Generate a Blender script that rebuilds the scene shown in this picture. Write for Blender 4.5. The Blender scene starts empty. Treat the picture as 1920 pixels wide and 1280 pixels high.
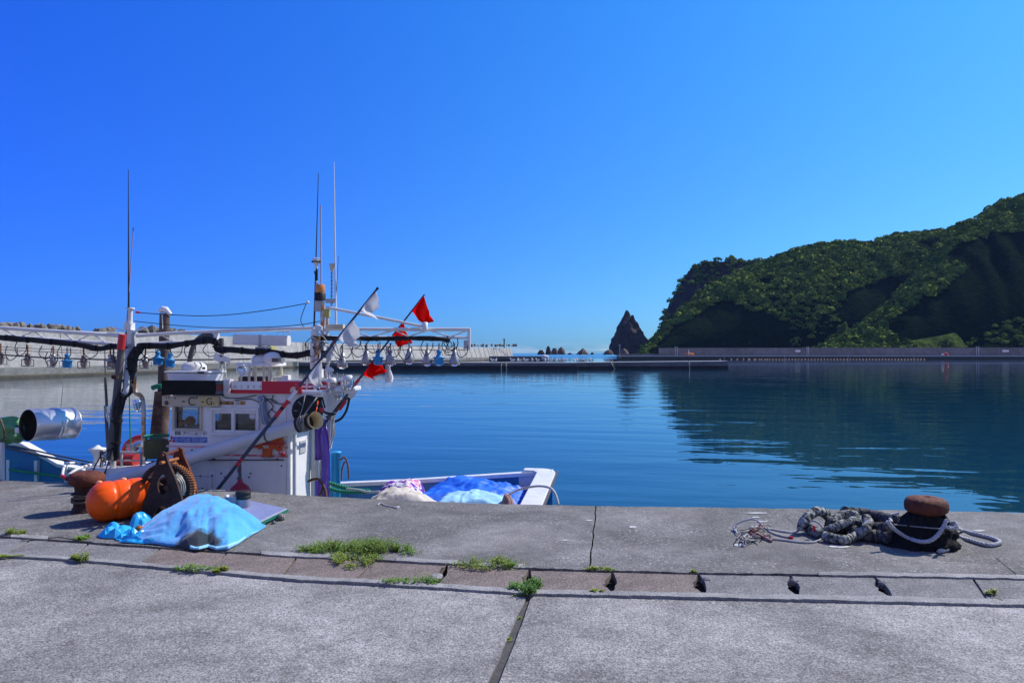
import bpy, math, random
import numpy as np
from mathutils import Vector, Matrix, noise as mnoise
SC = bpy.context.scene
COL = SC.collection
R = math.radians
rnd = random.Random(7)

# ------------------------------------------------------------------ camera
CAM_H, FPX, CX, HY = 1.55, 1300.0, 960.0, 662.0
YAW = R(9.2)
cam = bpy.data.cameras.new('camera')
cam.sensor_width = 36.0
cam.lens = 36.0 * FPX / 1920.0
cam.shift_y = (HY - 640.0) / 1920.0
cam.clip_start, cam.clip_end = 0.05, 60000
cam_o = bpy.data.objects.new('camera', cam)
COL.objects.link(cam_o)
cam_o.location = (0, 0, CAM_H)
cam_o.rotation_euler = (R(90), 0, YAW)
SC.camera = cam_o

# ------------------------------------------------------------------ sky, sun, exposure
SUN_EL, SUN_AZ = R(45), R(50)          # azimuth from +Y towards +X
world = bpy.data.worlds.new('World'); SC.world = world
world.use_nodes = True
wn = world.node_tree; wn.nodes.clear()
sky = wn.nodes.new('ShaderNodeTexSky'); sky.sky_type = 'NISHITA'
sky.sun_disc = False; sky.sun_elevation = SUN_EL; sky.sun_rotation = SUN_AZ
sky.air_density = 1.0; sky.dust_density = 0.35; sky.ozone_density = 2.2; sky.altitude = 0
bg = wn.nodes.new('ShaderNodeBackground'); bg.inputs['Strength'].default_value = 0.115
wo = wn.nodes.new('ShaderNodeOutputWorld')
geo = wn.nodes.new('ShaderNodeTexCoord')
sep = wn.nodes.new('ShaderNodeSeparateXYZ'); wn.links.new(geo.outputs['Generated'], sep.inputs[0])
def wmath(op, a, b=None, clamp=False):
    n = wn.nodes.new('ShaderNodeMath'); n.operation = op; n.use_clamp = clamp
    for i, x in enumerate((a, b)):
        if x is None: continue
        if isinstance(x, (int, float)): n.inputs[i].default_value = x
        else: wn.links.new(x, n.inputs[i])
    return n.outputs[0]
# a deeper, clearer blue than the stock sky: bluer away from the sun and towards the zenith
SUN_DIR = Vector((math.sin(SUN_AZ)*math.cos(SUN_EL), math.cos(SUN_AZ)*math.cos(SUN_EL), math.sin(SUN_EL)))
dt = wn.nodes.new('ShaderNodeVectorMath'); dt.operation = 'DOT_PRODUCT'
wn.links.new(geo.outputs['Generated'], dt.inputs[0]); dt.inputs[1].default_value = SUN_DIR
cx_ = wmath('MINIMUM', wmath('MAXIMUM', dt.outputs['Value'], -0.05), 0.92)
cz_ = wmath('MINIMUM', wmath('MAXIMUM', sep.outputs['Z'], 0.0), 0.5)
comb = wn.nodes.new('ShaderNodeCombineXYZ')
for i, (k0, kz, kx) in enumerate(((-2.14, -1.5, 1.55), (-1.011, 0.18, 0.937), (0.304, 0.88, -0.396))):
    e = wmath('ADD', wmath('ADD', wmath('MULTIPLY', cz_, kz), k0), wmath('MULTIPLY', cx_, kx))
    wn.links.new(wmath('EXPONENT', e), comb.inputs[i])
mul = wn.nodes.new('ShaderNodeVectorMath'); mul.operation = 'MULTIPLY'
wn.links.new(sky.outputs[0], mul.inputs[0]); wn.links.new(comb.outputs[0], mul.inputs[1])
# unseen broken cloud added behind the camera as fill light for shaded walls
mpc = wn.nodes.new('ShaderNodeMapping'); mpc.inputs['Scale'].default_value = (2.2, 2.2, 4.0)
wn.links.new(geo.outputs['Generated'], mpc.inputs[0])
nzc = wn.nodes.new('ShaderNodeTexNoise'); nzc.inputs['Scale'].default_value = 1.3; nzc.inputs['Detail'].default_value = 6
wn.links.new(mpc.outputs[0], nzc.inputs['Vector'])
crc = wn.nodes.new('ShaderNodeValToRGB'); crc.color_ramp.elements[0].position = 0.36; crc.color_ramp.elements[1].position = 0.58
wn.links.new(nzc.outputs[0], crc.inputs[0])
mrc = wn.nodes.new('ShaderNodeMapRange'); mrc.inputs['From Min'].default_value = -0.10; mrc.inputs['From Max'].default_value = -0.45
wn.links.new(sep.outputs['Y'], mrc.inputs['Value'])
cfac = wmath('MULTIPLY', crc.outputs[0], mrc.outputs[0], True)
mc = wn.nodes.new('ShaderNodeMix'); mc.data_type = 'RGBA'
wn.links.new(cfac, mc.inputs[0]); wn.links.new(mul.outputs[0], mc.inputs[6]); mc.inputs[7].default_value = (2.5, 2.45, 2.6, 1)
# thin band of sea cloud low over the horizon
mp = wn.nodes.new('ShaderNodeMapping'); mp.inputs['Scale'].default_value = (18, 18, 160)
wn.links.new(geo.outputs['Generated'], mp.inputs[0])
nz = wn.nodes.new('ShaderNodeTexNoise'); nz.inputs['Scale'].default_value = 1.0; nz.inputs['Detail'].default_value = 5
wn.links.new(mp.outputs[0], nz.inputs['Vector'])
cr = wn.nodes.new('ShaderNodeValToRGB')
cr.color_ramp.elements[0].position = 0.42; cr.color_ramp.elements[1].position = 0.75
wn.links.new(nz.outputs[0], cr.inputs[0])
mr = wn.nodes.new('ShaderNodeMapRange'); mr.clamp = True
mr.inputs['From Min'].default_value = 0.004; mr.inputs['From Max'].default_value = 0.016
mr.inputs['To Min'].default_value = 0.55; mr.inputs['To Max'].default_value = 0.0
wn.links.new(sep.outputs['Z'], mr.inputs['Value'])
mu = wn.nodes.new('ShaderNodeMath'); mu.operation = 'MULTIPLY'
wn.links.new(cr.outputs[0], mu.inputs[0]); wn.links.new(mr.outputs[0], mu.inputs[1])
mx = wn.nodes.new('ShaderNodeMix'); mx.data_type = 'RGBA'
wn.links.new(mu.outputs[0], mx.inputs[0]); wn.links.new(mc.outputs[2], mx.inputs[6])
mx.inputs[7].default_value = (5.6, 6.2, 7.6, 1)
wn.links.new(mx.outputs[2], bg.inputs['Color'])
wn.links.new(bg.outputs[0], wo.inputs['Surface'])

sl = bpy.data.lights.new('sun', 'SUN'); sl.energy = 4.9; sl.angle = R(0.53); sl.color = (1.0, 0.93, 0.84)
so = bpy.data.objects.new('sun', sl); COL.objects.link(so)
so.rotation_euler = SUN_DIR.to_track_quat('Z', 'Y').to_euler()
so.location = (20, 20, 30)
SC.view_settings.view_transform = 'Standard'
SC.view_settings.look = 'None'
SC.view_settings.exposure = 0.12
SC.view_settings.gamma = 1.0
SC.view_settings.use_curve_mapping = False

# ------------------------------------------------------------------ where a line of sight meets a plane of the place
FW = Vector((-math.sin(YAW), math.cos(YAW), 0)); RT = Vector((math.cos(YAW), math.sin(YAW), 0))
CAMP = Vector((0, 0, CAM_H))
def ray(px, py): return FW + RT*((px-CX)/FPX) + Vector((0, 0, (HY-py)/FPX))
def D(px, py, d): return CAMP + ray(px, py)*d                 # at depth d
def G(px, py, z=0.0):                                          # on the level z
    r = ray(px, py); return CAMP + r*((z-CAM_H)/r.z)
def V(px, py, Y):                                              # on the upright plane y = Y, parallel to the quay
    r = ray(px, py); return CAMP + r*(Y/r.y)
def VX(px, py, X):                                             # on the upright plane x = X, across the quay
    r = ray(px, py); return CAMP + r*(X/r.x)

# ------------------------------------------------------------------ mesh building
class MB:
    def __init__(s): s.v, s.f, s.m, s.s = [], [], [], []
    def add(s, vs, fs, mi=0, sm=False):
        o = len(s.v); s.v.extend([tuple(v) for v in vs])
        for f in fs:
            s.f.append([i+o for i in f]); s.m.append(mi); s.s.append(sm)
        return s
    def hexa(s, a, b, mi=0):
        """a: four bottom corners counter-clockwise, b: four top corners"""
        return s.add(list(a)+list(b), [(3,2,1,0),(4,5,6,7),(0,1,5,4),(1,2,6,5),(2,3,7,6),(3,0,4,7)], mi)
    def box(s, c, d, mi=0, rot=None):
        c = Vector(c); x, y, z = d[0]/2, d[1]/2, d[2]/2
        P = [Vector(p) for p in ((-x,-y,-z),(x,-y,-z),(x,y,-z),(-x,y,-z),(-x,-y,z),(x,-y,z),(x,y,z),(-x,y,z))]
        if rot is not None: P = [rot @ p for p in P]
        P = [c+p for p in P]
        return s.hexa(P[:4], P[4:], mi)
    def prism(s, poly, ext, mi=0):
        poly = [Vector(p) for p in poly]; ext = Vector(ext); n = len(poly)
        nrm = Vector((0,0,0))
        for i in range(n): nrm += poly[i].cross(poly[(i+1) % n])
        if nrm.dot(ext) > 0: poly = poly[::-1]
        fs = [tuple(range(n)), tuple(range(2*n-1, n-1, -1))]
        for i in range(n): fs.append((i, i+n, (i+1) % n + n, (i+1) % n))
        return s.add(poly + [p+ext for p in poly], fs, mi)
    def tube(s, pts, r, n=8, mi=0, cap=True, sm=True, closed=False):
        pts = [Vector(p) for p in pts]; k = len(pts)
        rr = r if isinstance(r, (list, tuple)) else [r]*k
        T = []
        for i in range(k):
            if closed: t = pts[(i+1) % k]-pts[i-1]
            else: t = pts[min(i+1, k-1)]-pts[max(i-1, 0)]
            T.append(t.normalized() if t.length > 1e-9 else Vector((0,0,1)))
        u = T[0].orthogonal().normalized(); vs = []
        for i in range(k):
            u = (u - T[i]*u.dot(T[i]))
            u = u.normalized() if u.length > 1e-6 else T[i].orthogonal().normalized()
            w = T[i].cross(u)
            for j in range(n):
                a = 2*math.pi*j/n
                vs.append(pts[i] + (u*math.cos(a)+w*math.sin(a))*rr[i])
        fs = []
        for i in range(k if closed else k-1):
            i2 = (i+1) % k
            for j in range(n):
                j2 = (j+1) % n
                fs.append((i*n+j, i*n+j2, i2*n+j2, i2*n+j))
        s.add(vs, fs, mi, sm)
        if cap and not closed:
            s.add(vs[:n], [tuple(range(n-1, -1, -1))], mi); s.add(vs[-n:], [tuple(range(n))], mi)
        return s
    def rod(s, a, b, r, n=8, mi=0, r2=None):
        return s.tube([a, b], [r, r if r2 is None else r2], n, mi)
    def lathe(s, prof, o=(0,0,0), axis=(0,0,1), n=24, mi=0, sm=True, cap=True):
        """prof: (radius, height along axis) from one end to the other"""
        o = Vector(o); q = Vector(axis).to_track_quat('Z', 'Y'); vs = []
        for (r, z) in prof:
            for j in range(n):
                a = 2*math.pi*j/n
                vs.append(o + q @ Vector((r*math.cos(a), r*math.sin(a), z)))
        fs = []
        for i in range(len(prof)-1):
            for j in range(n):
                j2 = (j+1) % n
                fs.append((i*n+j, i*n+j2, (i+1)*n+j2, (i+1)*n+j))
        s.add(vs, fs, mi, sm)
        if cap and prof[0][0] > 1e-5: s.add(vs[:n], [tuple(range(n-1, -1, -1))], mi)
        if cap and prof[-1][0] > 1e-5: s.add(vs[-n:], [tuple(range(n))], mi)
        return s
    def ball(s, c, r, nu=14, nv=9, mi=0):
        c = Vector(c); r = (r, r, r) if not isinstance(r, (tuple, list)) else r
        vs = [c+Vector((0,0,-r[2]))]
        for i in range(1, nv):
            t = -math.pi/2+math.pi*i/nv
            for j in range(nu):
                a = 2*math.pi*j/nu
                vs.append(c+Vector((r[0]*math.cos(t)*math.cos(a), r[1]*math.cos(t)*math.sin(a), r[2]*math.sin(t))))
        vs.append(c+Vector((0,0,r[2])))
        fs = [(0, 1+(j+1) % nu, 1+j) for j in range(nu)]
        for i in range(nv-2):
            for j in range(nu):
                j2 = (j+1) % nu
                fs.append((1+i*nu+j, 1+i*nu+j2, 1+(i+1)*nu+j2, 1+(i+1)*nu+j))
        L = len(vs)-1; b = 1+(nv-2)*nu
        fs += [(b+j, b+(j+1) % nu, L) for j in range(nu)]
        return s.add(vs, fs, mi, True)
    def grid(s, nu, nv, fn, mi=0, sm=True):
        vs = [fn(i/nu, j/nv) for j in range(nv+1) for i in range(nu+1)]
        w = nu+1
        fs = [(j*w+i, j*w+i+1, (j+1)*w+i+1, (j+1)*w+i) for j in range(nv) for i in range(nu)]
        return s.add(vs, fs, mi, sm)
    def build(s, name, mats, parent=None, bevel=0, solid=0, sub=0, origin=None):
        me = bpy.data.meshes.new(name)
        P = np.array(s.v, dtype=float).reshape(-1, 3)
        if origin is None:
            lo, hi = P.min(0), P.max(0); origin = Vector(((lo[0]+hi[0])/2, (lo[1]+hi[1])/2, lo[2]))
        origin = Vector(origin)
        me.from_pydata([tuple(p) for p in (P-np.array(origin))], [], s.f)
        if not isinstance(mats, (list, tuple)): mats = [mats]
        for m in mats: me.materials.append(m)
        me.polygons.foreach_set('material_index', s.m)
        me.polygons.foreach_set('use_smooth', s.s)
        me.update()
        o = bpy.data.objects.new(name, me); COL.objects.link(o)
        place(o, origin, parent)
        if solid:
            md = o.modifiers.new('thick', 'SOLIDIFY'); md.thickness = solid; md.offset = 0
        if sub:
            md = o.modifiers.new('sub', 'SUBSURF'); md.levels = sub; md.render_levels = sub
        if bevel:
            md = o.modifiers.new('bevel', 'BEVEL'); md.width = bevel; md.segments = 2; md.limit_method = 'ANGLE'
            md.angle_limit = R(40)
        return o

ORG = {}
def place(o, origin, parent):
    ORG[o.name] = Vector(origin)
    if parent is not None:
        o.parent = parent; o.location = Vector(origin) - ORG[parent.name]
    else:
        o.location = origin
def tag(o, label=None, cat=None, group=None, kind=None):
    if label: o['label'] = label
    if cat: o['category'] = cat
    if group: o['group'] = group
    if kind: o['kind'] = kind
    return o
def thing(name, label, cat, loc, group=None):
    o = bpy.data.objects.new(name, None); o.empty_display_size = 0.1; COL.objects.link(o)
    place(o, loc, None)
    return tag(o, label, cat, group)
def copy_tree(o, shift=(0,0,0), parent=None):
    c = o.copy(); COL.objects.link(c)
    ORG[c.name] = ORG[o.name] + Vector(shift)
    if parent is not None: c.parent = parent
    elif o.parent is not None: c.location = o.location + Vector(shift)
    else: c.location = o.location + Vector(shift)
    for ch in list(o.children): copy_tree(ch, shift, c)
    return c
def smooth_path(P, k=6, closed=False):
    P = [Vector(p) for p in P]; n = len(P); out = []
    rng = range(n if closed else n-1)
    for i in rng:
        if closed: a, b, c, d = P[i-1], P[i], P[(i+1) % n], P[(i+2) % n]
        else: a, b, c, d = P[max(i-1,0)], P[i], P[i+1], P[min(i+2,n-1)]
        for j in range(k):
            t = j/k
            out.append(0.5*((2*b)+(c-a)*t+(2*a-5*b+4*c-d)*t*t+(-a+3*b-3*c+d)*t**3))
    if not closed: out.append(P[-1])
    return out
def sag(a, b, s, n=12):
    a, b = Vector(a), Vector(b)
    return [a.lerp(b, i/n) - Vector((0, 0, 4*s*(i/n)*(1-i/n))) for i in range(n+1)]
def nz3(p, sc=1.0): return mnoise.noise(Vector(p)*sc)

# ------------------------------------------------------------------ materials
def new_mat(name):
    m = bpy.data.materials.new(name); m.use_nodes = True
    nt = m.node_tree; b = nt.nodes['Principled BSDF']
    return m, nt, b
def node(nt, t, **kw):
    n = nt.nodes.new(t)
    for k, v in kw.items():
        if k in n.inputs: n.inputs[k].default_value = v
        else: setattr(n, k, v)
    return n
def noise_node(nt, co, scale, detail=4, rough=0.55, dist=0.0):
    n = node(nt, 'ShaderNodeTexNoise', Scale=scale, Detail=detail, Roughness=rough, Distortion=dist)
    nt.links.new(co, n.inputs['Vector']); return n
def ramp(nt, src, stops):
    r = nt.nodes.new('ShaderNodeValToRGB'); e = r.color_ramp.elements
    while len(e) > 1: e.remove(e[-1])
    for i, (p, c) in enumerate(stops):
        el = e[0] if i == 0 else e.new(p)
        el.position = p; el.color = (c[0], c[1], c[2], 1) if isinstance(c, (tuple, list)) else (c, c, c, 1)
    nt.links.new(src, r.inputs[0]); return r
def mixc(nt, fac, a, b, mode='MIX'):
    m = nt.nodes.new('ShaderNodeMix'); m.data_type = 'RGBA'; m.blend_type = mode
    for i, x in ((0, fac), (6, a), (7, b)):
        if hasattr(x, 'links'): nt.links.new(x, m.inputs[i])
        elif i == 0: m.inputs[0].default_value = x
        else: m.inputs[i].default_value = (x[0], x[1], x[2], 1)
    return m.outputs[2]
def M(name, col, rough=0.5, metal=0.0, col2=None, scale=6.0, amt=0.5, bump=0.0, bscale=None, bdist=0.01, spec=None, trans=0.0, sheen=0.0, lo=0.35, hi=0.7):
    """plain material with noise between two colours, a roughness variation and a little bump"""
    m, nt, b = new_mat(name)
    co = nt.nodes.new('ShaderNodeTexCoord').outputs['Object']
    n1 = noise_node(nt, co, scale, 6, 0.6)
    if col2 is None: col2 = tuple(c*0.72 for c in col)
    r = ramp(nt, n1.outputs[0], [(lo, col), (hi, tuple(c*(1-amt)+d*amt for c, d in zip(col, col2)))])
    nt.links.new(r.outputs[0], b.inputs['Base Color'])
    n2 = noise_node(nt, co, scale*3.1, 4)
    rr = ramp(nt, n2.outputs[0], [(0.3, max(0.02, rough*0.8)), (0.7, min(1, rough*1.2))])
    nt.links.new(rr.outputs[0], b.inputs['Roughness'])
    b.inputs['Metallic'].default_value = metal
    if spec is not None: b.inputs['Specular IOR Level'].default_value = spec
    if trans: b.inputs['Transmission Weight'].default_value = trans
    if sheen: b.inputs['Sheen Weight'].default_value = sheen
    if bump:
        n3 = noise_node(nt, co, bscale or scale*4, 6, 0.65)
        bp = node(nt, 'ShaderNodeBump', Strength=bump, Distance=bdist)
        nt.links.new(n3.outputs[0], bp.inputs['Height']); nt.links.new(bp.outputs[0], b.inputs['Normal'])
    return m
def concrete(name, dark, mid, light, blotch=0.55, fleck=0.5, warm=None, bump=0.6, sc=1.0):
    m, nt, b = new_mat(name)
    co = nt.nodes.new('ShaderNodeTexCoord').outputs['Object']
    big = noise_node(nt, co, 0.7*sc, 6, 0.68, 0.5)
    med = noise_node(nt, co, 5.0*sc, 6, 0.7, 0.2)
    fin = noise_node(nt, co, 105.0*sc, 2, 0.6)
    base = ramp(nt, big.outputs[0], [(0.34, dark), (0.5, mid), (0.68, light)]).outputs[0]
    md = ramp(nt, med.outputs[0], [(0.36, 0.66), (0.62, 1.22)]).outputs[0]
    c = mixc(nt, blotch, base, md, 'MULTIPLY')
    fd = ramp(nt, fin.outputs[0], [(0.34, 0.40), (0.5, 0.95), (0.66, 1.65)]).outputs[0]
    c = mixc(nt, 0.85, c, fd, 'MULTIPLY')
    v = node(nt, 'ShaderNodeTexVoronoi', Scale=46.0*sc); nt.links.new(co, v.inputs['Vector'])
    vm = ramp(nt, v.outputs['Distance'], [(0.10, 1.0), (0.26, 0.0)]).outputs[0]
    pn = noise_node(nt, co, 9.0*sc, 5, 0.8)
    pm = ramp(nt, pn.outputs[0], [(0.50, 0.0), (0.62, 1.0)]).outputs[0]
    mu = node(nt, 'ShaderNodeMath', operation='MULTIPLY'); nt.links.new(vm, mu.inputs[0]); nt.links.new(pm, mu.inputs[1])
    mu2 = node(nt, 'ShaderNodeMath', operation='MULTIPLY'); nt.links.new(mu.outputs[0], mu2.inputs[0]); mu2.inputs[1].default_value = fleck
    c = mixc(nt, mu2.outputs[0], c, tuple(min(0.75, x*1.9) for x in light))
    sn = noise_node(nt, co, 34.0*sc, 3, 0.65)
    sp = ramp(nt, sn.outputs[0], [(0.57, 0.0), (0.64, 1.0)]).outputs[0]
    pn2 = noise_node(nt, co, 1.3*sc, 5, 0.75, 0.8)
    pm2 = ramp(nt, pn2.outputs[0], [(0.40, 0.05), (0.66, 0.75)]).outputs[0]
    m3 = node(nt, 'ShaderNodeMath', operation='MULTIPLY'); nt.links.new(sp, m3.inputs[0]); nt.links.new(pm2, m3.inputs[1])
    m4 = node(nt, 'ShaderNodeMath', operation='MULTIPLY'); nt.links.new(m3.outputs[0], m4.inputs[0]); m4.inputs[1].default_value = fleck
    c = mixc(nt, m4.outputs[0], c, tuple(min(0.7, x*2.0) for x in light))
    dk = ramp(nt, sn.outputs[0], [(0.34, 1.0), (0.42, 0.0)]).outputs[0]
    m5 = node(nt, 'ShaderNodeMath', operation='MULTIPLY'); nt.links.new(dk, m5.inputs[0]); m5.inputs[1].default_value = 0.45*fleck
    c = mixc(nt, m5.outputs[0], c, tuple(x*0.35 for x in dark))
    if warm:
        wn_ = noise_node(nt, co, 1.7*sc, 5, 0.7, 0.6)
        wm = ramp(nt, wn_.outputs[0], [(0.56, 0.0), (0.75, 0.55)]).outputs[0]
        c = mixc(nt, wm, c, warm)
    nt.links.new(c, b.inputs['Base Color'])
    b.inputs['Roughness'].default_value = 0.92; b.inputs['Specular IOR Level'].default_value = 0.25
    ad = node(nt, 'ShaderNodeMath', operation='ADD'); nt.links.new(fin.outputs[0], ad.inputs[0]); nt.links.new(med.outputs[0], ad.inputs[1])
    bp = node(nt, 'ShaderNodeBump', Strength=bump, Distance=0.006)
    nt.links.new(ad.outputs[0], bp.inputs['Height']); nt.links.new(bp.outputs[0], b.inputs['Normal'])
    return m

W_PAINT = M('white_paint', (0.78, 0.78, 0.77), 0.38, 0, (0.55, 0.53, 0.48), 5, 0.5, 0.05)
W_WALL = M('cabin_white', (0.80, 0.80, 0.80), 0.35, 0, (0.60, 0.58, 0.54), 3.5, 0.45, 0.08, 30, lo=0.45, hi=0.8)
def add_streaks(m, col, amt, sx=9.0, sz=0.9):
    """dirt and rust that ran down the paint"""
    nt = m.node_tree; b = nt.nodes['Principled BSDF']; src = b.inputs['Base Color'].links[0].from_socket
    co = nt.nodes.new('ShaderNodeTexCoord').outputs['Object']; mp = nt.nodes.new('ShaderNodeMapping'); mp.inputs['Scale'].default_value = (sx, sx, sz); nt.links.new(co, mp.inputs[0])
    n1 = noise_node(nt, mp.outputs[0], 1.0, 6, 0.75, 0.3); n2 = noise_node(nt, co, 2.2, 4, 0.6)
    r1 = ramp(nt, n1.outputs[0], [(0.54, 0.0), (0.74, 1.0)]); r2 = ramp(nt, n2.outputs[0], [(0.42, 0.0), (0.66, 1.0)])
    mu = node(nt, 'ShaderNodeMath', operation='MULTIPLY'); nt.links.new(r1.outputs[0], mu.inputs[0]); nt.links.new(r2.outputs[0], mu.inputs[1])
    m2 = node(nt, 'ShaderNodeMath', operation='MULTIPLY'); nt.links.new(mu.outputs[0], m2.inputs[0]); m2.inputs[1].default_value = amt
    nt.links.new(mixc(nt, m2.outputs[0], src, col), b.inputs['Base Color']); return m
add_streaks(W_WALL, (0.36, 0.24, 0.15), 0.75); add_streaks(W_PAINT, (0.40, 0.27, 0.16), 0.55, 14, 2.5)
CREAM = M('cream_paint', (0.62, 0.57, 0.44), 0.5, 0, (0.42, 0.36, 0.24), 9, 0.6, 0.1)
BLACK = M('black_rubber', (0.012, 0.012, 0.013), 0.6, 0, (0.035, 0.035, 0.038), 20, 0.8, 0.3, 60, spec=0.3)
BLACK_GLOSS = M('black_panel', (0.008, 0.010, 0.009), 0.6, 0, (0.016, 0.019, 0.016), 4, 0.8, spec=0.15)
DGREY = M('dark_grey_paint', (0.07, 0.07, 0.075), 0.5, 0, (0.14, 0.12, 0.11), 8, 0.7, 0.1)
LGREY = M('light_grey_paint', (0.46, 0.47, 0.49), 0.45, 0, (0.32, 0.32, 0.33), 8, 0.6, 0.1)
STEEL = M('galvanised_steel', (0.42, 0.43, 0.45), 0.38, 0.75, (0.25, 0.24, 0.23), 14, 0.7, 0.1)
RUST = M('rusty_iron', (0.17, 0.047, 0.024), 0.75, 0.0, (0.060, 0.024, 0.018), 17, 0.95, 1.0, 42, 0.012, spec=0.25)
RUST_DK = M('dark_rusty_iron', (0.060, 0.024, 0.018), 0.8, 0.1, (0.022, 0.014, 0.013), 10, 0.95, 0.6, 60, 0.005)
RUST_OR = M('orange_rust', (0.42, 0.14, 0.035), 0.85, 0.0, (0.16, 0.055, 0.025), 22, 0.9, 0.5, 70, 0.004)
RED = M('red_paint', (0.62, 0.02, 0.03), 0.4, 0, (0.45, 0.03, 0.04), 7, 0.7)
ORANGE = M('orange_plastic', (0.95, 0.108, 0.001), 0.38, 0, (0.86, 0.075, 0.001), 5, 0.8, 0.06, 30, spec=0.3)
BLUE_LAMP = M('blue_paint', (0.02, 0.27, 0.62), 0.45, 0, (0.02, 0.18, 0.45), 20, 0.6)
GLASS_DK = M('dark_window_glass', (0.035, 0.04, 0.05), 0.06, 0, (0.06, 0.065, 0.08), 2, 0.8, spec=0.6)
CLEAR = M('lamp_glass', (0.80, 0.84, 0.86), 0.05, 0, (0.7, 0.74, 0.76), 6, 0.3, trans=0.85)
ROPE_W = M('white_rope', (0.52, 0.53, 0.55), 0.9, 0, (0.28, 0.28, 0.29), 40, 0.7, 0.8, 160, 0.004)
ROPE_G = M('grey_rope', (0.33, 0.33, 0.32), 0.9, 0, (0.14, 0.135, 0.13), 35, 0.8, 0.8, 160, 0.004)
ROPE_BR = M('brown_rope', (0.19, 0.10, 0.06), 0.9, 0, (0.08, 0.05, 0.035), 35, 0.8, 0.8, 140, 0.004)
NET_BK = M('black_net', (0.014, 0.014, 0.016), 0.95, 0, (0.035, 0.036, 0.032), 30, 0.9, 1.0, 70, 0.02, spec=0.15)
GREEN_ROPE = M('green_rope', (0.01, 0.26, 0.13), 0.7, 0, (0.01, 0.16, 0.09), 30, 0.7, 0.5, 120, 0.004)
# ================================================================== SETTING: quay, water, breakwaters, hills
QUAY = concrete('quay_concrete', (0.140, 0.135, 0.131), (0.255, 0.246, 0.239), (0.37, 0.357, 0.347), fleck=0.5, warm=None)
COPE = concrete('cope_concrete', (0.102, 0.099, 0.096), (0.168, 0.163, 0.158), (0.275, 0.266, 0.259), fleck=1.0, warm=(0.19, 0.15, 0.135))
LIPM = concrete('lip_concrete', (0.22, 0.215, 0.21), (0.30, 0.295, 0.29), (0.38, 0.37, 0.36), fleck=0.4, bump=0.8, sc=1.6)
SLAB_BR = concrete('brown_slab_concrete', (0.155, 0.125, 0.112), (0.195, 0.158, 0.142), (0.25, 0.21, 0.19), fleck=0.6, sc=1.2)
SLAB_GR = concrete('grey_slab_concrete', (0.15, 0.146, 0.148), (0.20, 0.195, 0.196), (0.26, 0.253, 0.252), fleck=0.6, sc=1.2)
DARKJ = M('joint_filler', (0.028, 0.026, 0.025), 0.95, 0, (0.05, 0.046, 0.042), 30, 0.8, 0.6, 80)

def pl(pts, x):                                   # a picture polyline
    for (a, b), (c, d) in zip(pts, pts[1:]):
        if x <= c or (c, d) == pts[-1]: return b + (d-b)*(x-a)/(c-a)
EDGE = [(-120,891),(0,900),(150,904.5),(280,910.5),(420,918),(560,928),(760,938),(960,945),(1200,949.5),(1400,952),(1700,956),(1920,961),(2080,966)]
GT_UP = [(-120,1000),(0,1005),(165,1016),(300,1026),(425,1034),(560,1043),(700,1049),(840,1056),(1000,1065),(1150,1070),(1310,1074),(1540,1077),(1920,1084),(2080,1088)]
GT_LO = [(-120,1029),(0,1036),(165,1046),(395,1066),(560,1080),(665,1085),(818,1093),(985,1104),(1147,1108),(1320,1112),(1500,1115),(1672,1118),(1920,1124),(2080,1128)]
LIP = [(-120,1033),(0,1041),(165,1051),(395,1072),(560,1087),(665,1092),(818,1101),(985,1112),(1147,1116),(1320,1120),(1500,1124),(1672,1128),(1920,1134),(2080,1138)]
XS = list(range(-120, 2081, 11))
def jit(a): return rnd.uniform(-a, a)
def line(pl_, z, j=0.0):
    return [G(x, pl(pl_, x)+jit(j), z) for x in XS]
edge = line(EDGE, 0, 0.5); gup = line(GT_UP, 0, 0.6); glo = line(GT_LO, 0, 0.6); lip = line(LIP, 0, 0.5)
def far(P, z=0):                                  # carry a line on along the quay, out of the frame
    a, b = P[0], P[-1]
    return [Vector((-70, a.y, z))] + P + [Vector((70, b.y, z))]
def strip(mb, A, B, mi=0, sm=False):
    n = len(A)
    mb.add([*A, *B], [(i, i+1, n+i+1, n+i) for i in range(n-1)], mi, sm)
def zz(P, z): return [Vector((p.x, p.y, z)) for p in P]

def split_at(P, jp):                               # left and right parts of a line at joint point jp (by x)
    return [p for p in P if p.x < jp.x-0.02], [p for p in P if p.x > jp.x+0.02]
# near apron: two slabs either side of an open joint
J0, J1, J2 = G(990,1122,-0.014), G(925,1280,-0.014), None
jd = (J1-J0).normalized(); J2 = J1 + jd*14
lipz = far(zz(lip, -0.014), -0.014)
L_, R_ = split_at(lipz, J0)
jpts = [J0 + jd*t for t in [0, .08, .16, .25, .33, .42, .5, .6, .72, .85, .98, 1.1, 1.25, 1.4, 1.6, 1.8, 2.0, 2.6, 4, 14]]
px_ = Vector((-jd.y, jd.x, 0))
if px_.x < 0: px_ = -px_
mb = MB()
jl = [p - px_*(0.013+0.0035*i**0.5+abs(jit(0.006))) for i, p in enumerate(jpts)]
jr = [p + px_*(0.013+0.0035*i**0.5+abs(jit(0.006))) for i, p in enumerate(jpts)]
def flat(poly, mb, z_down=0.12):
    n = len(poly); top = [Vector(p) for p in poly]
    a = sum((top[i].x*top[(i+1)%n].y - top[(i+1)%n].x*top[i].y) for i in range(n))
    if a < 0: top = top[::-1]
    bot = [p-Vector((0,0,z_down)) for p in top]
    mb.add(top+bot, [tuple(range(n))] + [(i, i+n, (i+1)%n+n, (i+1)%n) for i in range(n)])
flat(L_ + jl + [Vector((-70, jl[-1].y, -0.014))], mb)
flat(jr[::-1][:0] + R_ + [Vector((70, jr[-1].y, -0.014))] + jr[::-1], mb)
ap = mb.build('quay_apron', QUAY, origin=(0,0,-0.02)); tag(ap, kind='structure')
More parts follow.
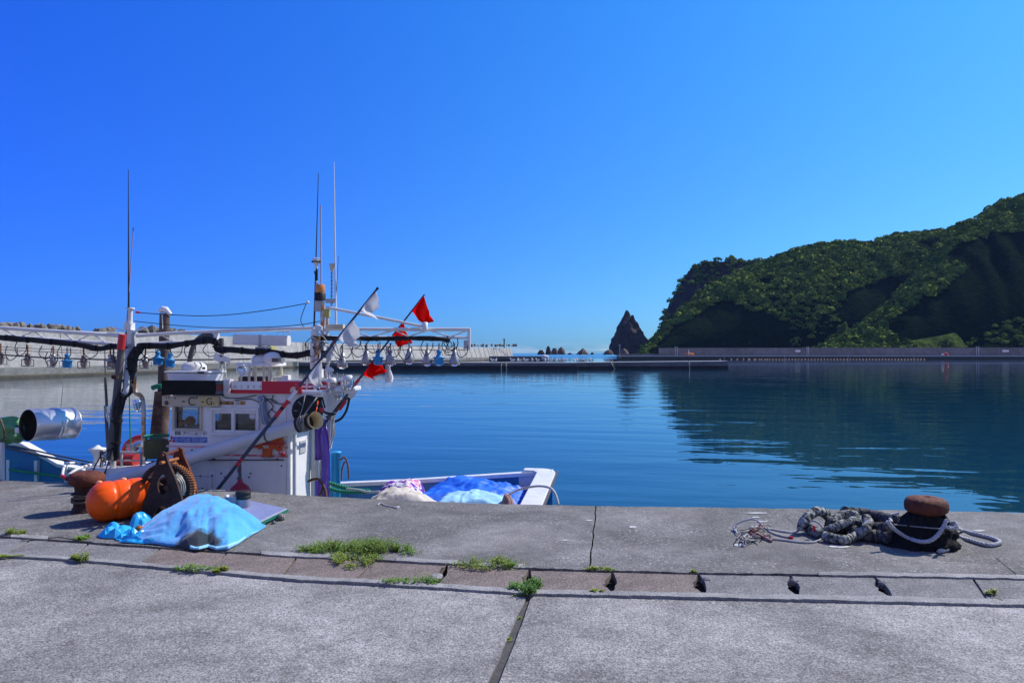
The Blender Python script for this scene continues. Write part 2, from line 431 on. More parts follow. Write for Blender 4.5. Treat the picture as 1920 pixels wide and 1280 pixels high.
mb = MB(); mb.add([(-70,-12,-0.075),(70,-12,-0.075),(70,7.0,-0.075),(-70,7.0,-0.075)], [(0,1,2,3)])
gb = mb.build('quay_joint_bed', DARKJ, origin=(0,0,-0.075)); tag(gb, kind='structure')
mb = MB(); strip(mb, [p+Vector((0,0,-0.016)) for p in [a_+px_*0.04 - px_*0.1 for a_ in jl]], [p+Vector((0,0,-0.016)) for p in [a_-px_*0.04 + px_*0.1 for a_ in jr]])
tag(mb.build('joint_filler', M('grey_joint_filler', (0.085,0.082,0.08), 0.95, 0, (0.04,0.038,0.036), 18, 0.8, 0.8, 60), origin=(0,0,-0.036)), kind='structure')
# raised lip between apron and gutter
mb = MB(); A, B = far(lip), far(glo)
A2 = [a + Vector((0,0,0.004+0.006*nz3(a, 3))) for a in A]; B2 = [b + Vector((0,0,0.004+0.005*nz3(b, 3))) for b in B]
strip(mb, A2, B2); strip(mb, zz(A, -0.09), A2); strip(mb, B2, zz(B, -0.09))
lp = mb.build('quay_kerb', LIPM, origin=(0,0,0)); tag(lp, kind='structure')
# cope
CJ0, CJ1 = G(1105,1063), G(1118,949)
cup = far([g + Vector((0, 0.014+0.008*nz3((g.x*3,0,0)), 0)) for g in gup]); ced = far(edge)
mb = MB()
def between(P, jp, left): return [p for p in P if (p.x < jp.x-0.01 if left else p.x > jp.x+0.01)]
cj = [CJ0.lerp(CJ1, t/14) + Vector((jit(0.006), 0, 0)) for t in range(15)]
cj[0].y = 0.5*(between(cup,CJ0,True)[-1].y+between(cup,CJ0,False)[0].y)
cj[-1].y = 0.5*(between(ced,CJ1,True)[-1].y+between(ced,CJ1,False)[0].y)
g1, g2 = Vector((-0.006,0,0)), Vector((0.006,0,0))
ch = 0.02
flat(between(cup, CJ0, True) + [c+g1 for c in cj] + between(ced, CJ1, True)[::-1], mb, 0.1)
flat(between(cup, CJ0, False) + between(ced, CJ1, False)[::-1] + [c+g2 for c in cj][::-1], mb, 0.1)
strip(mb, [e+Vector((0,0.03,-0.02)) for e in ced], ced); strip(mb, [e+Vector((0,0.03,-4)) for e in ced], [e+Vector((0,0.03,-0.02)) for e in ced])
cp = mb.build('quay_cope', COPE, origin=(0,0,0)); tag(cp, kind='structure')
# light mortar rib along the inner line of the cope, broken in places
mb = MB()
for (x0, x1) in ((490, 640), (742, 858), (870, 985), (1535, 2078), (20, 90)):
    xs = np.linspace(x0, x1, max(3, int((x1-x0)/14)))
    a = [G(x, pl(GT_UP, x)-0.5+jit(0.8), 0.007) for x in xs]; b = [G(x, pl(GT_UP, x)-6.8+jit(1.0), 0.007) for x in xs]
    strip(mb, a, b); strip(mb, zz(a, -0.02), a); strip(mb, b, zz(b, -0.002))
    mb.add([zz(a,-0.02)[0], a[0], b[0]], [(0,1,2)]); mb.add([zz(a,-0.02)[-1], a[-1], b[-1]], [(0,2,1)])
mr_ = mb.build('mortar_rib', LIPM, origin=(0,0,0)); tag(mr_, kind='structure')
# gutter cover slabs, each a slab of its own
JT = [(-165,-225),(-50,-110),(58,12),(165,135),(300,262),(425,395),(555,530),(700,668),(838,818),(993,985),(1148,1147),(1310,1320),(1482,1497),(1640,1672),(1825,1850),(1990,2030),(2150,2190),(2330,2370)]
slab_lab = {0:'grey drain cover slab just beyond the left picture edge', 15:'grey drain cover slab just beyond the right picture edge', 16:'outermost grey drain cover slab, past the right picture edge', 1:'grey drain cover slab at the left picture edge', 2:'grey drain slab with grass tuft, left of the blue plastic sheet', 3:'grey drain slab in front of the crumpled blue plastic',
  4:'brown drain slab directly in front of the blue towel', 5:'brown drain slab in front of the towel right corner', 6:'brown drain slab left of the large weed patch', 7:'brown drain slab below the large weed patch, with a broken right corner',
  8:'brown drain slab beneath the wispy weeds, chipped white corner at left', 9:'brown drain slab right of the bright green weed tuft', 10:'last brown drain slab, beside the change to grey slabs',
  11:'first grey drain slab right of the brown ones, with a hole at its left', 12:'grey drain slab in front of the tangled thin ropes', 13:'grey drain slab in front of the roped bollard', 14:'grey drain slab at the far right with a small weed'}
for i in range(len(JT)-1):
    (t0, b0), (t1, b1) = JT[i], JT[i+1]
    if i not in slab_lab: continue
    poly = []; k = 8; hole_l, hole_r = 8 <= i <= 13, 7 <= i <= 12
    dz = jit(0.004); tl = jit(0.004)
    for j in range(k+1):
        t = j/k; poly.append(G(t0+2+(t1-t0-4)*t, pl(GT_UP, t0+(t1-t0)*t)+1.5+jit(0.4)))
    if hole_r:
        w_ = rnd.uniform(0.5,1.3); poly += [G(t1+(b1-t1)*f_-2-w_*a_-rnd.random()*4, pl(GT_UP, t1)+(pl(GT_LO, b1)-pl(GT_UP, t1))*f_) for f_, a_ in ((.14,0),(.28,5),(.40,11),(.52,9),(.62,12),(.74,6),(.86,1))]
    for j in range(k+1):
        t = 1-j/k; poly.append(G(b0+2+(b1-b0-4)*t, pl(GT_LO, b0+(b1-b0)*t)-1.5+jit(0.4)))
    if hole_l: poly += [G(t0+(b0-t0)*f_+2+a_+rnd.random()*3, pl(GT_UP, t0)+(pl(GT_LO, b0)-pl(GT_UP, t0))*f_) for f_, a_ in ((.86,1),(.7,3),(.55,5),(.4,4),(.25,1))]
    c = sum(poly, Vector())/len(poly)
    poly = [p + Vector((0,0,-0.006+dz*0.6+tl*(p.x-c.x)*2)) for p in poly]
    mb = MB(); mb.prism(poly, (0,0,-0.05))
    o = mb.build('drain_slab', SLAB_BR if 4 <= i <= 10 else SLAB_GR, bevel=0.004)
    tag(o, slab_lab[i], 'drain cover', 'cover slabs along the quay drain')

# ---------------------------------------------------------------- water
ZW = -1.1
def water_mat(name, base, s1, s2, rough):
    m, nt, b = new_mat(name)
    co = nt.nodes.new('ShaderNodeTexCoord').outputs['Object']
    def layer(sx, sy, det, rot=0.0):
        mp = nt.nodes.new('ShaderNodeMapping'); mp.inputs['Scale'].default_value = (sx, sy, 1); mp.inputs['Rotation'].default_value = (0,0,rot)
        nt.links.new(co, mp.inputs[0]); return noise_node(nt, mp.outputs[0], 1.0, det, 0.5, 0.4)
    bp1 = node(nt, 'ShaderNodeBump', Strength=1.0, Distance=s1); nt.links.new(layer(0.16, 0.55, 1.5, 0.06).outputs[0], bp1.inputs['Height'])
    pt = noise_node(nt, co, 0.045, 3, 0.6, 0.5); ptr = ramp(nt, pt.outputs[0], [(0.38, 0.25), (0.62, 1.0)]); bp2 = node(nt, 'ShaderNodeBump', Strength=1.0, Distance=s2); nt.links.new(ptr.outputs[0], bp2.inputs['Strength']); nt.links.new(layer(1.0, 2.1, 1.5, -0.08).outputs[0], bp2.inputs['Height'])
    nt.links.new(bp1.outputs[0], bp2.inputs['Normal']); nt.links.new(bp2.outputs[0], b.inputs['Normal'])
    b.inputs['Base Color'].default_value = (*base, 1); b.inputs['Roughness'].default_value = rough
    b.inputs['IOR'].default_value = 1.333; b.inputs['Specular IOR Level'].default_value = 0.5
    return m
WATER = water_mat('harbour_water', (0.004, 0.045, 0.085), 0.032, 0.010, 0.015)
SEA = water_mat('open_sea_water', (0.006, 0.085, 0.19), 0.30, 0.09, 0.16)
YS = 330
mb = MB(); mb.add([(-600,-20,ZW),(900,-20,ZW),(900,YS,ZW),(-600,YS,ZW)], [(0,1,2,3)])
tag(mb.build('harbor_water', WATER, origin=(0,0,ZW)), kind='structure')
mb = MB(); mb.add([(-40000,YS,ZW),(40000,YS,ZW),(40000,45000,ZW),(-40000,45000,ZW)], [(0,1,2,3)])
mb.add([(-40000,-20,ZW),(-600,-20,ZW),(-600,YS,ZW),(-40000,YS,ZW)], [(0,1,2,3)])
tag(mb.build('sea', SEA, origin=(0,0,ZW)), kind='structure')

# ---------------------------------------------------------------- left breakwater
BWM = concrete('breakwater_concrete', (0.31, 0.305, 0.30), (0.38, 0.375, 0.37), (0.44, 0.435, 0.425), fleck=0.0, bump=0.3, sc=0.22, warm=(0.30, 0.27, 0.22))
BWL = concrete('breakwater_ledge_concrete', (0.15, 0.15, 0.14), (0.21, 0.21, 0.20), (0.27, 0.27, 0.255), fleck=0.0, bump=0.3, sc=0.3, warm=(0.20, 0.17, 0.10))
WET = M('wet_concrete', (0.045, 0.042, 0.036), 0.6, 0, (0.10, 0.08, 0.045), 1.2, 0.9, 0.5, 4)
GREYROCK = M('armour_concrete', (0.22, 0.20, 0.165), 0.9, 0, (0.12, 0.105, 0.085), 0.8, 0.9, 0.6, 3, 0.1)
def LD(lat, d, z): return CAMP*0 + FW*d + RT*lat + Vector((0,0,z))
bd = Vector((45, 193)).normalized(); bn = Vector((bd.y, -bd.x))      # along, and towards the harbour
def BW(t, off, z):                                                     # t: metres along, off: towards the harbour
    p = Vector((-53, 72)) + bd*t + bn*off
    return LD(p.x, p.y, z)
LEN = math.hypot(45, 193)
T0, TB, T1 = -70, 0.285*LEN, 1.275*LEN
root = thing('breakwater', 'long grey concrete breakwater wall behind the fishing boat', 'breakwater', BW(60, -2, ZW))
mb = MB()
ts = np.linspace(T0, T1, 40)
strip(mb, [BW(t, 0, ZW+0.35) for t in ts], [BW(t, 0, -0.02) for t in ts]); strip(mb, [BW(t, 0, -0.02) for t in ts], [BW(t, -4.2, 0.0) for t in ts])
strip(mb, [BW(t, 0.25, ZW-2) for t in ts], [BW(t, 0.25, ZW+0.22) for t in ts], 1); strip(mb, [BW(t, 0.25, ZW+0.22) for t in ts], [BW(t, 0, ZW+0.35) for t in ts], 1)
mb.build('ledge', [BWL, WET], root, origin=BW(60,-2,ZW))
def wallseg(t0, t1, z, lean, name):
    mb = MB(); n = max(2, int((t1-t0)/9)); tt = np.linspace(t0, t1, n+1)
    for a, b_ in zip(tt, tt[1:]):
        g = 0.05
        mb.hexa([BW(a+g, -4, -0.05), BW(a+g, -9, -0.05), BW(b_-g, -9, -0.05), BW(b_-g, -4, -0.05)][::-1],
                [BW(a+g, -4-lean, z), BW(a+g, -9, z), BW(b_-g, -9, z), BW(b_-g, -4-lean, z)][::-1])
    return mb.build(name, BWM, root)
wallseg(T0, TB, 4.35, 0.5, 'wall'); wallseg(TB+0.1, T1, 3.72, 0.9, 'wall')
# slanted steps up the wall end, a painted stripe and the guard cage
mb = MB()
mb.hexa([BW(TB-1,-3.6,0), BW(TB-1,-4.4,0), BW(TB+9,-4.4,0), BW(TB+9,-3.6,0)], [BW(TB-5,-4.2,4.3), BW(TB-5,-4.9,4.3), BW(TB-1,-4.9,4.3), BW(TB-1,-4.2,4.3)])
mb.build('buttress', BWM, root)
YEL = M('faded_yellow_paint', (0.42, 0.38, 0.10), 0.8, 0, (0.30, 0.28, 0.12), 1.0, 0.8)
mb = MB(); mb.hexa([BW(TB+1.5,-3.2,0.02), BW(TB+1.5,-3.5,0.02), BW(TB+3.0,-3.5,0.02), BW(TB+3.0,-3.2,0.02)], [BW(TB-2.6,-4.0,4.1), BW(TB-2.6,-4.3,4.1), BW(TB-1.4,-4.3,4.1), BW(TB-1.4,-4.0,4.1)])
mb.build('painted_stripe', YEL, root)
mb = MB()
for (a, b_) in (((520,640),(520,622)),((541,640),(541,622)),((520,622),(541,622)),((532,638),(532,624)),((520,630),(541,630))):
    mb.rod(D(*a,135), D(*b_,135), 0.07, 5)
mb.build('guard_cage', LGREY, root)
mb = MB()
for x in range(568, 590, 5): mb.rod(D(x, 676, 129), D(x, 641, 129), 0.06, 5)
for y in range(644, 676, 4): mb.rod(D(568, y, 129), D(588, y, 129), 0.05, 5)
mb.build('ladder', DGREY, root)
for i in range(30):                                                    # buttress ribs on the far stretch
    t = TB+14+i*6.4
    if t > T1-1: break
    mb = MB(); mb.hexa([BW(t,-3.88,0), BW(t,-4.2,0), BW(t+1.2,-4.2,0), BW(t+1.2,-3.88,0)], [BW(t-.9,-4.78,3.7), BW(t-.9,-5.2,3.7), BW(t+.3,-5.2,3.7), BW(t+.3,-4.78,3.7)])
    mb.build('wall_rib', BWM, root)
# rubble blocks on the wall's far side
def rock_mesh(c, size, seed, mat, name='armour_block', n=14, rough=0.35, sharp=1.0):
    rs = random.Random(seed); mb = MB(); mb.ball((0,0,0), 1.0, n, int(n*0.7))
    off = Vector((rs.uniform(-50,50), rs.uniform(-50,50), rs.uniform(-50,50)))
    rot = Matrix.Rotation(rs.uniform(0,6.28), 3, 'Z')
    out = []
    for v in mb.v:
        v = Vector(v); d = v.normalized()
        k = 1 + rough*nz3(d*1.6+off) + rough*0.6*nz3(d*4+off) + rough*0.3*nz3(d*9+off)
        m = max(abs(d.x), abs(d.y), abs(d.z)); k *= (1-0.35*sharp) + 0.35*sharp/m*0.8
        q = rot @ (d*k); out.append(Vector(c) + Vector((q.x*size[0], q.y*size[1], q.z*size[2])))
    mb.v = [tuple(p) for p in out]; mb.s = [False]*len(mb.f)
    return mb.build(name, mat)
GA = 'rubble blocks heaped behind the breakwater'
near_rub = [(6,609.5,20),(22,608,22),(40,608,15),(55,610.5,12),(76,611,22),(96,610,15),(113,612,20),(132,614.5,16),(146,616,10),(186,618.5,26),(205,617,22),(270,616.5,20),(286,613.5,16),(300,617,22),(322,618,18),(341,620,16)]
for i, (x, y, w) in enumerate(near_rub):
    d = 88+x*0.07; s = d/FPX*w*0.62
    o = rock_mesh(D(x, y+9, d), (s, s*0.9, 13.5*d/FPX*0.8+0.2), 100+i, GREYROCK, n=12)
    side = 'left of the fore mast' if x < 160 else ('just behind the fore mast' if x < 215 else 'beside the brown exhaust pipe')
    lab = f'grey rubble block peeking over the breakwater {side}'
    tag(o, lab, 'rubble block', GA)
for i in range(20):
    x = 884+i*4.4+jit(2.2); d = 262+i*2.6
    o = rock_mesh(D(x, 647.3-jit(0.8), d), tuple(k_*rnd.uniform(0.5,1.25) for k_ in (0.5,0.6,0.6)), 200+i, GREYROCK, n=8)
    tag(o, 'small pale block in the row on the far breakwater end', 'rubble block', 'small blocks on the far breakwater end')
mb = MB(); mb.rod(D(945.3,652,290), D(945.3,637,290), 0.24, 8); mb.box(D(945.3,636.2,290), (0.7,0.7,0.5)); mb.box(D(945.3,643,290),(0.6,0.6,0.2))
tag(mb.build('beacon_post', RUST_DK), 'thin dark beacon post on the far end of the breakwater', 'beacon')

# ---------------------------------------------------------------- floating pontoons
PONT = concrete('pontoon_concrete', (0.13, 0.13, 0.135), (0.18, 0.18, 0.185), (0.23, 0.23, 0.235), fleck=0.0, bump=0.2, sc=0.4)
PDECK = M('pontoon_deck', (0.45, 0.46, 0.48), 0.8, 0, (0.34, 0.34, 0.36), 0.6, 0.7, 0.2)
PBLK = M('pontoon_fender', (0.016, 0.017, 0.02), 0.6, 0, (0.035, 0.035, 0.04), 0.7, 0.8, 0.3, 3)
def pontoon(px0, px1, y_top0, y_top1, yw, label, name='pontoon', split=0.45, ladders=()):
    r0, r1 = ray(px0, yw), ray(px1, yw)
    a, b_ = G(px0, yw, ZW), G(px1, yw+(0.0), ZW)
    back = Vector((-(b_-a).y, (b_-a).x, 0)).normalized()*4.0
    za = V(px0, y_top0, a.y).z; zb = V(px1, y_top1, b_.y).z
    root = thing(name, label, 'pontoon', (a+b_)/2+back/2)
    def cut(t, z0, z1, push=0.0): pass
    zm = lambda z: ZW + (z-ZW)*split
    def P(base, z, push=0): return Vector((base.x, base.y, z)) - back.normalized()*push
    mb = MB()
    mb.hexa([P(a, ZW-0.6, .06), P(b_, ZW-0.6, .06), P(b_+back, ZW-0.6), P(a+back, ZW-0.6)], [P(a, zm(za), .06), P(b_, zm(zb), .06), P(b_+back, zm(za)), P(a+back, zm(za))])
    mb.build('fender_skirt', PBLK, root)
    mb = MB(); mb.hexa([P(a, zm(za)), P(b_, zm(zb)), P(b_+back, zm(zb)), P(a+back, zm(za))], [P(a, za-.1), P(b_, zb-.1), P(b_+back, zb-.1), P(a+back, za-.1)]); mb.build('hull', PONT, root)
    mb = MB(); mb.hexa([P(a, za-.1,.05), P(b_, zb-.1,.05), P(b_+back, zb-.1), P(a+back, za-.1)], [P(a, za,.05), P(b_, zb,.05), P(b_+back, zb), P(a+back, za)]); mb.build('deck', PDECK, root)
    for (x, dx) in ladders:
        mb = MB(); yt = y_top0+(y_top1-y_top0)*(x-px0)/(px1-px0)
        dd = (a-CAMP).dot(FW)*0+((a+(b_-a)*((x-px0)/(px1-px0)))-CAMP).dot(FW)-0.3
        mb.rod(D(x, yt-0.6, dd), D(x+dx, yw+0.5, dd), 0.09, 5); mb.build('mooring_line', CREAM, root)
    return root
pontoon(560, 1082, 679, 679.5, 693, 'long grey floating pontoon directly behind the boat masts', ladders=((940,0),(948,2)), split=0.55)
pontoon(1083, 1365, 679.3, 676.5, 691.5, 'right stretch of the floating pontoon, below the pointed sea stack', ladders=((1145,8),(1292,1)), split=0.40)
pontoon(917, 1020, 667.5, 667.5, 675.5, 'short pale float moored at the breakwater end', split=0.3)
mb = MB(); q = D(1022, 672, 255)
mb.box(q+Vector((0,0,0.2)), (2.4,2,1.1)); mb.ball(q+Vector((-0.3,0,0.9)), (1.0,0.9,0.5)); mb.ball(q+Vector((0.6,-0.3,0.5)), (0.8,0.7,0.6)); mb.ball(q+Vector((-0.7,0.3,-0.3)), (0.6,0.5,0.7))
tag(mb.build('fender_bundle', W_PAINT), 'bundle of white fenders at the end of the short float', 'fenders')
# gulls resting on the pontoon
gull = MB(); gull.ball((0,0,0.22), (0.30,0.14,0.13), 10, 7); gull.ball((0.26,0,0.40), (0.10,0.085,0.085), 8, 6); gull.tube([(-0.22,0,0.24),(-0.46,0,0.22)], [0.09,0.03], 6, 1)
gull.tube([(0.34,0,0.39),(0.44,0,0.37)], [0.03,0.008], 5, 2); gull.rod((0.02,0.05,0),(0.02,0.05,0.12),0.012,4,2); gull.rod((0.02,-0.05,0),(0.02,-0.05,0.12),0.012,4,2)
gull.ball((-0.05,0.0,0.30), (0.26,0.15,0.07), 8, 5, 1)
GUL_G = M('gull_grey', (0.35,0.36,0.38), 0.8); GUL_Y = M('gull_yellow', (0.5,0.3,0.05), 0.6)
g0 = gull.build('seagull', [W_PAINT, GUL_G, GUL_Y], origin=(0,0,0))
for i, x in enumerate((923.5, 929, 961, 971, 975, 986, 998, 1008, 1022, 1032, 1043, 1050, 1059.5, 1076, 1082, 1089, 1094, 1106)):
    o = g0 if i == 0 else g0.copy()
    if i: COL.objects.link(o)
    p = D(x, 679.2, 115.8); p.z = V(1000, 679.3, G(1000,693,ZW).y).z; o.location = p; o.rotation_euler = (0,0,rnd.uniform(0,6.28))
    s = 1.25+0.25*rnd.random(); o.scale = (s, s, s)
    tag(o, 'small white gull resting on the long floating pontoon', 'seagull', 'gulls resting on the pontoon')

# ---------------------------------------------------------------- right-hand quay and its wall
FWALL = concrete('far_wall_concrete', (0.15, 0.13, 0.135), (0.19, 0.17, 0.175), (0.23, 0.21, 0.215), fleck=0.0, bump=0.2, sc=0.12)
def LQ(px, dd, z): 
    r = ray(px, HY); p = r*dd; return Vector((p.x, p.y, z))
DQ = 300
root = thing('far_quay', 'low far quay with a long grey wall under the green headland', 'quay', LQ(1600, DQ, ZW))
mb = MB(); mb.hexa([LQ(1157,DQ,ZW-1), LQ(2600,DQ,ZW-1), LQ(2600,DQ+18,ZW-1), LQ(1157,DQ+6,ZW-1)], [LQ(1157,DQ,0.05), LQ(2600,DQ,0.05), LQ(2600,DQ+18,0.05), LQ(1157,DQ+6,0.05)]); mb.build('quay_block', WET, root)
mb = MB(); mb.hexa([LQ(1156,DQ-.3,0.05), LQ(2600,DQ-.3,0.05), LQ(2600,DQ+18,0.05), LQ(1156,DQ+6,0.05)], [LQ(1156,DQ-.3,0.5), LQ(2600,DQ-.3,0.5), LQ(2600,DQ+18,0.5), LQ(1156,DQ+6,0.5)]); mb.build('quay_deck_slab', PDECK, root)
mb = MB(); mb.hexa([LQ(1157,DQ+8,ZW), LQ(1236,DQ+8,ZW), LQ(1236,DQ+12,ZW), LQ(1157,DQ+12,ZW)], [LQ(1157,DQ+8,1.25), LQ(1236,DQ+8,1.25), LQ(1236,DQ+12,1.25), LQ(1157,DQ+12,1.25)]); mb.build('low_wall', PONT, root)
mb = MB(); mb.hexa([LQ(1235,DQ+7,0), LQ(2600,DQ+7,0), LQ(2600,DQ+12,0), LQ(1235,DQ+12,0)], [LQ(1235,DQ+7.6,3.9), LQ(2600,DQ+7.6,4.3), LQ(2600,DQ+12,4.3), LQ(1235,DQ+12,3.9)]); mb.build('wall', FWALL, root)
for x in (1266, 1270, 1513, 1516, 1831, 1835):
    mb = MB(); mb.rod(LQ(x, DQ+6.8, 0.5), LQ(x, DQ+6.8, 4.5), 0.16, 6); mb.build('drain_pipe', LGREY, root)
for x in (1358, 1471, 1590, 1713):
    mb = MB(); mb.rod(LQ(x, DQ-0.6, 0.9), LQ(x, DQ-0.6, ZW), 0.14, 6); mb.build('ladder', STEEL, root)
for x, w, lab in ((1496, 9, 'small white sign on the far quay wall, beneath the middle of the headland'), (1885.5, 11, 'small white sign on the far quay wall near the right edge')):
    mb = MB(); mb.box(LQ(x, DQ+7.1, 2.55), (w*0.235, 0.12, 0.95)); tag(mb.build('sign_board', W_PAINT), lab, 'sign')
mb = MB(); mb.rod(D(1162,671,298), D(1162,645.5,298), 0.14, 6); mb.box(D(1161.5,647,298), (0.9,0.5,0.5)); mb.box(D(1162,655,298),(0.5,0.5,0.5))
tag(mb.build('lamp_post', LGREY), 'slim grey lamp post on the tip of the far quay', 'lamp post')
NETO = M('orange_netting', (0.70, 0.22, 0.03), 0.8, 0, (0.40, 0.10, 0.02), 1.5, 0.8, 0.8, 6, 0.1)
o = rock_mesh(LQ(1293, DQ+3, 0.85), (2.0,1.3,0.85), 5, NETO, 'net_heap', 14, 0.5, 0.2); tag(o, 'heap of orange netting on the far quay', 'net heap')
mb = MB(); mb.rod(LQ(1291, DQ+2, 0.5), LQ(1291.3, DQ+2, 3.2), 0.16, 6); tag(mb.build('marker_post', W_PAINT), 'white post beside the orange net heap on the far quay', 'post')
o = rock_mesh(LQ(1773, DQ+3, 1.1), (1.1,0.9,0.8), 8, RED, 'buoy_heap', 12, 0.4, 0.1); tag(o, 'small heap of red buoys on the far quay', 'buoys')
o = rock_mesh(LQ(1768, DQ+3, 0.8), (0.9,0.8,0.5), 9, PDECK, 'net_heap', 12, 0.4, 0.1); tag(o, 'grey net heap beside the red buoys on the far quay', 'net heap')
# float line
FLT = M('pale_orange_float', (0.62, 0.34, 0.20), 0.5, 0, (0.45, 0.22, 0.12), 3, 0.6)
mb = MB(); mb.ball((0,0,0), 0.30, 10, 7); mb.rod((-0.42,0,0),(0.42,0,0),0.06,6)
f0 = mb.build('net_float', FLT, origin=(0,0,0))
xs = [1350, 1371, 1382, 1394, 1403, 1405, 1414, 1417, 1424, 1428, 1434, 1438, 1443] + [1449+6.03*i for i in range(47)] + [1733]
for i, x in enumerate(xs):
    o = f0 if i == 0 else f0.copy()
    if i: COL.objects.link(o)
    d = 285-jit(2); p = D(x, HY, d); p.z = ZW+0.12; o.location = p; o.rotation_euler = (0, 0, -YAW+jit(0.4))
    tag(o, 'round pale orange float in the line before the far quay', 'float', 'floats strung before the far quay')
# small white boat at the right edge
q = G(1921, 672.5, ZW); root = thing('motor_boat', 'small white motor boat moored at the far right edge', 'boat', q)
mb = MB(); secs = [(-2.6,0.02,0.9),(-1.8,0.55,0.75),(-0.5,0.85,0.62),(1.2,0.9,0.6),(2.6,0.8,0.6)]
vs = []
for (x, hb, zt) in secs: vs += [q+Vector((x,-hb,zt)), q+Vector((x,-hb*0.75,-0.2)), q+Vector((x,hb*0.75,-0.2)), q+Vector((x,hb,zt))]
fs = [(i*4+j, i*4+j+1, i*4+j+5, i*4+j+4) for i in range(4) for j in range(3)] + [(i*4+3, i*4, i*4+4, i*4+7) for i in range(4)] + [(16,17,18,19)]
mb.add(vs, fs); mb.build('hull', W_PAINT, root)
mb = MB(); mb.hexa([q+Vector((-.6,-.5,.6)), q+Vector((1.2,-.5,.6)), q+Vector((1.2,.5,.6)), q+Vector((-.6,.5,.6))], [q+Vector((-.2,-.45,1.7)), q+Vector((1.1,-.45,1.7)), q+Vector((1.1,.45,1.7)), q+Vector((-.2,.45,1.7))]); mb.build('wheelhouse', LGREY, root, bevel=0.05)
mb = MB(); mb.rod(q+Vector((0.3,0,1.7)), q+Vector((0.3,0,3.4)), 0.05); mb.build('mast', W_PAINT, root)

# ---------------------------------------------------------------- sea rocks and stack
ROCKM = M('sea_rock', (0.085, 0.062, 0.055), 0.9, 0, (0.035, 0.028, 0.03), 0.12, 0.9, 1.0, 0.5, 0.6, spec=0.1)
ROCKB = M('brown_sea_rock', (0.20, 0.13, 0.095), 0.9, 0, (0.08, 0.055, 0.045), 0.2, 0.9, 1.0, 0.7, 0.5)
def stack_rock(px_rows, d, depth, mat, label, name='sea_rock', seed=0, n=28, rough=0.16, cat='rock', extra=()):
    """px_rows: (y, xl, xr) from the foot up; a lump of rock with that breadth at each height"""
    mb = MB()
    for gi, (px_rows, depth) in enumerate([(px_rows, depth)]+list(extra)):
        rows = []; ys = [r[0] for r in px_rows]; K = max(6, int((ys[0]-ys[-1])/2.0))
        for i in range(K+1):
            y = ys[0]+(ys[-1]-ys[0])*i/K
            for (a, b_) in zip(px_rows, px_rows[1:]):
                if a[0] >= y >= b_[0]-1e-6:
                    t = (a[0]-y)/max(1e-6, a[0]-b_[0]); rows.append((y, a[1]+(b_[1]-a[1])*t, a[2]+(b_[2]-a[2])*t)); break
        vs = []; d0_ = d-(3 if gi else 0)
        for (y, xl, xr) in rows:
            z = CAM_H+(HY-y)*d0_/FPX; c = D((xl+xr)/2, HY, d0_); hw = max(0.12, (xr-xl)/2*d0_/FPX); k = depth*hw
            for j in range(n):
                a = 2*math.pi*j/n; ca, sa = math.cos(a), math.sin(a)
                q = Vector((ca*2.2+z*0.02, sa*2.2, z*0.05+seed*7+gi*3))
                f = 1 + rough*nz3(q) + rough*0.9*(0.4-abs(nz3(q*2.3))) + rough*0.55*nz3(q*6) + rough*0.3*nz3(q*13)
                p = c + RT*(ca*hw*(1+(f-1)*0.6)) + FW*(sa*k*f); vs.append(Vector((p.x, p.y, z + hw*0.10*nz3(q*4))))
        K = len(rows)
        fs = [(i*n+j, i*n+(j+1) % n, (i+1)*n+(j+1) % n, (i+1)*n+j) for i in range(K-1) for j in range(n)] + [tuple(range((K-1)*n, K*n))]
        mb.add(vs, fs)
    o = mb.build(name, mat); return tag(o, label, cat)
zf = 664.6
stack_rock([(zf,1143,1222),(655,1145,1219),(645,1146.5,1217),(636,1147,1211),(630,1153,1207.5),(622,1155,1203.5),(614,1156,1197),(606,1161,1192),(603,1163,1187),(598,1165.5,1184.5),(594,1168,1182.5),(590,1170,1181.2),(585,1171.8,1179.5),(581.5,1173.8,1176.5)], 560, 0.8, ROCKM, 'tall pointed dark sea stack left of the headland', 'sea_stack', 1, 44, 0.24,
    extra=[([(616,1180,1199.5),(606,1181,1196),(600,1182,1190.5),(594,1182.6,1188.8),(590.5,1184,1187.5)],0.5),([(640,1190,1212),(628,1194,1207),(620,1196,1203.5),(615,1198,1201)],0.5),([(664,1150,1180),(650,1151,1172),(640,1152,1166),(632,1154,1161)],0.7)])
small = [([(zf,1007,1022),(660,1009,1020),(656,1012,1017)], 'low rounded dark sea rock, leftmost of the row', ROCKM),
 ([(zf,1022,1034),(658,1023.5,1033),(652,1025,1031),(648.5,1027,1029.5)], 'slim dark sea rock, tallest in the left group', ROCKM),
 ([(zf,1032,1045.5),(658,1034,1045),(652.5,1037,1043)], 'brownish round sea rock in the middle of the left group', ROCKB),
 ([(zf,1044,1060.5),(657,1046,1059),(653,1048.5,1056),(650.5,1051,1053.5)], 'broad brown sea rock at the right of the left group', ROCKB),
 ([(zf,1064,1073),(661.5,1066,1071)], 'tiny dark sea rock between the two rock groups', ROCKM),
 ([(zf,1081,1104),(659,1085,1100),(655,1090,1096),(653,1091.5,1094)], 'wide brown sea rock standing alone halfway to the stack', ROCKB),
 ([(zf,1107,1114),(660.5,1109,1112.5)], 'little dark sea rock right of the wide brown one', ROCKM),
 ([(zf,1130,1150),(659,1134,1148),(655.5,1139,1145)], 'reddish brown rock at the left foot of the sea stack', ROCKB),
 ([(zf,1160,1180),(657,1164,1176),(653,1168,1171)], 'reddish brown rock in front of the sea stack', ROCKB)]
for i, (rows, lab, m) in enumerate(small): stack_rock(rows, 480+6*i, 0.75, m, lab, seed=3+i, n=18, rough=0.2)

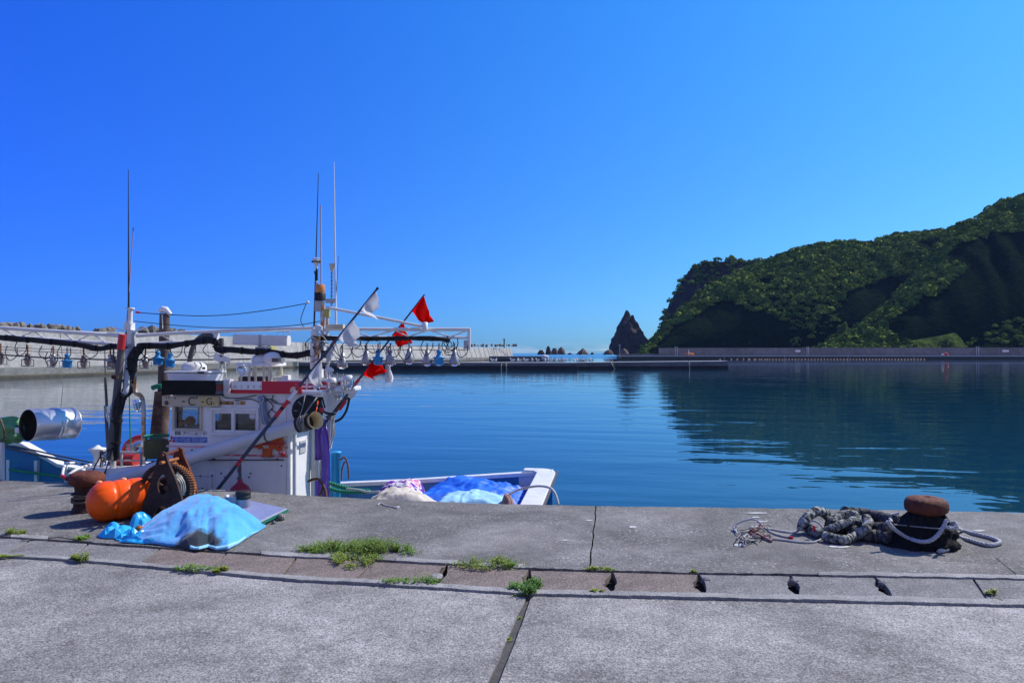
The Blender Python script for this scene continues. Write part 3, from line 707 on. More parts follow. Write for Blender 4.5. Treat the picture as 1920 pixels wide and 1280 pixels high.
# ---------------------------------------------------------------- wooded headland
HILL, hnt, hb = new_mat('hillside')
co = hnt.nodes.new('ShaderNodeTexCoord').outputs['Object']
n1 = noise_node(hnt, co, 0.045, 6, 0.7, 0.5); n2 = noise_node(hnt, co, 0.35, 6, 0.7)
grass = ramp(hnt, n2.outputs[0], [(0.3, (0.004,0.009,0.006)), (0.58, (0.010,0.019,0.008)), (0.80, (0.045,0.066,0.018))]).outputs[0]
rockc = ramp(hnt, n2.outputs[0], [(0.3, (0.009,0.008,0.011)), (0.7, (0.026,0.020,0.022))]).outputs[0]
rm = ramp(hnt, n1.outputs[0], [(0.62, 0.0), (0.70, 1.0)]).outputs[0]
hnt.links.new(mixc(hnt, rm, grass, rockc), hb.inputs['Base Color']); hb.inputs['Roughness'].default_value = 0.95; hb.inputs['Specular IOR Level'].default_value = 0.0
bp = node(hnt, 'ShaderNodeBump', Strength=1.0, Distance=2.0); hnt.links.new(n2.outputs[0], bp.inputs['Height']); hnt.links.new(bp.outputs[0], hb.inputs['Normal'])
CLIFF = M('cliff_rock', (0.060, 0.044, 0.050), 0.95, 0, (0.026, 0.020, 0.026), 0.06, 0.9, 1.0, 0.3, 1.5, spec=0.0)

def layer(ridge, d0, d1, power, seed, spur=14.0, nx=120, ny=44, back=40):
    x0, x1 = ridge[0][0], ridge[-1][0]; P = np.zeros((ny+1, nx+1, 3))
    for i in range(nx+1):
        px = x0+(x1-x0)*i/nx; yr = pl(ridge, px); dr = d1(px); df = d0(px)
        zr = CAM_H + (HY-yr)*dr/FPX
        for j in range(ny+1):
            s = j/ny*1.25
            if s <= 1:
                d = df+(dr-df)*s; z = ZW + 1 + (zr-ZW-1)*(s**power)
                e = math.sin(math.pi*min(1, s))
                q = Vector((px*0.011 + s*1.2, s*0.9, seed*3.1))
                d += spur*e*(1-2*abs(nz3(q*1.7))) + spur*0.5*e*nz3(q*4.3)
                z += e*(2.6*nz3(q*6) + 1.5*nz3(q*14))
            else:
                d = dr+(s-1)*4*back; z = zr-(s-1)*4*back*0.45
            r = ray(px, HY)*d; P[j, i] = (r.x, r.y, z)
    return P
RA = [(1222,661),(1240,606),(1247,590),(1255,568),(1268,545),(1283,518),(1300,499),(1315,494),(1345,490),(1380,489),(1415,491),(1445,497),(1500,520),(1560,560)]
RB = [(1205,662),(1222,652),(1245,625),(1275,588),(1310,558),(1345,535),(1385,512),(1425,498),(1447,493),(1462,484),(1475,478),(1500,469),(1525,463),(1560,458),(1590,456),(1622,459),(1640,457),(1665,447),(1690,443),(1730,440),(1762,437),(1775,436),(1800,425),(1860,420),(1950,410),(2100,380),(2400,340)]
RC = [(1545,661),(1600,625),(1660,580),(1715,520),(1755,470),(1778,440),(1800,422),(1828,414),(1840,404),(1860,394),(1872,382),(1900,377),(1925,366),(1990,345),(2100,320),(2300,300),(2700,290)]
RD = [(1800,661),(1835,635),(1870,600),(1905,560),(1935,520),(1990,480),(2080,450),(2300,420),(2700,410)]
LA = layer(RA, lambda p: 525, lambda p: 575, 0.85, 1, 10, 90)
LB = layer(RB, lambda p: 400, lambda p: 400+min(105, 22+max(0,(p-1205))*0.28), 0.42, 2, 10, 190, 50)
LC = layer(RC, lambda p: 345, lambda p: 345+min(120, 20+max(0,(p-1545))*0.30), 0.50, 3, 10, 170, 50)
LD_ = layer(RD, lambda p: 324, lambda p: 324+min(90, 15+max(0,(p-1800))*0.3), 0.75, 4, 5, 90, 40)
LE_ = layer([(1625,655),(1665,644),(1700,638),(1735,633),(1765,628),(1790,622),(1803,634),(1815,655)], lambda p: 326, lambda p: 326+min(16, 4+max(0,(p-1625))*0.1), 0.85, 6, 2, 40, 16, 10)
LF_ = layer([(1520,655),(1545,640),(1562,628),(1575,612),(1586,600),(1592,618),(1600,655)], lambda p: 372, lambda p: 372+12, 0.9, 7, 1.5, 30, 16, 8)
MEAD = M('bright_grass_slope', (0.085,0.12,0.030), 0.9, 0, (0.022,0.040,0.012), 0.35, 0.95, 1.0, 1.0, 0.8, spec=0.0)
mb = MB()
for P, mi in ((LE_,2),(LF_,2),(LA,1),(LB,0),(LC,0),(LD_,0)):
    h, w = P.shape[:2]
    mb.add(P.reshape(-1,3).tolist(), [(j*w+i, j*w+i+1, (j+1)*w+i+1, (j+1)*w+i) for j in range(h-1) for i in range(w-1)], mi, True)
tag(mb.build('headland', [HILL, CLIFF, MEAD], origin=(100,400,0)), kind='structure')
mb = MB(); mb.hexa([LQ(1238,DQ+12.2,ZW), LQ(2700,DQ+12.2,ZW), LQ(2700,430,ZW), LQ(1238,430,ZW)], [LQ(1238,DQ+12.2,0.4), LQ(2700,DQ+12.2,0.4), LQ(2700,430,1.2), LQ(1238,430,1.2)])
tag(mb.build('shore', HILL, origin=LQ(1600,DQ+60,ZW)), kind='structure')

# tree cover: leaf clumps in thousands of crowns, one mass
LEAF, lnt, lb = new_mat('wood_foliage')
at = node(lnt, 'ShaderNodeAttribute', attribute_name='tint'); co = lnt.nodes.new('ShaderNodeTexCoord').outputs['Object']
n1 = noise_node(lnt, co, 0.02, 3)
c1 = ramp(lnt, at.outputs['Fac'], [(0.0, (0.048,0.088,0.018)), (0.5, (0.13,0.20,0.036)), (1.0, (0.29,0.35,0.065))]).outputs[0]
lnt.links.new(c1, lb.inputs['Base Color']); lb.inputs['Roughness'].default_value = 0.75; lb.inputs['Specular IOR Level'].default_value = 0.0
def forest(layers, seed=3):
    rs = np.random.RandomState(seed); VS, TI = [], []
    for (P, step, keep, smax, size) in layers:
        h, w = P.shape[:2]
        pts = []
        cnt = int(step)
        ii = rs.uniform(0, w-1.001, cnt); jj = rs.uniform(0, (h-1)*smax, cnt)
        i0 = ii.astype(int); j0 = jj.astype(int); fi = (ii-i0)[:,None]; fj = (jj-j0)[:,None]
        A = P[j0,i0]*(1-fi)*(1-fj)+P[j0,i0+1]*fi*(1-fj)+P[j0+1,i0]*(1-fi)*fj+P[j0+1,i0+1]*fi*fj
        for k in range(cnt):
            a = A[k]; s = jj[k]/(h-1)*1.25
            m = mnoise.noise(Vector((a[0]*0.022, a[1]*0.022, a[2]*0.03)))
            if m < keep(s): continue
            pts.append((a, s))
        for (a, s) in pts:
            r = size*(0.55+0.55*rs.rand()+0.9*rs.rand()**5); nl = 52
            u = rs.normal(size=(nl,3)); u /= np.linalg.norm(u, axis=1)[:,None]; u[:,2] = np.abs(u[:,2])*1.0-0.25*rs.rand(nl)
            c = a + np.array([0,0,r*0.45]) + u*np.array([r, r, r*0.8])*(0.70+0.38*rs.rand(nl))[:,None]
            nrm = u + rs.normal(size=(nl,3))*0.45; nrm /= np.linalg.norm(nrm, axis=1)[:,None]
            t1 = np.cross(nrm, rs.normal(size=(nl,3))); t1 /= np.linalg.norm(t1, axis=1)[:,None]; t2 = np.cross(nrm, t1)
            sz = (r*(0.14+0.15*rs.rand(nl)))[:,None]
            VS.append(np.stack([c-t1*sz-t2*sz*0.7, c+t1*sz-t2*sz*0.7, c+t1*sz*0.8+t2*sz, c-t1*sz*0.8+t2*sz], 1).reshape(-1,3))
            TI.append(np.repeat(np.clip(rs.normal(0.45,0.22) + rs.normal(0,0.12,nl), 0, 1), 4))
    V_ = np.concatenate(VS); T_ = np.concatenate(TI); n = len(V_)
    me = bpy.data.meshes.new('forest'); me.vertices.add(n); me.vertices.foreach_set('co', V_.astype(np.float32).ravel())
    me.loops.add(n); me.loops.foreach_set('vertex_index', np.arange(n, dtype=np.int32))
    q = n//4; me.polygons.add(q); me.polygons.foreach_set('loop_start', np.arange(q, dtype=np.int32)*4)
    try: me.polygons.foreach_set('loop_total', np.full(q, 4, dtype=np.int32))
    except Exception: pass
    at_ = me.attributes.new('tint', 'FLOAT', 'POINT'); at_.data.foreach_set('value', T_.astype(np.float32))
    me.materials.append(LEAF); me.update(calc_edges=True); me.validate()
    o = bpy.data.objects.new('forest', me); COL.objects.link(o); return o
fo = forest([(LA, 900, lambda s: 0.9 if s < 0.72 else -0.6, 0.84, 2.4),
             (LB, 11500, lambda s: 0.16-s*0.95 if s < 0.8 else -1, 0.86, 2.1),
             (LC, 10500, lambda s: 0.14-s*0.85 if s < 0.85 else -1, 0.86, 2.0),
             (LE_, 170, lambda s: -0.05, 0.8, 1.0), (LF_, 60, lambda s: -0.05, 0.8, 1.0),
             (LD_, 1800, lambda s: 0.05-s*0.4 if s < 0.93 else -1, 0.86, 1.5)])
tag(fo, 'dense green trees covering the slopes of the headland', 'forest', kind='stuff')
# ================================================================== THE FISHING BOAT
YC = 8.55                                          # the boat's centre line, parallel to the quay
def W(px, py, Y=YC): return V(px, py, Y)
HULLB = M('hull_inside_blue', (0.02, 0.16, 0.42), 0.45, 0, (0.03, 0.22, 0.30), 2.5, 0.7, 0.1)
DECKB = M('deck_teal', (0.02, 0.20, 0.28), 0.6, 0, (0.05, 0.13, 0.16), 4, 0.8, 0.2)
MESHG = M('white_hull', (0.76, 0.77, 0.78), 0.35, 0, (0.52, 0.52, 0.50), 2, 0.5)
boat = thing('fishing_boat', 'white and blue squid fishing boat with two masts and lamp booms, moored along the quay', 'boat', (-6, YC, ZW-0.4))
FARG = [(5,840),(60,853),(120,867),(170,879),(300,898),(450,906),(640,903),(760,898),(900,889),(1037,880)]
st = [V(x, y, 9.5) for x, y in FARG]
st = [(p.x, 0.95, p.z) for p in st]
st = [(-12.4, 0.03, 0.62), (-11.6, 0.42, 0.48), (-10.4, 0.78, 0.30), (-9.2, 0.93, 0.16)] + st
st = [s for i, s in enumerate(st) if i < 4 or s[0] > -9.0]
XST = st[-1][0]
def hull_pts(x, hb, z, t=0.0):
    return [Vector((x, YC-hb+t, z)), Vector((x, YC-hb*0.97+t, z-0.45)), Vector((x, YC-hb*0.86+t, ZW-0.1)), Vector((x, YC-hb*0.4, ZW-0.45)), Vector((x, YC+hb*0.4, ZW-0.45)), Vector((x, YC+hb*0.86-t, ZW-0.1)), Vector((x, YC+hb*0.97-t, z-0.45)), Vector((x, YC+hb-t, z))]
mb = MB(); rows = [hull_pts(*s) for s in st]
for k_, dx_ in ((1,-.16),(2,-.36),(3,-.5),(4,-.5),(5,-.36),(6,-.16)): rows[-1][k_].x += dx_
for r in rows: r[0].z -= 0.13
for k_, dy_ in ((7,.14),(6,.13),(5,.08)): rows[-1][k_].y -= dy_
rows[-1][7].x -= .03
mb.add([p for r in rows for p in r], [(i*8+j, i*8+j+1, i*8+j+9, i*8+j+8) for i in range(len(rows)-1) for j in range(7)] + [tuple(range((len(rows)-1)*8, len(rows)*8))], 0, False)
ZD = -0.82
inn = [[Vector((x, YC-hb+0.08, z-0.15)), Vector((x, YC-hb*0.93+0.06, ZD)), Vector((x, YC+hb*0.93-0.06, ZD)), Vector((x, YC+hb-0.08, z-0.02))] for x, hb, z in st if hb > 0.3]
n = len(inn); mb.add([p for r in inn for p in r], [(i*4+j, i*4+j+4, i*4+j+5, i*4+j+1) for i in range(n-1) for j in (0, 2)], 1)
mb.add([inn[-1][0]-Vector((.1,0,0)), inn[-1][1]-Vector((.1,0,0)), inn[-1][2]-Vector((.1,0,0)), inn[-1][3]-Vector((.1,0,0))], [(0,1,2,3)], 1)
mb.build('hull', [MESHG, HULLB], boat)
mb = MB(); mb.add([p for r in inn for p in r], [(i*4+1, i*4+5, i*4+6, i*4+2) for i in range(n-1)]); mb.build('deck', DECKB, boat)
mb = MB()                                          # gunwale cap, all round
for sgn in (-1, 1):
    a = []; 
    for x, hb, z in st:
        y = YC+sgn*hb; z = z - (0.13 if sgn < 0 else 0)
        a.append([Vector((x, y+sgn*0.03, z-0.05)), Vector((x, y+sgn*0.03, z)), Vector((x, y-sgn*0.13*min(1, hb*3), z+0.004)), Vector((x, y-sgn*0.13*min(1, hb*3), z-0.05))])
    k = len(a)
    fs = [(i*4+j, i*4+(j+1) % 4, i*4+4+(j+1) % 4, i*4+4+j) for i in range(k-1) for j in range(4)]
    if sgn > 0: fs = [f[::-1] for f in fs]
    mb.add([p for r in a for p in r], fs + [(0,1,2,3), tuple(range(k*4-4, k*4))])
x, hb, z = st[-1]
RTS = Matrix.Rotation(math.atan2(0.13, 2*hb), 3, 'X')
def capz(y): return z - 0.13*(YC+hb-y)/(2*hb) + 0.008
O_ = [(x-.20, YC-hb-.03), (x+.05, YC-hb-.03), (x+.05, YC+hb-.20)] + [(x+.05-.20*(1-math.cos(t_)), YC+hb-.20+.235*math.sin(t_)) for t_ in (0.3,0.6,0.9,1.2,1.57)] + [(x-.40, YC+hb+.035), (x-.40, YC+hb-.09), (x-.26, YC+hb-.11), (x-.20, YC+hb-.20)]
mb.prism([(px_2, py_2, capz(py_2)) for px_2, py_2 in O_], (0,0,-0.062))
mb.build('gunwale', W_PAINT, boat, bevel=0.008)
mb = MB(); mb.box((x+0.07, YC, z-0.085), (0.02, 2*hb, 0.025), 0, RTS); mb.box((x-0.19, YC, z-0.085), (0.02, 2*hb-0.2, 0.05), 0, RTS); mb.build('rubbing_strip', DGREY, boat)
for px_r in (72, 20, 128):                          # ribs and shelf pipe inside the far bulwark
    t = V(px_r, 868, 9.40); mb = MB(); mb.box((t.x, 9.38, -0.45), (0.05, 0.07, 0.7)); mb.build('bulwark_rib', MESHG, boat)
mb = MB(); mb.tube([W(18,880,9.3), W(60,886,9.3), W(110,893,9.3), W(170,905,9.3)], 0.022); mb.build('shelf_pipe', GREEN_ROPE, boat)
# white rail plank lying along the far bulwark
mb = MB(); mb.tube([W(12,838,9.35), W(70,852,9.3), W(168,872,9.2)], 0.02, 6); mb.tube([W(25,835,9.25), W(100,852,9.2), W(178,868,9.1)], 0.014, 6); mb.build('side_rail', DGREY, boat)
mb = MB(); mb.box(W(2,874,7.75), (0.07, 0.05, 0.62)); mb.build('bow_stanchion', W_PAINT, boat, bevel=0.01)

# ---------------------------------------------------------------- wheelhouse
YN, YF = 8.0, 9.2
XL, XR = V(316,830,YN).x, V(541,830,YN).x
ZR = V(430,739,YN).z
def zx(px, py): p = V(px, py, YN); return p.x, p.z
w1l, w1t = zx(329,762); w1r, w1b = zx(376,803)
w2l, w2t = zx(400,768); w2r, w2b = zx(483,812)
root = boat
def wall_grid(y0, y1, xs, zs, holes, mb):
    for i in range(len(xs)-1):
        for j in range(len(zs)-1):
            if (i, j) in holes: continue
            mb.hexa([(xs[i],y0,zs[j]),(xs[i+1],y0,zs[j]),(xs[i+1],y1,zs[j]),(xs[i],y1,zs[j])], [(xs[i],y0,zs[j+1]),(xs[i+1],y0,zs[j+1]),(xs[i+1],y1,zs[j+1]),(xs[i],y1,zs[j+1])])
mb = MB(); t = 0.05
def panel(x0, x1, z0, z1, y=YN, th=t): mb.box(((x0+x1)/2, y+th/2, (z0+z1)/2), (x1-x0, th, z1-z0))
slant = 0.09
mb.prism([(XL-slant,YN,ZD),(w1l,YN,ZD),(w1l,YN,ZR),(XL+slant*0.7,YN,ZR)], (0,t,0))
for (a, b_) in ((w1r, w2l), (w2r, XR)): panel(a, b_, ZD, ZR)
panel(w1l, w1r, ZD, w1b); panel(w1l, w1r, w1t, ZR); panel(w2l, w2r, ZD, w2b); panel(w2l, w2r, w2t, ZR)
mb.prism([(XL-slant,YF-t,ZD),(w1l,YF-t,ZD),(w1l,YF-t,ZR),(XL+slant*0.7,YF-t,ZR)], (0,t,0))
zm0, zm1 = w2b-0.02, w2t+0.02
panel(w1l, XR, ZD, zm0, YF-t); panel(w1l, XR, zm1, ZR, YF-t); panel(w1l, w2l+0.05, zm0, zm1, YF-t); panel(w2r-0.02, XR, zm0, zm1, YF-t); panel((w2l+w2r)/2-0.05, (w2l+w2r)/2+0.05, zm0, zm1, YF-t)
# forward wall with its windscreen opening, aft wall with the door opening
zf0, zf1 = w1b, w1t
def fx(z): return XL-slant + (slant*1.7)*(z-ZD)/(ZR-ZD)
def fpanel(y0, y1, z0, z1): mb.hexa([(fx(z0),y0,z0),(fx(z0)+t,y0,z0),(fx(z0)+t,y1,z0),(fx(z0),y1,z0)], [(fx(z1),y0,z1),(fx(z1)+t,y0,z1),(fx(z1)+t,y1,z1),(fx(z1),y1,z1)])
fpanel(YN+t, YF-t, ZD, zf0); fpanel(YN+t, YF-t, zf1, ZR); fpanel(YN+t, YN+.15, zf0, zf1); fpanel(YF-.15, YF-t, zf0, zf1); fpanel(8.55, 8.65, zf0, zf1)
mb.box((XR-t/2, (YN+YF)/2, (ZD+ZR)/2), (t, YF-YN-2*t, ZR-ZD))
wh = mb.build('wheelhouse', W_WALL, boat)
mb = MB(); mb.box(((XL+XR)/2, (YN+YF)/2, ZD+0.25), (XR-XL-0.2, YF-YN-0.12, 0.03)); mb.build('cabin_floor', DGREY, wh)
# roof with an overhang aft and its drooping side cheeks
XO = V(640,742,8.6).x
mb = MB(); mb.box(((XL+XO)/2-0.02, (YN+YF)/2, ZR+0.03), (XO-XL+0.08, YF-YN+0.1, 0.06)); mb.build('roof', W_WALL, boat, bevel=0.012)
def cheek(y, th):
    P = []
    for x, yy in ((541,744),(604,744),(606,750),(598,757),(585,764),(574,775),(566,790),(562,806),(560,815),(541,815)):
        p = V(x, yy, YN); P.append((p.x, y, p.z))
    P = [(XR, y, ZR), (XO, y, ZR), (XO-0.05, y, ZR-0.08)] + [(XR+(XO-XR)*k*(0.93), y, ZR-0.10-(1-k)**1.6*0.42) for k in (0.85,0.7,0.55,0.42,0.3,0.2,0.1,0.0)]
    return MB().prism(P, (0, th, 0))
cheek(YN+0.002, 0.03).build('roof_cheek', W_WALL, boat); cheek(YF-0.05, 0.03).build('roof_cheek', W_WALL, boat)
# glass that lets one see in
GL, gnt, gb_ = new_mat('window_glass'); gnt.nodes.remove(gb_)
tr = node(gnt, 'ShaderNodeBsdfTransparent'); tr.inputs[0].default_value = (0.62,0.66,0.68,1)
gl = node(gnt, 'ShaderNodeBsdfGlossy'); gl.inputs['Roughness'].default_value = 0.02
fr = node(gnt, 'ShaderNodeFresnel', IOR=1.55); ms = node(gnt, 'ShaderNodeMixShader')
gnt.links.new(fr.outputs[0], ms.inputs[0]); gnt.links.new(tr.outputs[0], ms.inputs[1]); gnt.links.new(gl.outputs[0], ms.inputs[2])
gnt.links.new(ms.outputs[0], [x for x in gnt.nodes if x.type == 'OUTPUT_MATERIAL'][0].inputs[0])
def frame_mb(x0, x1, z0, z1, y, w, dp, mb=None):
    mb = mb or MB()
    mb.box(((x0+x1)/2, y, z1+w/2), (x1-x0+2*w, dp, w)); mb.box(((x0+x1)/2, y, z0-w/2), (x1-x0+2*w, dp, w))
    mb.box((x0-w/2, y, (z0+z1)/2), (w, dp, z1-z0)); mb.box((x1+w/2, y, (z0+z1)/2), (w, dp, z1-z0)); return mb
f1 = frame_mb(w1l, w1r, w1b, w1t, YN-0.008, 0.028, 0.035).build('window', CREAM, boat, bevel=0.004)
MB().box(((w1l+w1r)/2, YN+0.02, (w1b+w1t)/2), (w1r-w1l, 0.006, w1t-w1b)).build('pane', GL, f1)
mb = frame_mb(w2l, w2r, w2b, w2t, YN-0.012, 0.03, 0.04)
xm = V(438,790,YN).x; mb.box((xm, YN-0.004, (w2b+w2t)/2), (0.045, 0.03, w2t-w2b))
zt2, zb2 = V(440,775,YN).z, V(440,806,YN).z
for (a, b_) in ((w2l, xm-.0225), (xm+.0225, w2r)):
    mb.box(((a+b_)/2, YN, (w2t+zt2)/2), (b_-a, 0.022, w2t-zt2)); mb.box(((a+b_)/2, YN, (w2b+zb2)/2), (b_-a, 0.022, zb2-w2b)); mb.box((a+0.012 if a == w2l else b_-0.012, YN, (zb2+zt2)/2), (0.024, 0.022, zt2-zb2))
f2 = mb.build('window', W_PAINT, boat, bevel=0.003)
mb = MB()
mb.box(((w2l+.024+xm-.0225)/2, YN+0.022, (zb2+zt2)/2), (xm-w2l-.0465, 0.006, zt2-zb2)); mb.build('pane', GL, f2)
mb = MB(); mb.box(((xm+.0225+w2r-.024)/2, YN+0.026, (zb2+zt2)/2), (w2r-xm-.0465, 0.006, zt2-zb2)); mb.build('pane', GL, f2)
mb = MB(); c = V(472,780,YN-0.006); mb.lathe([(0.0,-0.004),(0.042,-0.004),(0.042,0.004),(0,0.004)], (c.x, YN+0.012, c.z), (0,1,0), 24); mb.build('round_sticker', W_PAINT, f2)
# things kept inside
mb = MB(); c = V(357,789,8.2); mb.ball((c.x, 8.2, c.z), 0.066); tag(mb.build('net_float', ORANGE), 'round orange float behind the small cabin window', 'float')
mb = MB(); c = V(339,793,8.12); mb.ball((c.x+.01, 8.12, c.z), 0.055); tag(mb.build('net_float', ORANGE), 'second orange float at the lower left behind the small cabin window', 'float')
mb = MB(); c = V(355,800,8.2); mb.box((c.x+.02, 8.22, c.z-0.03), (0.24, 0.26, 0.03)); mb.build('cabin_shelf', CREAM, wh)
mb = MB(); c = V(445,812,8.7); mb.box((c.x, 8.7, c.z), (0.55, 0.4, 0.22)); mb.build('cabin_console', DGREY, wh, bevel=0.02)
# wall furniture below the windows
mb = MB(); mb.rod(W(385,862,YN-0.015), W(532,862,YN-0.015), 0.008); mb.build('hand_rail', DGREY, wh)
for x in (401, 402, 520): 
    mb = MB(); mb.lathe([(0.014,-0.02),(0.014,0.01)], W(x, 861, YN-0.01), (0,1,0), 10); mb.build('rail_bracket', DGREY, wh)
RUSTY_BOLT = M('bolt', (0.10,0.09,0.085), 0.6, 0.3)
for (x, y) in ((376,892),(398,891),(415,887),(422,894),(467,894),(470,887),(443,870),(528,873),(360,843),(452,905),(380,915)):
    mb = MB(); mb.lathe([(0.011,-0.008),(0.011,0.004)], W(x, y, YN-0.002), (0,1,0), 8); mb.build('bolt', RUSTY_BOLT, wh)
mb = MB(); a, b_ = W(360,892,YN), W(398,930,YN); frame_mb(a.x, b_.x, b_.z, a.z, YN-0.002, 0.006, 0.012, mb); mb.build('hatch_frame', LGREY, wh)
mb = MB(); mb.box(((V(537,760,YN)).x, YN-0.001, (ZD+ZR)/2), (0.004, 0.006, ZR-ZD)); mb.build('wall_seam', LGREY, wh)
REDST = M('faded_red_stripe', (0.62, 0.04, 0.08), 0.5, 0, (0.72, 0.42, 0.45), 9, 1.0, lo=0.40, hi=0.62)
REDPK = M('pink_faded_stripe', (0.75, 0.42, 0.48), 0.5, 0, (0.62, 0.07, 0.13), 7, 1.0, lo=0.5, hi=0.7)
def stripe(x0, x1, y0, y1, m, name='painted_stripe', Y=YN, dp=0.003):
    a, b_ = V(x0, y0, Y), V(x1, y1, Y); mb = MB(); mb.box(((a.x+b_.x)/2, Y-dp/2-0.0005, (a.z+b_.z)/2), (b_.x-a.x, dp, a.z-b_.z)); return mb.build(name, m, wh)
stripe(312,392,834,839.5,REDPK); stripe(440,540,834,841,REDST); stripe(318,352,849,854,REDST); stripe(404,540,850,857,REDST)
# door panel, posts and gear on the aft wall
DOORP = M('door_white', (0.82, 0.82, 0.81), 0.3, 0, (0.70,0.69,0.67), 3, 0.5)
mb = MB(); mb.box((XR+0.018, 8.32, (ZD+0.62)/2), (0.03, 0.36, 0.62-ZD)); d_ = mb.build('door', DOORP, boat, bevel=0.008)
mb = MB(); mb.box((XR+0.04, 8.30, 0.36), (0.012, 0.16, 0.16)); frame_mb(0,0,0,0,0,0,0,MB()); mb.build('notice_plate', LGREY, d_, bevel=0.003)
mb = MB(); mb.rod((XR+0.05, 8.06, ZD), (XR+0.05, 8.06, 0.66), 0.026); mb.build('door_post', W_PAINT, boat)
mb = MB(); mb.rod((XR+0.06, 8.56, ZD), (XR+0.06, 8.56, 0.70), 0.03); mb.build('door_post', W_PAINT, boat)
mb = MB(); mb.box((XR+0.07, 8.32, 0.655), (0.16, 0.52, 0.035)); mb.build('door_shelf', W_PAINT, boat, bevel=0.006)

# ---------------------------------------------------------------- boards and writing
def text_obj(s, origin, size, parent, mat, right=(1,0,0), up=(0,0,1), depth=0.0012, name='lettering', align='LEFT', width=None):
    cu = bpy.data.curves.new('lettering', 'FONT'); cu.body = s; cu.size = size; cu.extrude = depth; cu.align_x = align
    tmp = bpy.data.objects.new('tmp', cu); COL.objects.link(tmp)
    dg = bpy.context.evaluated_depsgraph_get(); me = bpy.data.meshes.new_from_object(tmp.evaluated_get(dg))
    bpy.data.objects.remove(tmp); bpy.data.curves.remove(cu)
    rt, u = Vector(right), Vector(up); nn = rt.cross(u); xs_ = [v.co.x for v in me.vertices] or [0, 1]
    k = 1.0 if not width else width/max(1e-6, max(xs_)-min(xs_))
    for v in me.vertices: v.co = rt*(v.co.x*k)+u*v.co.y+nn*v.co.z
    me.materials.clear(); me.materials.append(mat)
    o = bpy.data.objects.new(name, me); COL.objects.link(o); place(o, origin, parent); return o
INK = M('black_lettering', (0.03,0.028,0.026), 0.6, 0, (0.09,0.08,0.07), 30, 0.8)
BOARD = M('weathered_board', (0.60,0.53,0.40), 0.7, 0, (0.45,0.37,0.24), 5, 0.8, 0.2)
def board(x0, y0, x1, y1, Y, mat, name, th=0.02, parent=boat, bevel=0.003):
    a, b_ = V(x0, y0, Y), V(x1, y1, Y); mb = MB(); mb.box(((a.x+b_.x)/2, Y, (a.z+b_.z)/2), (b_.x-a.x, th, a.z-b_.z))
    return mb.build(name, mat, parent, bevel=bevel), a, b_
nb, a, b_ = board(304.5,742,411,762,YN-0.035,BOARD,'name_board')
YB = YN-0.035-0.0115
mb = MB(); p, q = V(376,742.5,YB), V(410,761,YB); mb.box(((p.x+q.x)/2, YB, (p.z+q.z)/2), (q.x-p.x, 0.002, p.z-q.z)); mb.build('yellow_patch', M('old_yellow_paint',(0.62,0.48,0.10),0.7,0,(0.58,0.50,0.36),8,0.9,lo=0.3,hi=0.6), nb)
for s, x, y, sz in (('’', 310, 754, .10), ('’', 315, 754, .10), ('ﾞ', 326, 757, .10), ('-', 340, 758, .17), ('C', 352, 759.5, .15), ('’', 366, 759, .16), ('-', 377, 757.5, .13), ('G', 386, 758.5, .125), ('.', 399, 757, .12)):
    if sz: text_obj(s, V(x, y, YB-0.003), sz, nb, INK)
mb = MB(); p = V(312,755,YB-0.002); mb.lathe([(0,-.002),(0.028,-.002),(0.028,.002),(0,.002)], p, (0,1,0), 18); mb.build('round_stain', M('brown_stain',(0.13,0.07,0.05),0.7), nb)
nb2, a, b_ = board(410.5,751.5,460,758.8,YN-0.006,M('orange_label',(0.60,0.30,0.07),0.6,0,(0.50,0.36,0.20),20,0.8),'number_plate', 0.006)
p = V(440,752,YN); q = V(450,758,YN); mb = MB(); mb.box(((p.x+q.x)/2, YN-0.011, (p.z+q.z)/2), (q.x-p.x, 0.003, p.z-q.z)); mb.build('white_label', W_PAINT, nb2)
text_obj('最大搭載人員', V(412,757.8,YN-0.0102), 0.042, nb2, INK, width=0.185); text_obj('10', V(441,757.8,YN-0.0136), 0.05, nb2, INK); text_obj('名', V(451.5,757.8,YN-0.0102), 0.042, nb2, INK)
LAB = M('grey_label', (0.55,0.55,0.52), 0.6)
nb3, a, b_ = board(328,806.5,377,816,YN-0.004,M('white_label_plate',(0.70,0.70,0.68),0.5),'label_plate',0.004)
mb = MB(); p, q = V(329,808,YN), V(339,815,YN); mb.box(((p.x+q.x)/2, YN-0.0075, (p.z+q.z)/2), (q.x-p.x, 0.002, p.z-q.z)); mb.build('dark_mark', DGREY, nb3)
text_obj('田', V(330,814.5,YN-0.0095), 0.05, nb3, LAB); text_obj('7ｰ’…ε', V(343,814.5,YN-0.0072), 0.055, nb3, INK, width=0.20)
mb = MB(); c = V(383.5,811.5,YN-0.003); mb.tube([c+Vector((math.cos(t_)*0.026,0,math.sin(t_)*0.026)) for t_ in np.linspace(0,6.283,25)[:-1]], 0.0022, 5, closed=True); ring = mb.build('round_mark', M('blue_grey_ink',(0.20,0.24,0.36),0.6), boat)
text_obj('b', c+Vector((-0.010,-0.002,-0.013)), 0.042, ring, INK)
BLP = M('blue_plate', (0.035,0.13,0.50), 0.45, 0, (0.30,0.36,0.62), 10, 0.8, lo=0.5, hi=0.75)
pb = MB(); poly = [V(322.5,818.5,YN), V(388.5,819,YN), V(388.5,829.5,YN), V(328.5,829,YN)]; pb.prism([Vector((p.x, YN-0.004, p.z)) for p in poly], (0,0.003,0)); bp_ = pb.build('engine_maker_plate', BLP, boat)
text_obj('ピーTリUロ', V(328.5,827.4,YN-0.0055), 0.066, bp_, W_PAINT, width=0.20)
text_obj('回ロ55M', V(360,827.4,YN-0.0055), 0.064, bp_, M('worn_white_lettering',(0.62,0.64,0.74),0.5,0,(0.35,0.42,0.68),16,0.9), width=0.19)
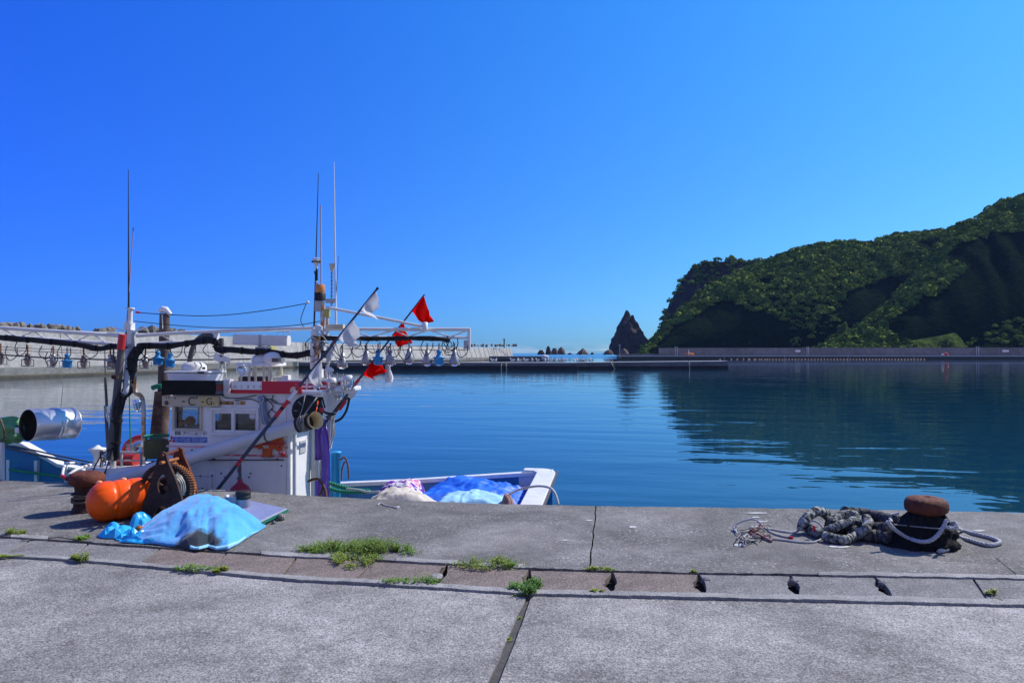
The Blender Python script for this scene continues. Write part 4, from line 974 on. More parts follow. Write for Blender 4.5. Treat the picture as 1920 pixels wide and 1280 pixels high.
def rhomb(cx, cz, ang, L, w):
    d = Vector((math.sin(ang),0,math.cos(ang))); s_ = Vector((d.z,0,-d.x)); c = Vector((cx, YN-0.004, cz))
    return [c, c+d*L/2+s_*w/2, c+d*L, c+d*L/2-s_*w/2]
mb = MB(); c = V(321.8,824.4,YN)
for k in range(3): mb.prism(rhomb(c.x, c.z, k*2*math.pi/3, 0.056, 0.036), (0,0.003,0))
mb.build('three_diamond_emblem', RED, boat)
# black board and red name board along the roof edge
nb4, a, b_ = board(304,712.5,419,741,YN-0.10,BLACK_GLOSS,'roof_side_panel',0.03); 
mb = MB(); p, q = V(419.5,711,YN-0.1), V(431,739,YN-0.1); mb.prism([(p.x,YN-.11,p.z),(q.x,YN-.11,p.z),(q.x-.01,YN-.11,(p.z+q.z)/2),(q.x-.05,YN-.11,q.z),(p.x,YN-.11,q.z)], (0,0.1,0)); mb.build('side_light_bracket', W_PAINT, boat, bevel=0.004)
mb = MB(); c = V(411.5,738,YN-0.2); mb.lathe([(0.045,0),(0.045,0.03),(0.036,0.035),(0.036,0.115),(0.045,0.12),(0.04,0.15),(0.0,0.155)], c, n=18); sl_ = mb.build('side_light', DGREY, boat)
mb = MB(); mb.lathe([(0.037,0.036),(0.037,0.114)], c, n=18); mb.build('red_lens', M('dark_red_lens',(0.20,0.01,0.015),0.15), sl_)
REDCH = M('chipped_red_paint', (0.55,0.008,0.03), 0.4, 0, (0.66,0.56,0.36), 4.5, 1.0, lo=0.66, hi=0.675)
nb5, a, b_ = board(433,714,566,738.5,YN-0.06,REDCH,'boat_name_board',0.02)
mb = MB(); p, q = V(435,714.5,YN-.06), V(491.5,730.5,YN-.06); mb.box(((p.x+q.x)/2, YN-.0715, (p.z+q.z)/2), (q.x-p.x, 0.003, p.z-q.z)); mb.build('white_field', W_WALL, nb5)
for s, x in (('ハ',437),('ｉ',449.5),('３',461),('く',473),('ゞ',484.5)): text_obj(s, V(x, 727.5, YN-.075), 0.050, nb5, INK)

# ---------------------------------------------------------------- roof gear
def part(mb, name, mat, parent=boat, **k): return mb.build(name, mat, parent, **k)
ZRT = ZR+0.06
# radar: open scanner on a pedestal over a table with four legs
c = W(490,700); table_z = W(490,683).z
tb = part(MB().box((c.x, YC, table_z), (0.50, 0.42, 0.045)), 'radar_table', W_WALL, bevel=0.01)
for dx in (-.20, .20):
    for dy in (-.16, .16): part(MB().rod((c.x+dx, YC+dy, ZRT), (c.x+dx, YC+dy, table_z-.02), 0.018), 'table_leg', CREAM, tb)
for x in (467, 479, 495, 508): part(MB().rod(W(x,716,8.25), W(x,686,8.25), 0.017), 'table_leg', CREAM, tb)
mb = MB(); p0 = W(492,680); mb.lathe([(0.17,0),(0.18,0.05),(0.14,0.10),(0.10,0.13),(0.12,0.16),(0.06,0.19),(0.05,0.22)], (c.x+0.06, YC, table_z+.022), n=20); rad = part(mb, 'radar_pedestal', W_PAINT)
za = W(490,637).z
mb = MB(); a, b_ = W(440,637), W(542,640); dl = (b_-a)
prof = [(-.06,-.065),(.03,-.065),(.065,-.03),(.065,.05),(.04,.075),(-.06,.075)]
vs = [a+Vector((0,y,z)) for y, z in prof]+[b_+Vector((0,y,z)) for y, z in prof]
mb.add(vs, [(i,(i+1)%6,6+(i+1)%6,6+i) for i in range(6)]+[(5,4,3,2,1,0),(6,7,8,9,10,11)]); part(mb, 'radar_scanner', W_PAINT, bevel=0.012)
part(MB().box(a.lerp(b_,0.51)+Vector((0,-.002,0.005)), (0.03,0.136,0.146)), 'scanner_band', LGREY)
mb = MB(); mb.lathe([(0.05,-.02),(0.09,0.05)], (a.lerp(b_,.5).x, YC, za-.14), n=14); part(mb, 'scanner_neck', W_PAINT)
# white floodlight housing, clear bulb and horn under the radar
mb = MB(); mb.ball(W(455,693,8.2), (0.085,0.06,0.075)); part(mb, 'clear_lamp', CLEAR)
mb = MB(); q = W(512,672,8.4); mb.ball(q, (0.14,0.1,0.09)); mb.rod(q, q+Vector((0.16,-.05,-.03)), 0.04); part(mb, 'search_light', W_PAINT)
part(MB().box(W(518,675,8.25), (0.09,0.06,0.05)), 'lamp_motor', DGREY)
part(MB().box(W(482,711,8.75), (0.46,0.18,0.085)), 'deck_speaker', BLACK, bevel=0.02)
part(MB().rod(W(512,711,8.5), W(540,709,8.5), 0.035), 'horn_tube', LGREY); part(MB().box(W(537,708,8.4), (0.09,0.09,0.07)), 'horn_box', W_PAINT, bevel=0.01)
# dome and lamp box forward
mb = MB(); q = W(364,699); mb.lathe([(0.15,0),(0.16,0.03),(0.155,0.10),(0.10,0.145),(0,0.155)], q, n=24); part(mb, 'radome', W_PAINT)
part(MB().box(W(382,690,YC-0.16), (0.04,0.01,0.03)), 'radome_label', DGREY)
mb = MB(); mb.hexa([W(399,674,8.3), W(413,680,8.3), W(413,680,8.5), W(399,674,8.5)], [W(404,660,8.3), W(418,666,8.3), W(418,666,8.5), W(404,660,8.5)]); mb.hexa([W(413,676,8.3), W(432,681,8.3), W(432,681,8.5), W(413,676,8.5)], [W(411,662,8.3), W(432,672,8.3), W(432,672,8.5), W(411,662,8.5)]); part(mb, 'flood_light', W_PAINT, bevel=0.006)
mb = MB(); mb.rod(W(415,681), W(412,712), 0.018); mb.rod(W(421,676), W(424,712), 0.012); mb.box(W(412,695), (0.09,0.1,0.06)); part(mb, 'light_stand', LGREY)
# arch of dark posts forward
mb = MB(); mb.tube(smooth_path([W(353,696), W(358,664), W(366,642), W(380,630), W(400,631), W(408,642)], 4), 0.033, 8); part(mb, 'arch_post', DGREY)
part(MB().rod(W(416,681), W(415,634), 0.032), 'arch_post', DGREY); part(MB().box(W(406,636), (0.05,0.06,0.16)), 'arch_bracket', W_PAINT)

# ---------------------------------------------------------------- exhaust pipe
EXH = M('brown_exhaust_paint', (0.10,0.065,0.055), 0.6, 0, (0.065,0.045,0.042), 5, 0.7, 0.2)
EXH2 = M('flaking_exhaust', (0.075,0.035,0.028), 0.8, 0, (0.22,0.14,0.11), 6, 0.8, 0.6, 25, lo=0.45, hi=0.65)
YE = 8.95
a, b_ = W(309,588,YE), W(305,735,YE); mb = MB(); mb.rod(b_, a, 0.068, 20); ex = part(mb, 'exhaust_pipe', EXH)
mb = MB(); mb.rod(W(305,735,YE), W(296,845,YE), 0.105, 20, 0, 0.125); part(mb, 'exhaust_casing', EXH2)
mb = MB(); mb.tube([W(299,583.5,YE), W(305,579.5,YE), W(311,581,YE), W(320,590,YE)], [.03,.045,.05,.03], 8); o = part(mb, 'rain_cap', W_WALL, ex)
mb = MB(); mb.rod(W(304,590,YE-0.069), W(305,616,YE-0.07), 0.006); part(mb, 'drip_mark', W_WALL, ex)
mb = MB(); mb.tube([W(286,727,YE-.1), W(294,724,YE-.1), W(305,724,YE-.1)], 0.035, 10); part(mb, 'green_wrap', GREEN_ROPE)

# ---------------------------------------------------------------- masts
mb = MB(); mb.rod(W(243,645), W(244.5,582), 0.030, 12); mb.lathe([(0.03,0),(0.055,0.02),(0.055,0.035),(0,0.04)], W(244.5,582), n=14); mb.box(W(243,612), (0.10,0.09,0.10))
fm = part(mb, 'fore_mast', W_PAINT)
part(MB().hexa([W(215,615.5), W(232,622), W(232,622,YC+.06), W(215,615.5,YC+.06)], [W(214,613), W(232,618.5), W(232,618.5,YC+.06), W(214,613,YC+.06)]), 'mast_wing', W_PAINT, fm)
part(MB().hexa([W(251,623), W(271,616.5), W(271,616.5,YC+.06), W(251,623,YC+.06)], [W(250,619.5), W(269,613.5), W(269,613.5,YC+.06), W(250,619.5,YC+.06)]), 'mast_wing', W_PAINT, fm)
mb = MB(); mb.prism([W(233,622), W(251,622), W(253,650), W(246,658), W(236,652)], (0,0.08,0)); part(mb, 'mast_plate', LGREY, fm, bevel=0.006)
SC_OR = M('rust_streaked_white', (0.70,0.68,0.64), 0.5, 0, (0.50,0.22,0.05), 6, 1.0, lo=0.42, hi=0.56)
mb = MB(); mb.tube(smooth_path([W(241,655,8.45), W(238,700,8.3), W(236,733,8.2), W(224,742,8.2), W(214,758,8.2), W(212,800,8.2), W(212,878,8.2)], 6), 0.036, 10); part(mb, 'mast_leg', LGREY, fm)
mb = MB(); mb.tube(smooth_path([W(250,655,8.65), W(252,700,8.75), W(253,733,8.8), W(264,742,8.8), W(268.5,757,8.8), W(269,800,8.8), W(269,870,8.8)], 6), 0.030, 10); part(mb, 'mast_leg', SC_OR, fm)
mb = MB(); mb.rod(W(229,640,8.25), W(206,862,8.1), 0.046, 10); pp = part(mb, 'dark_side_pole', DGREY)
mb = MB(); mb.rod(W(230,627,8.22), W(226,655,8.22), 0.048, 10); part(mb, 'red_tape', RED, pp)
mb = MB(); q = W(226,706,8.2); mb.rod(q-Vector((0.05,.08,0)), q+Vector((.02,-.08,0)), 0.03, 10); part(mb, 'pulley', RUST_DK, pp)
mb = MB(); mb.rod(W(196.5,655), W(197.5,708), 0.006); mb.rod(W(197.5,708), W(200,760), 0.018); mb.rod(W(198,760), W(203,845), 0.022); part(mb, 'thin_pole', DGREY)
mb = MB(); q = W(206,768,8.2); mb.box(q, (0.10,0.09,0.10)); mb.lathe([(0.05,0),(0.045,-.06),(0.02,-.12)], q-Vector((0,0,.05)), n=12); part(mb, 'work_lamp', CLEAR)
mb = MB(); q = W(257,755,8.7); mb.lathe([(0.02,0.05),(0.06,0.03),(0.055,0),(0.045,-.06),(0.02,-.12),(0,-.13)], q, n=14); part(mb, 'bulb_lamp', CLEAR)
mb = MB(); mb.tube(sag(W(241,690), W(245,840), 0), 0.008, 6); part(mb, 'green_line', GREEN_ROPE)
# thick black cable bundles down the mast and along the booms
def bundle(pts, r, name='cable_bundle', n=3, wob=0.012, parent=boat, mat=BLACK):
    P = smooth_path(pts, 8); mb = MB()
    for k in range(n):
        an = k*6.283/n; off = Vector((math.cos(an), math.cos(an)*0.3, math.sin(an)))*r*0.55
        Q = [p + off + Vector((nz3(p*6+Vector((k*9,0,0)))*wob, nz3(p*6+Vector((0,k*9,5)))*wob, nz3(p*5+Vector((k*5,7,0)))*wob)) for p in P]
        mb.tube(Q, r*0.62, 8)
    for i in range(3, len(P), 7): mb.tube([P[i]-(P[min(i+1,len(P)-1)]-P[i-1]).normalized()*0.014, P[i]+(P[min(i+1,len(P)-1)]-P[i-1]).normalized()*0.014], r*1.28, 10)
    return part(mb, name, mat, parent)
bundle([W(0,632,8.5), W(40,636,8.5), W(90,640,8.5), W(140,645,8.5), W(185,653,8.5), W(215,649,8.5), W(240,656,8.45)], 0.035)
bundle([W(258,650,8.45), W(272,648,8.5), W(310,649,8.5), W(350,644,8.5), W(385,639,8.5), W(404,641,8.5), W(408,654,8.5), W(440,656,8.4), W(475,659,8.4), W(500,659,8.4), W(530,664,8.4), W(560,666,8.4), W(584,661,8.45)], 0.037)
bundle([W(262,652,8.45), W(250,668,8.4), W(247,690,8.35), W(240,715,8.3), W(238,735,8.25), W(226,746,8.18), W(221,770,8.15), W(218,810,8.15), W(213,858,8.15)], 0.055, n=4)
bundle([W(602,634,8.45), W(650,634,8.45), W(700,635,8.45), W(760,634,8.45), W(815,635,8.45), W(842,638,8.45)], 0.026)

# ---------------------------------------------------------------- booms
def boom(segs, name, r=0.022, mat=W_PAINT):
    mb = MB()
    for s in segs: mb.tube([W(*p) for p in s], r, 8)
    return part(mb, name, mat)
b1 = boom([[(-330,598),(0,614.5),(225,629)]], 'boom', 0.027); b2 = boom([[(-330,618),(0,629.5),(214,645)]], 'boom', 0.024)
boom([[(256,629.5),(330,624.5),(420,620.5),(590,615)]], 'boom', 0.025); boom([[(262,644),(330,642),(400,640)]], 'boom', 0.02)
b5 = boom([[(598,617),(881,617.5)]], 'boom', 0.023); b6 = boom([[(600,631.5),(881,633)]], 'boom', 0.017)
part(MB().rod(W(879.5,616), W(879.5,656), 0.022), 'boom_end_post', W_PAINT); part(MB().box(W(875,646), (0.07,0.03,0.11)), 'boom_end_plate', LGREY)
part(MB().tube([W(612,576,8.5), W(700,593,8.45), W(796,612.5,8.45)], 0.018, 8), 'boom_stay', W_PAINT)
part(MB().lathe([(0.035,-.04),(0.035,0.05),(0.0,0.06)], W(797,612,8.45), n=10), 'stay_socket', W_PAINT)
for (a, b_) in (((6,618),(36,632)),((36,632),(70,619)),((62,621),(90,637)),((118,624),(142,640)),((142,640),(172,626)),((176,628),(202,644)),((300,627),(330,642)),((660,620),(695,631)),((695,631),(740,619)),((740,619),(765,631)),((765,631),(803,619)),((803,619),(845,631)),((845,631),(878,619))):
    part(MB().rod(W(*a), W(*b_), 0.009, 6), 'boom_brace', W_PAINT)
# wires: along the lamps and between the masts
def wire(pts, r=0.006, name='wire', mat=BLACK, k=6): return part(MB().tube(smooth_path(pts, k), r, 6), name, mat)
wire([W(-330,648), W(0,665), W(60,669), W(130,672), W(200,674), W(290,674.5), W(400,674), W(470,673)], 0.011, 'lamp_bar', DGREY)
wire([W(612,677), W(700,677), W(780,677), W(862,677)], 0.010, 'lamp_bar', DGREY)
wire([W(0,650), W(100,655), W(190,658)], 0.004); wire([W(0,655), W(100,660), W(200,661), W(300,660), W(405,661)], 0.004)
wire([W(640,653), W(720,655), W(800,656), W(878,656)], 0.004); wire([W(640,648), W(740,649), W(850,648)], 0.003)
wire([W(257,584), W(262,586), W(320,590), W(380,592), W(440,589), W(510,580), W(574,569)], 0.006, 'aerial_wire')
wire([W(252,602), W(300,607), W(360,612), W(420,614.5), W(500,613), W(560,609), W(600,602)], 0.005, 'aerial_wire')
wire([W(574,570), W(568,585), W(564,600), W(568,610), W(577,616)], 0.005, 'aerial_wire')
part(MB().ball(W(577,567), 0.022), 'insulator', W_PAINT); part(MB().rod(W(262,586), W(255,585), 0.015), 'insulator', RED)
# aerials
def aerial(a, b_, r0, r1, mat, name='aerial', Y=YC): return part(MB().rod(W(*a, Y), W(*b_, Y), r0, 6, 0, r1), name, mat)
aerial((241.5,632), (240.5,318), 0.014, 0.004, BLACK); aerial((236,632), (250,427), 0.007, 0.005, M('red_grey_aerial',(0.45,0.22,0.20),0.5)); part(MB().box(W(250,430), (0.012,0.012,0.05)), 'aerial_tip', DGREY)
aerial((585.5,740), (597,325), 0.016, 0.004, BLACK); aerial((589,508), (600,548), 0.006, 0.006, BLACK)
aerial((602.5,620), (601.5,385), 0.013, 0.009, M('pinkish_aerial',(0.55,0.45,0.46),0.4)); aerial((630,612), (626,303), 0.016, 0.006, W_PAINT); aerial((628,600), (634.5,480), 0.005, 0.003, BLACK)

# ---------------------------------------------------------------- aft mast
mb = MB(); mb.rod(W(605,660), W(605,565), 0.028, 10); mb.rod(W(592,745,8.4), W(597,630,8.4), 0.026, 10); mb.rod(W(614,625), W(614,595), 0.02, 8)
am = part(mb, 'aft_mast', SC_OR)
mb = MB(); q = W(593,489.5); mb.lathe([(0.055,-.005),(0.057,0.005),(0.05,0.025),(0.03,0.042),(0,0.047)], q, n=20); mb.lathe([(0.018,-.13),(0.02,-.06),(0.032,-.035),(0.04,-.005)], q, n=14); mb.rod(q-Vector((0,0,.13)), W(595,560), 0.013, 8); part(mb, 'navigation_antenna', W_PAINT)
part(MB().lathe([(0.062,-.016),(0.062,-.004)], q, n=20), 'antenna_band', BLACK); part(MB().rod(W(593.5,504), W(593.5,526), 0.019, 8), 'antenna_sleeve', BLACK)
mb = MB(); q = W(622.5,497); mb.lathe([(0.012,-.09),(0.022,-.06),(0.034,-.01),(0.034,0.012),(0.03,0.02),(0,0.024)], q, n=16); part(mb, 'small_antenna', CREAM)
mb = MB(); mb.rod(W(622,508), W(621.5,578), 0.011, 8); [mb.rod(W(622,y), W(622,y+1.2), 0.0135, 8, 1) for y in range(512, 575, 7)]; part(mb, 'antenna_pole', [STEEL, BLACK])
mb = MB(); mb.box(W(620,564), (0.13,0.04,0.055)); part(mb, 'antenna_bracket', LGREY, bevel=0.004)
mb = MB(); mb.lathe([(0.072,0),(0.072,0.085),(0.06,0.10)], W(600,563), n=20); be = part(mb, 'beacon_base', BLACK)
mb = MB(); mb.lathe([(0.060,0.10),(0.064,0.12),(0.066,0.20),(0.058,0.205),(0,0.207)], W(600,563), n=20); part(mb, 'beacon_lens', M('amber_lens',(0.85,0.36,0.10),0.12,0,(0.8,0.28,0.05),5,0.8,trans=0.35), be)
part(MB().box(W(598,574), (0.09,0.08,0.14)), 'junction_box', LGREY, bevel=0.006); part(MB().box(W(613,587), (0.08,0.05,0.11)), 'amber_box', M('yellowish_plastic',(0.45,0.43,0.12),0.35), bevel=0.006)
part(MB().box(W(630,612), (0.22,0.07,0.055)), 'mast_crossbar', CREAM, bevel=0.004)
part(MB().lathe([(0.05,0),(0.05,0.05),(0.02,0.07)], W(597,619,8.45), n=14), 'mast_cap', W_PAINT)
rs = random.Random(21)
for i, (x, y, w, h_, m) in enumerate(((590,627,9,14,W_PAINT),(593,640,14,16,LGREY),(588,655,7,22,W_PAINT),(597,662,10,14,LGREY),(604,648,8,20,W_PAINT),(608,664,10,14,DGREY),(586,678,6,26,W_PAINT),(598,682,7,18,CREAM),(592,672,9,9,STEEL),(611,632,8,12,LGREY),(600,700,9,16,W_PAINT))):
    part(MB().box(W(x, y, 8.4+rs.random()*0.15), (w*.0072, 0.06+0.05*rs.random(), h_*.0072)), 'mast_box', m, bevel=0.006)
for i in range(9):                                  # loose cables round the mast head
    x = 586+rs.random()*34; y = 625+rs.random()*40; P = [W(x, y, 8.35)]
    for j in range(4): P.append(P[-1]+Vector((rs.uniform(-.10,.12), rs.uniform(-.05,.03), rs.uniform(-.14,.03))))
    part(MB().tube(smooth_path(P, 5), 0.0055, 5), 'loose_cable', [BLACK, LGREY, BLACK][i % 3])
# red and white rail grid at the aft end of the roof
gr = part(MB().rod(W(520,714,8.2), W(648,714,8.2), 0.012), 'roof_rail', W_PAINT)
for (x0, x1, y) in ((524,568,717),(524,650,724),(568,650,732),(568,610,739)): part(MB().rod(W(x0,y,8.15), W(x1,y,8.15), 0.012), 'rail_bar', W_PAINT, gr)
for (x0, x1, y0, y1) in ((524,548,713.5,717),(551,566,713.5,717),(567,588,719,723),(567,588,726,731),(600,612,714,722),(600,612,726,735),(622,640,714,722),(625,650,727,734)):
    p, q = W(x0,y0,8.22), W(x1,y1,8.22); part(MB().box(((p.x+q.x)/2, 8.22, (p.z+q.z)/2), (q.x-p.x, 0.02, p.z-q.z)), 'rail_panel', RED, gr)
for x in (545, 575, 596, 618, 640): part(MB().rod(W(x,742,8.15), W(x,712,8.15), 0.011), 'rail_post', W_PAINT, gr)
mb = MB(); mb.hexa([W(566,744,7.95), W(605,744,7.95), W(605,744,8.15), W(566,744,8.15)], [W(564,738,7.95), W(605,736,7.95), W(605,736,8.15), W(564,738,8.15)]); part(mb, 'roof_ledge', W_PAINT, bevel=0.006)
part(MB().hexa([W(613,740,8.1), W(668,737,8.1), W(668,737,8.3), W(613,740,8.3)], [W(613,733,8.1), W(666,728,8.1), W(666,728,8.3), W(613,733,8.3)]), 'roof_ledge', W_PAINT, bevel=0.006)
def bulkhead(x, y, s=1.0, Y=8.1):
    q = W(x, y, Y); mb = MB(); mb.lathe([(0.03*s,0.075*s),(0.055*s,0.06*s),(0.07*s,0.03*s),(0.07*s,0.015*s)], q, n=16); lamp = part(mb, 'deck_lamp', W_PAINT)
    part(MB().lathe([(0.058*s,0.015*s),(0.06*s,-.05*s),(0.04*s,-.10*s),(0.0,-.115*s)], q, n=16), 'lamp_globe', CLEAR, lamp)
    mb = MB()
    for k in range(5):
        an = k*6.283/5; mb.tube([q+Vector((math.cos(an)*.064*s, math.sin(an)*.064*s, .01*s)), q+Vector((math.cos(an)*.066*s, math.sin(an)*.066*s, -.05*s)), q+Vector((math.cos(an)*.04*s, math.sin(an)*.04*s, -.112*s))], 0.005, 5)
    part(mb, 'lamp_cage', STEEL, lamp)
bulkhead(623,719,1.0); bulkhead(654,714,1.0); bulkhead(636,735,0.9); bulkhead(617,697,0.8,8.3)
for x, y in ((575,712),(619,702),(633,704),(645,706)): part(MB().rod(W(x, y+10, 8.2), W(x-1, y-6, 8.2), 0.004), 'whisker', W_PAINT, gr)

# ---------------------------------------------------------------- fishing lamps on the booms
def lamp(px, py, body, shape, blue=False, tilt=0):
    q = W(px, py); bm = M_LAMP_B if blue else body
    mb = MB(); mb.hexa([q+Vector((-.008,-.006,.03)), q+Vector((.008,-.006,.03)), q+Vector((.008,.006,.03)), q+Vector((-.008,.006,.03))], [q+Vector((-.010,-.006,.19)), q+Vector((.010,-.006,.19)), q+Vector((.010,.006,.19)), q+Vector((-.010,.006,.19))])
    lp = part(mb, 'fishing_lamp', RUST_OR if shape == 'cage' else STEEL)
    mb = MB()
    if shape == 'cage': mb.lathe([(0.0,0.075),(0.028,0.07),(0.032,0.045),(0.022,0.03),(0.03,0.015),(0.05,0.0),(0.05,-.012)], q, n=14)
    elif shape == 'bell': mb.lathe([(0.0,0.10),(0.026,0.095),(0.030,0.05),(0.042,0.03),(0.058,-.02),(0.066,-.05),(0.066,-.06)], q, n=16)
    else: mb.lathe([(0.0,0.105),(0.03,0.10),(0.034,0.075),(0.026,0.05),(0.034,0.03),(0.040,0.018),(0.080,0.012),(0.080,0.0),(0.058,-.006),(0.060,-.075),(0.054,-.085)], q, n=16)
    part(mb, 'lamp_cap', bm, lp)
    if shape == 'cage':
        mb = MB(); w = 0.058; z0, z1 = -.015, -.105
        for sx in (-w, w):
            for sy in (-w*.7, w*.7): mb.rod(q+Vector((sx,sy,z0)), q+Vector((sx,sy,z1)), 0.005, 5)
        for z in (z0, z1):
            for (a, b_) in (((-w,-w*.7),(w,-w*.7)),((w,-w*.7),(w,w*.7)),((w,w*.7),(-w,w*.7)),((-w,w*.7),(-w,-w*.7))): mb.rod(q+Vector((*a,z)), q+Vector((*b_,z)), 0.006, 5)
        part(mb, 'lamp_cage', STEEL if body is STEEL else DGREY, lp)
        part(MB().lathe([(0.04,-.012),(0.043,-.05),(0.03,-.09),(0,-.098)], q, n=12), 'bulb', bulb_m, lp)
    elif shape == 'bell':
        part(MB().lathe([(0.07,-.062),(0.07,-.085)], q, n=16), 'lamp_ring', M_RING, lp); part(MB().lathe([(0.05,-.085),(0.04,-.10),(0,-.108)], q, n=12), 'bulb', CLEAR, lp)
    else: part(MB().lathe([(0.05,-.086),(0.03,-.10),(0,-.105)], q, n=12), 'bulb', CLEAR, lp)
    return lp
M_LAMP_B = BLUE_LAMP; M_RING = M('dull_red_ring', (0.30,0.10,0.08), 0.6, 0, (0.35,0.33,0.32), 12, 0.8)
bulb_m = M('smoky_bulb', (0.30,0.28,0.28), 0.15, 0, (0.45,0.20,0.14), 8, 0.7)
def repeat(proto, px0, py0, spots):
    for (x, y) in spots:
        d_ = W(x, y)-W(px0, py0); c_ = copy_tree(proto, d_, boat); c_.location = proto.location + d_
repeat(lamp(52,672,DGREY,'cage'), 52, 672, [(1.5,669),(157,676),(213,677),(-60,668),(-120,665)])
repeat(lamp(100,674,STEEL,'cage'), 100, 674, [(207,674),(273,676)])
repeat(lamp(296,672,STEEL,'pot',True), 296, 672, [(319,676),(126,677),(709,671),(823,671)])
repeat(lamp(730-43,670,STEEL,'bell'), 687, 670, [(642,676),(732,671),(767,668),(801,671),(852,671)])
for (x, y) in ((20,660),(38,652),(85,660),(95,672),(120,660),(170,656),(262,660),(280,660),(330,655),(355,657),(395,655),(650,655),(672,655),(700,648),(740,655),(760,658),(800,650),(838,648),(846,642),(865,655)):   # drooping lamp leads
    P = [W(x-6, y-12, 8.5), W(x-9-rs.random()*6, y+2, 8.47), W(x-2, y+12+rs.random()*4, 8.45), W(x+8+rs.random()*5, y+7, 8.47), W(x+12, y-8, 8.5)]
    part(MB().tube(smooth_path(P, 6), 0.006, 5), 'lamp_lead', BLACK)
wire([W(655,640,8.4), W(672,648,8.4), W(676,640,8.4), W(668,634,8.4), W(660,645,8.4), W(668,652,8.4), W(676,646,8.4)], 0.007, 'lamp_lead')
wire([W(845,635,8.4), W(838,642,8.4), W(842,652,8.4), W(848,648,8.4), W(843,640,8.4), W(836,655,8.4), W(835,664,8.4), W(850,665,8.4)], 0.006, 'lamp_lead')

# ---------------------------------------------------------------- fore deck gear
rl = part(MB().tube([W(187,846,8.35), W(310,850,8.35)], 0.014, 8), 'deck_rail', LGREY)
part(MB().tube([W(190,862,8.35), W(308,864,8.35)], 0.009, 8), 'rail_bar', LGREY, rl)
for x in (191, 228, 264, 309): part(MB().rod(W(x,848,8.35), W(x,884,8.35), 0.015), 'rail_post', LGREY if x > 200 else W_PAINT, rl)
mb = MB(); mb.hexa([W(160,882,8.2), W(312,888,8.2), W(312,872,9.2), W(180,868,9.2)], [W(160,876,8.2), W(312,876,8.2), W(312,866,9.2), W(180,862,9.2)]); part(mb, 'fore_hatch', W_WALL, bevel=0.01)
part(MB().hexa([W(150,905,8.0), W(330,905,8.0), W(330,905,8.2), W(150,905,8.2)], [W(165,877,8.05), W(330,878,8.05), W(330,878,8.19), W(165,877,8.19)]), 'coaming', W_WALL, bevel=0.01)
mb = MB(); mb.lathe([(0.05,0),(0.06,0.12),(0.11,0.19),(0.11,0.205),(0.05,0.22),(0.02,0.25)], W(183,868,8.6), n=16); part(mb, 'flared_post', W_PAINT)
mb = MB(); mb.tube(smooth_path([W(232,855,8.9), W(238,834,8.9), W(255,822,8.9), W(272,820,8.9)], 5), 0.045, 10); part(mb, 'red_hose', RED)
mb = MB(); mb.lathe([(0.0,0),(0.14,0),(0.145,0.04),(0.13,0.05),(0.13,0.13),(0.145,0.14),(0.145,0.19),(0.12,0.2),(0.05,0.21)], W(233,874,8.75), (0.25,-1,0.0), n=22); mb.rod(W(222,862,8.6), W(256,862,8.6), 0.09, 16); part(mb, 'line_drum', M('dark_red_paint',(0.34,0.015,0.02),0.45,0,(0.42,0.05,0.02),6,0.8))
mb = MB(); mb.rod(W(252,836,8.5), W(267,833,8.5), 0.035, 10); mb.ball(W(252,840,8.5), (0.07,0.06,0.06)); mb.rod(W(238,846,8.5), W(238,834,8.5), 0.012); mb.rod(W(237,834,8.5), W(247,833,8.5), 0.012); part(mb, 'valve', STEEL)
for i in range(10):                                 # lashings and loops by the rail
    x = 190+rs.random()*26; P = [W(x, 845, 8.3)]
    for j in range(4): P.append(P[-1]+Vector((rs.uniform(-.07,.07), rs.uniform(-.03,.03), rs.uniform(-.09,.01))))
    part(MB().tube(smooth_path(P, 5), 0.008, 5), 'lashing', [BLACK, ROPE_W][i % 2])
for (a, b_) in (((193,846),(168,893)),((214,840),(190,850)),((200,876),(194,890)),((220,876),(205,900)),((212,840),(196,888))): part(MB().rod(W(*a,8.1), W(*b_,8.0), 0.008, 6), 'lashing', BLACK)
mb = MB(); mb.tube(smooth_path([W(177,869,8.4), W(160,874,8.2), W(140,882,8.0), W(127,892,7.9)], 6), 0.020, 8); mb.tube(smooth_path([W(150,868,8.5), W(130,868,8.3), W(121,874,8.1), W(117,890,7.95), W(121,896,7.9)], 6), 0.018, 8); hs = part(mb, 'white_hose', M('hose_white',(0.72,0.72,0.70),0.4)); part(MB().rod(W(116,892,7.93), W(126,898,7.88), 0.025), 'hose_clamp', RED, hs)
# aft winch drum by the door
mb = MB(); q = W(577,769,7.93); mb.lathe([(0.05,-.03),(0.178,-.03),(0.186,-.015),(0.186,0.01),(0.165,0.03),(0.06,0.05)], q, (0.35,-1,0.05), n=32); dr = part(mb, 'line_wheel', BLACK)
for k in (3, 4):
    an = k*6.283/8; u = Vector((math.cos(an)*.94, math.cos(an)*.33, math.sin(an))); part(MB().rod(q+u*0.05+Vector((0.012,-.035,0)), q+u*0.155+Vector((0.012,-.033,0)), 0.004, 5), 'wheel_spoke', LGREY, dr)
part(MB().lathe([(0.028,0),(0.03,0.03),(0.0,0.04)], W(604,768,7.88), (0.2,-1,0), n=14), 'red_knob', RED)
for (pts, r, m) in (([(596,728,8.1),(600,745,8.0),(603,765,8.0),(612,774,8.1),(628,776,8.2)], .016, BLACK), ([(652,744,8.4),(640,758,8.4),(626,775,8.3),(612,782,8.2)], .018, DGREY), ([(655,746,8.4),(650,768,8.4),(640,784,8.35),(628,790,8.3)], .016, BLACK), ([(600,735,8.0),(606,752,8.0),(609,764,8.05)], .011, BLACK)):
    part(MB().tube(smooth_path([W(*p) for p in pts], 6), r, 8), 'hose', m)
part(MB().rod(W(648,752,8.38), W(636,768,8.33), 0.024), 'red_wrap', RED)
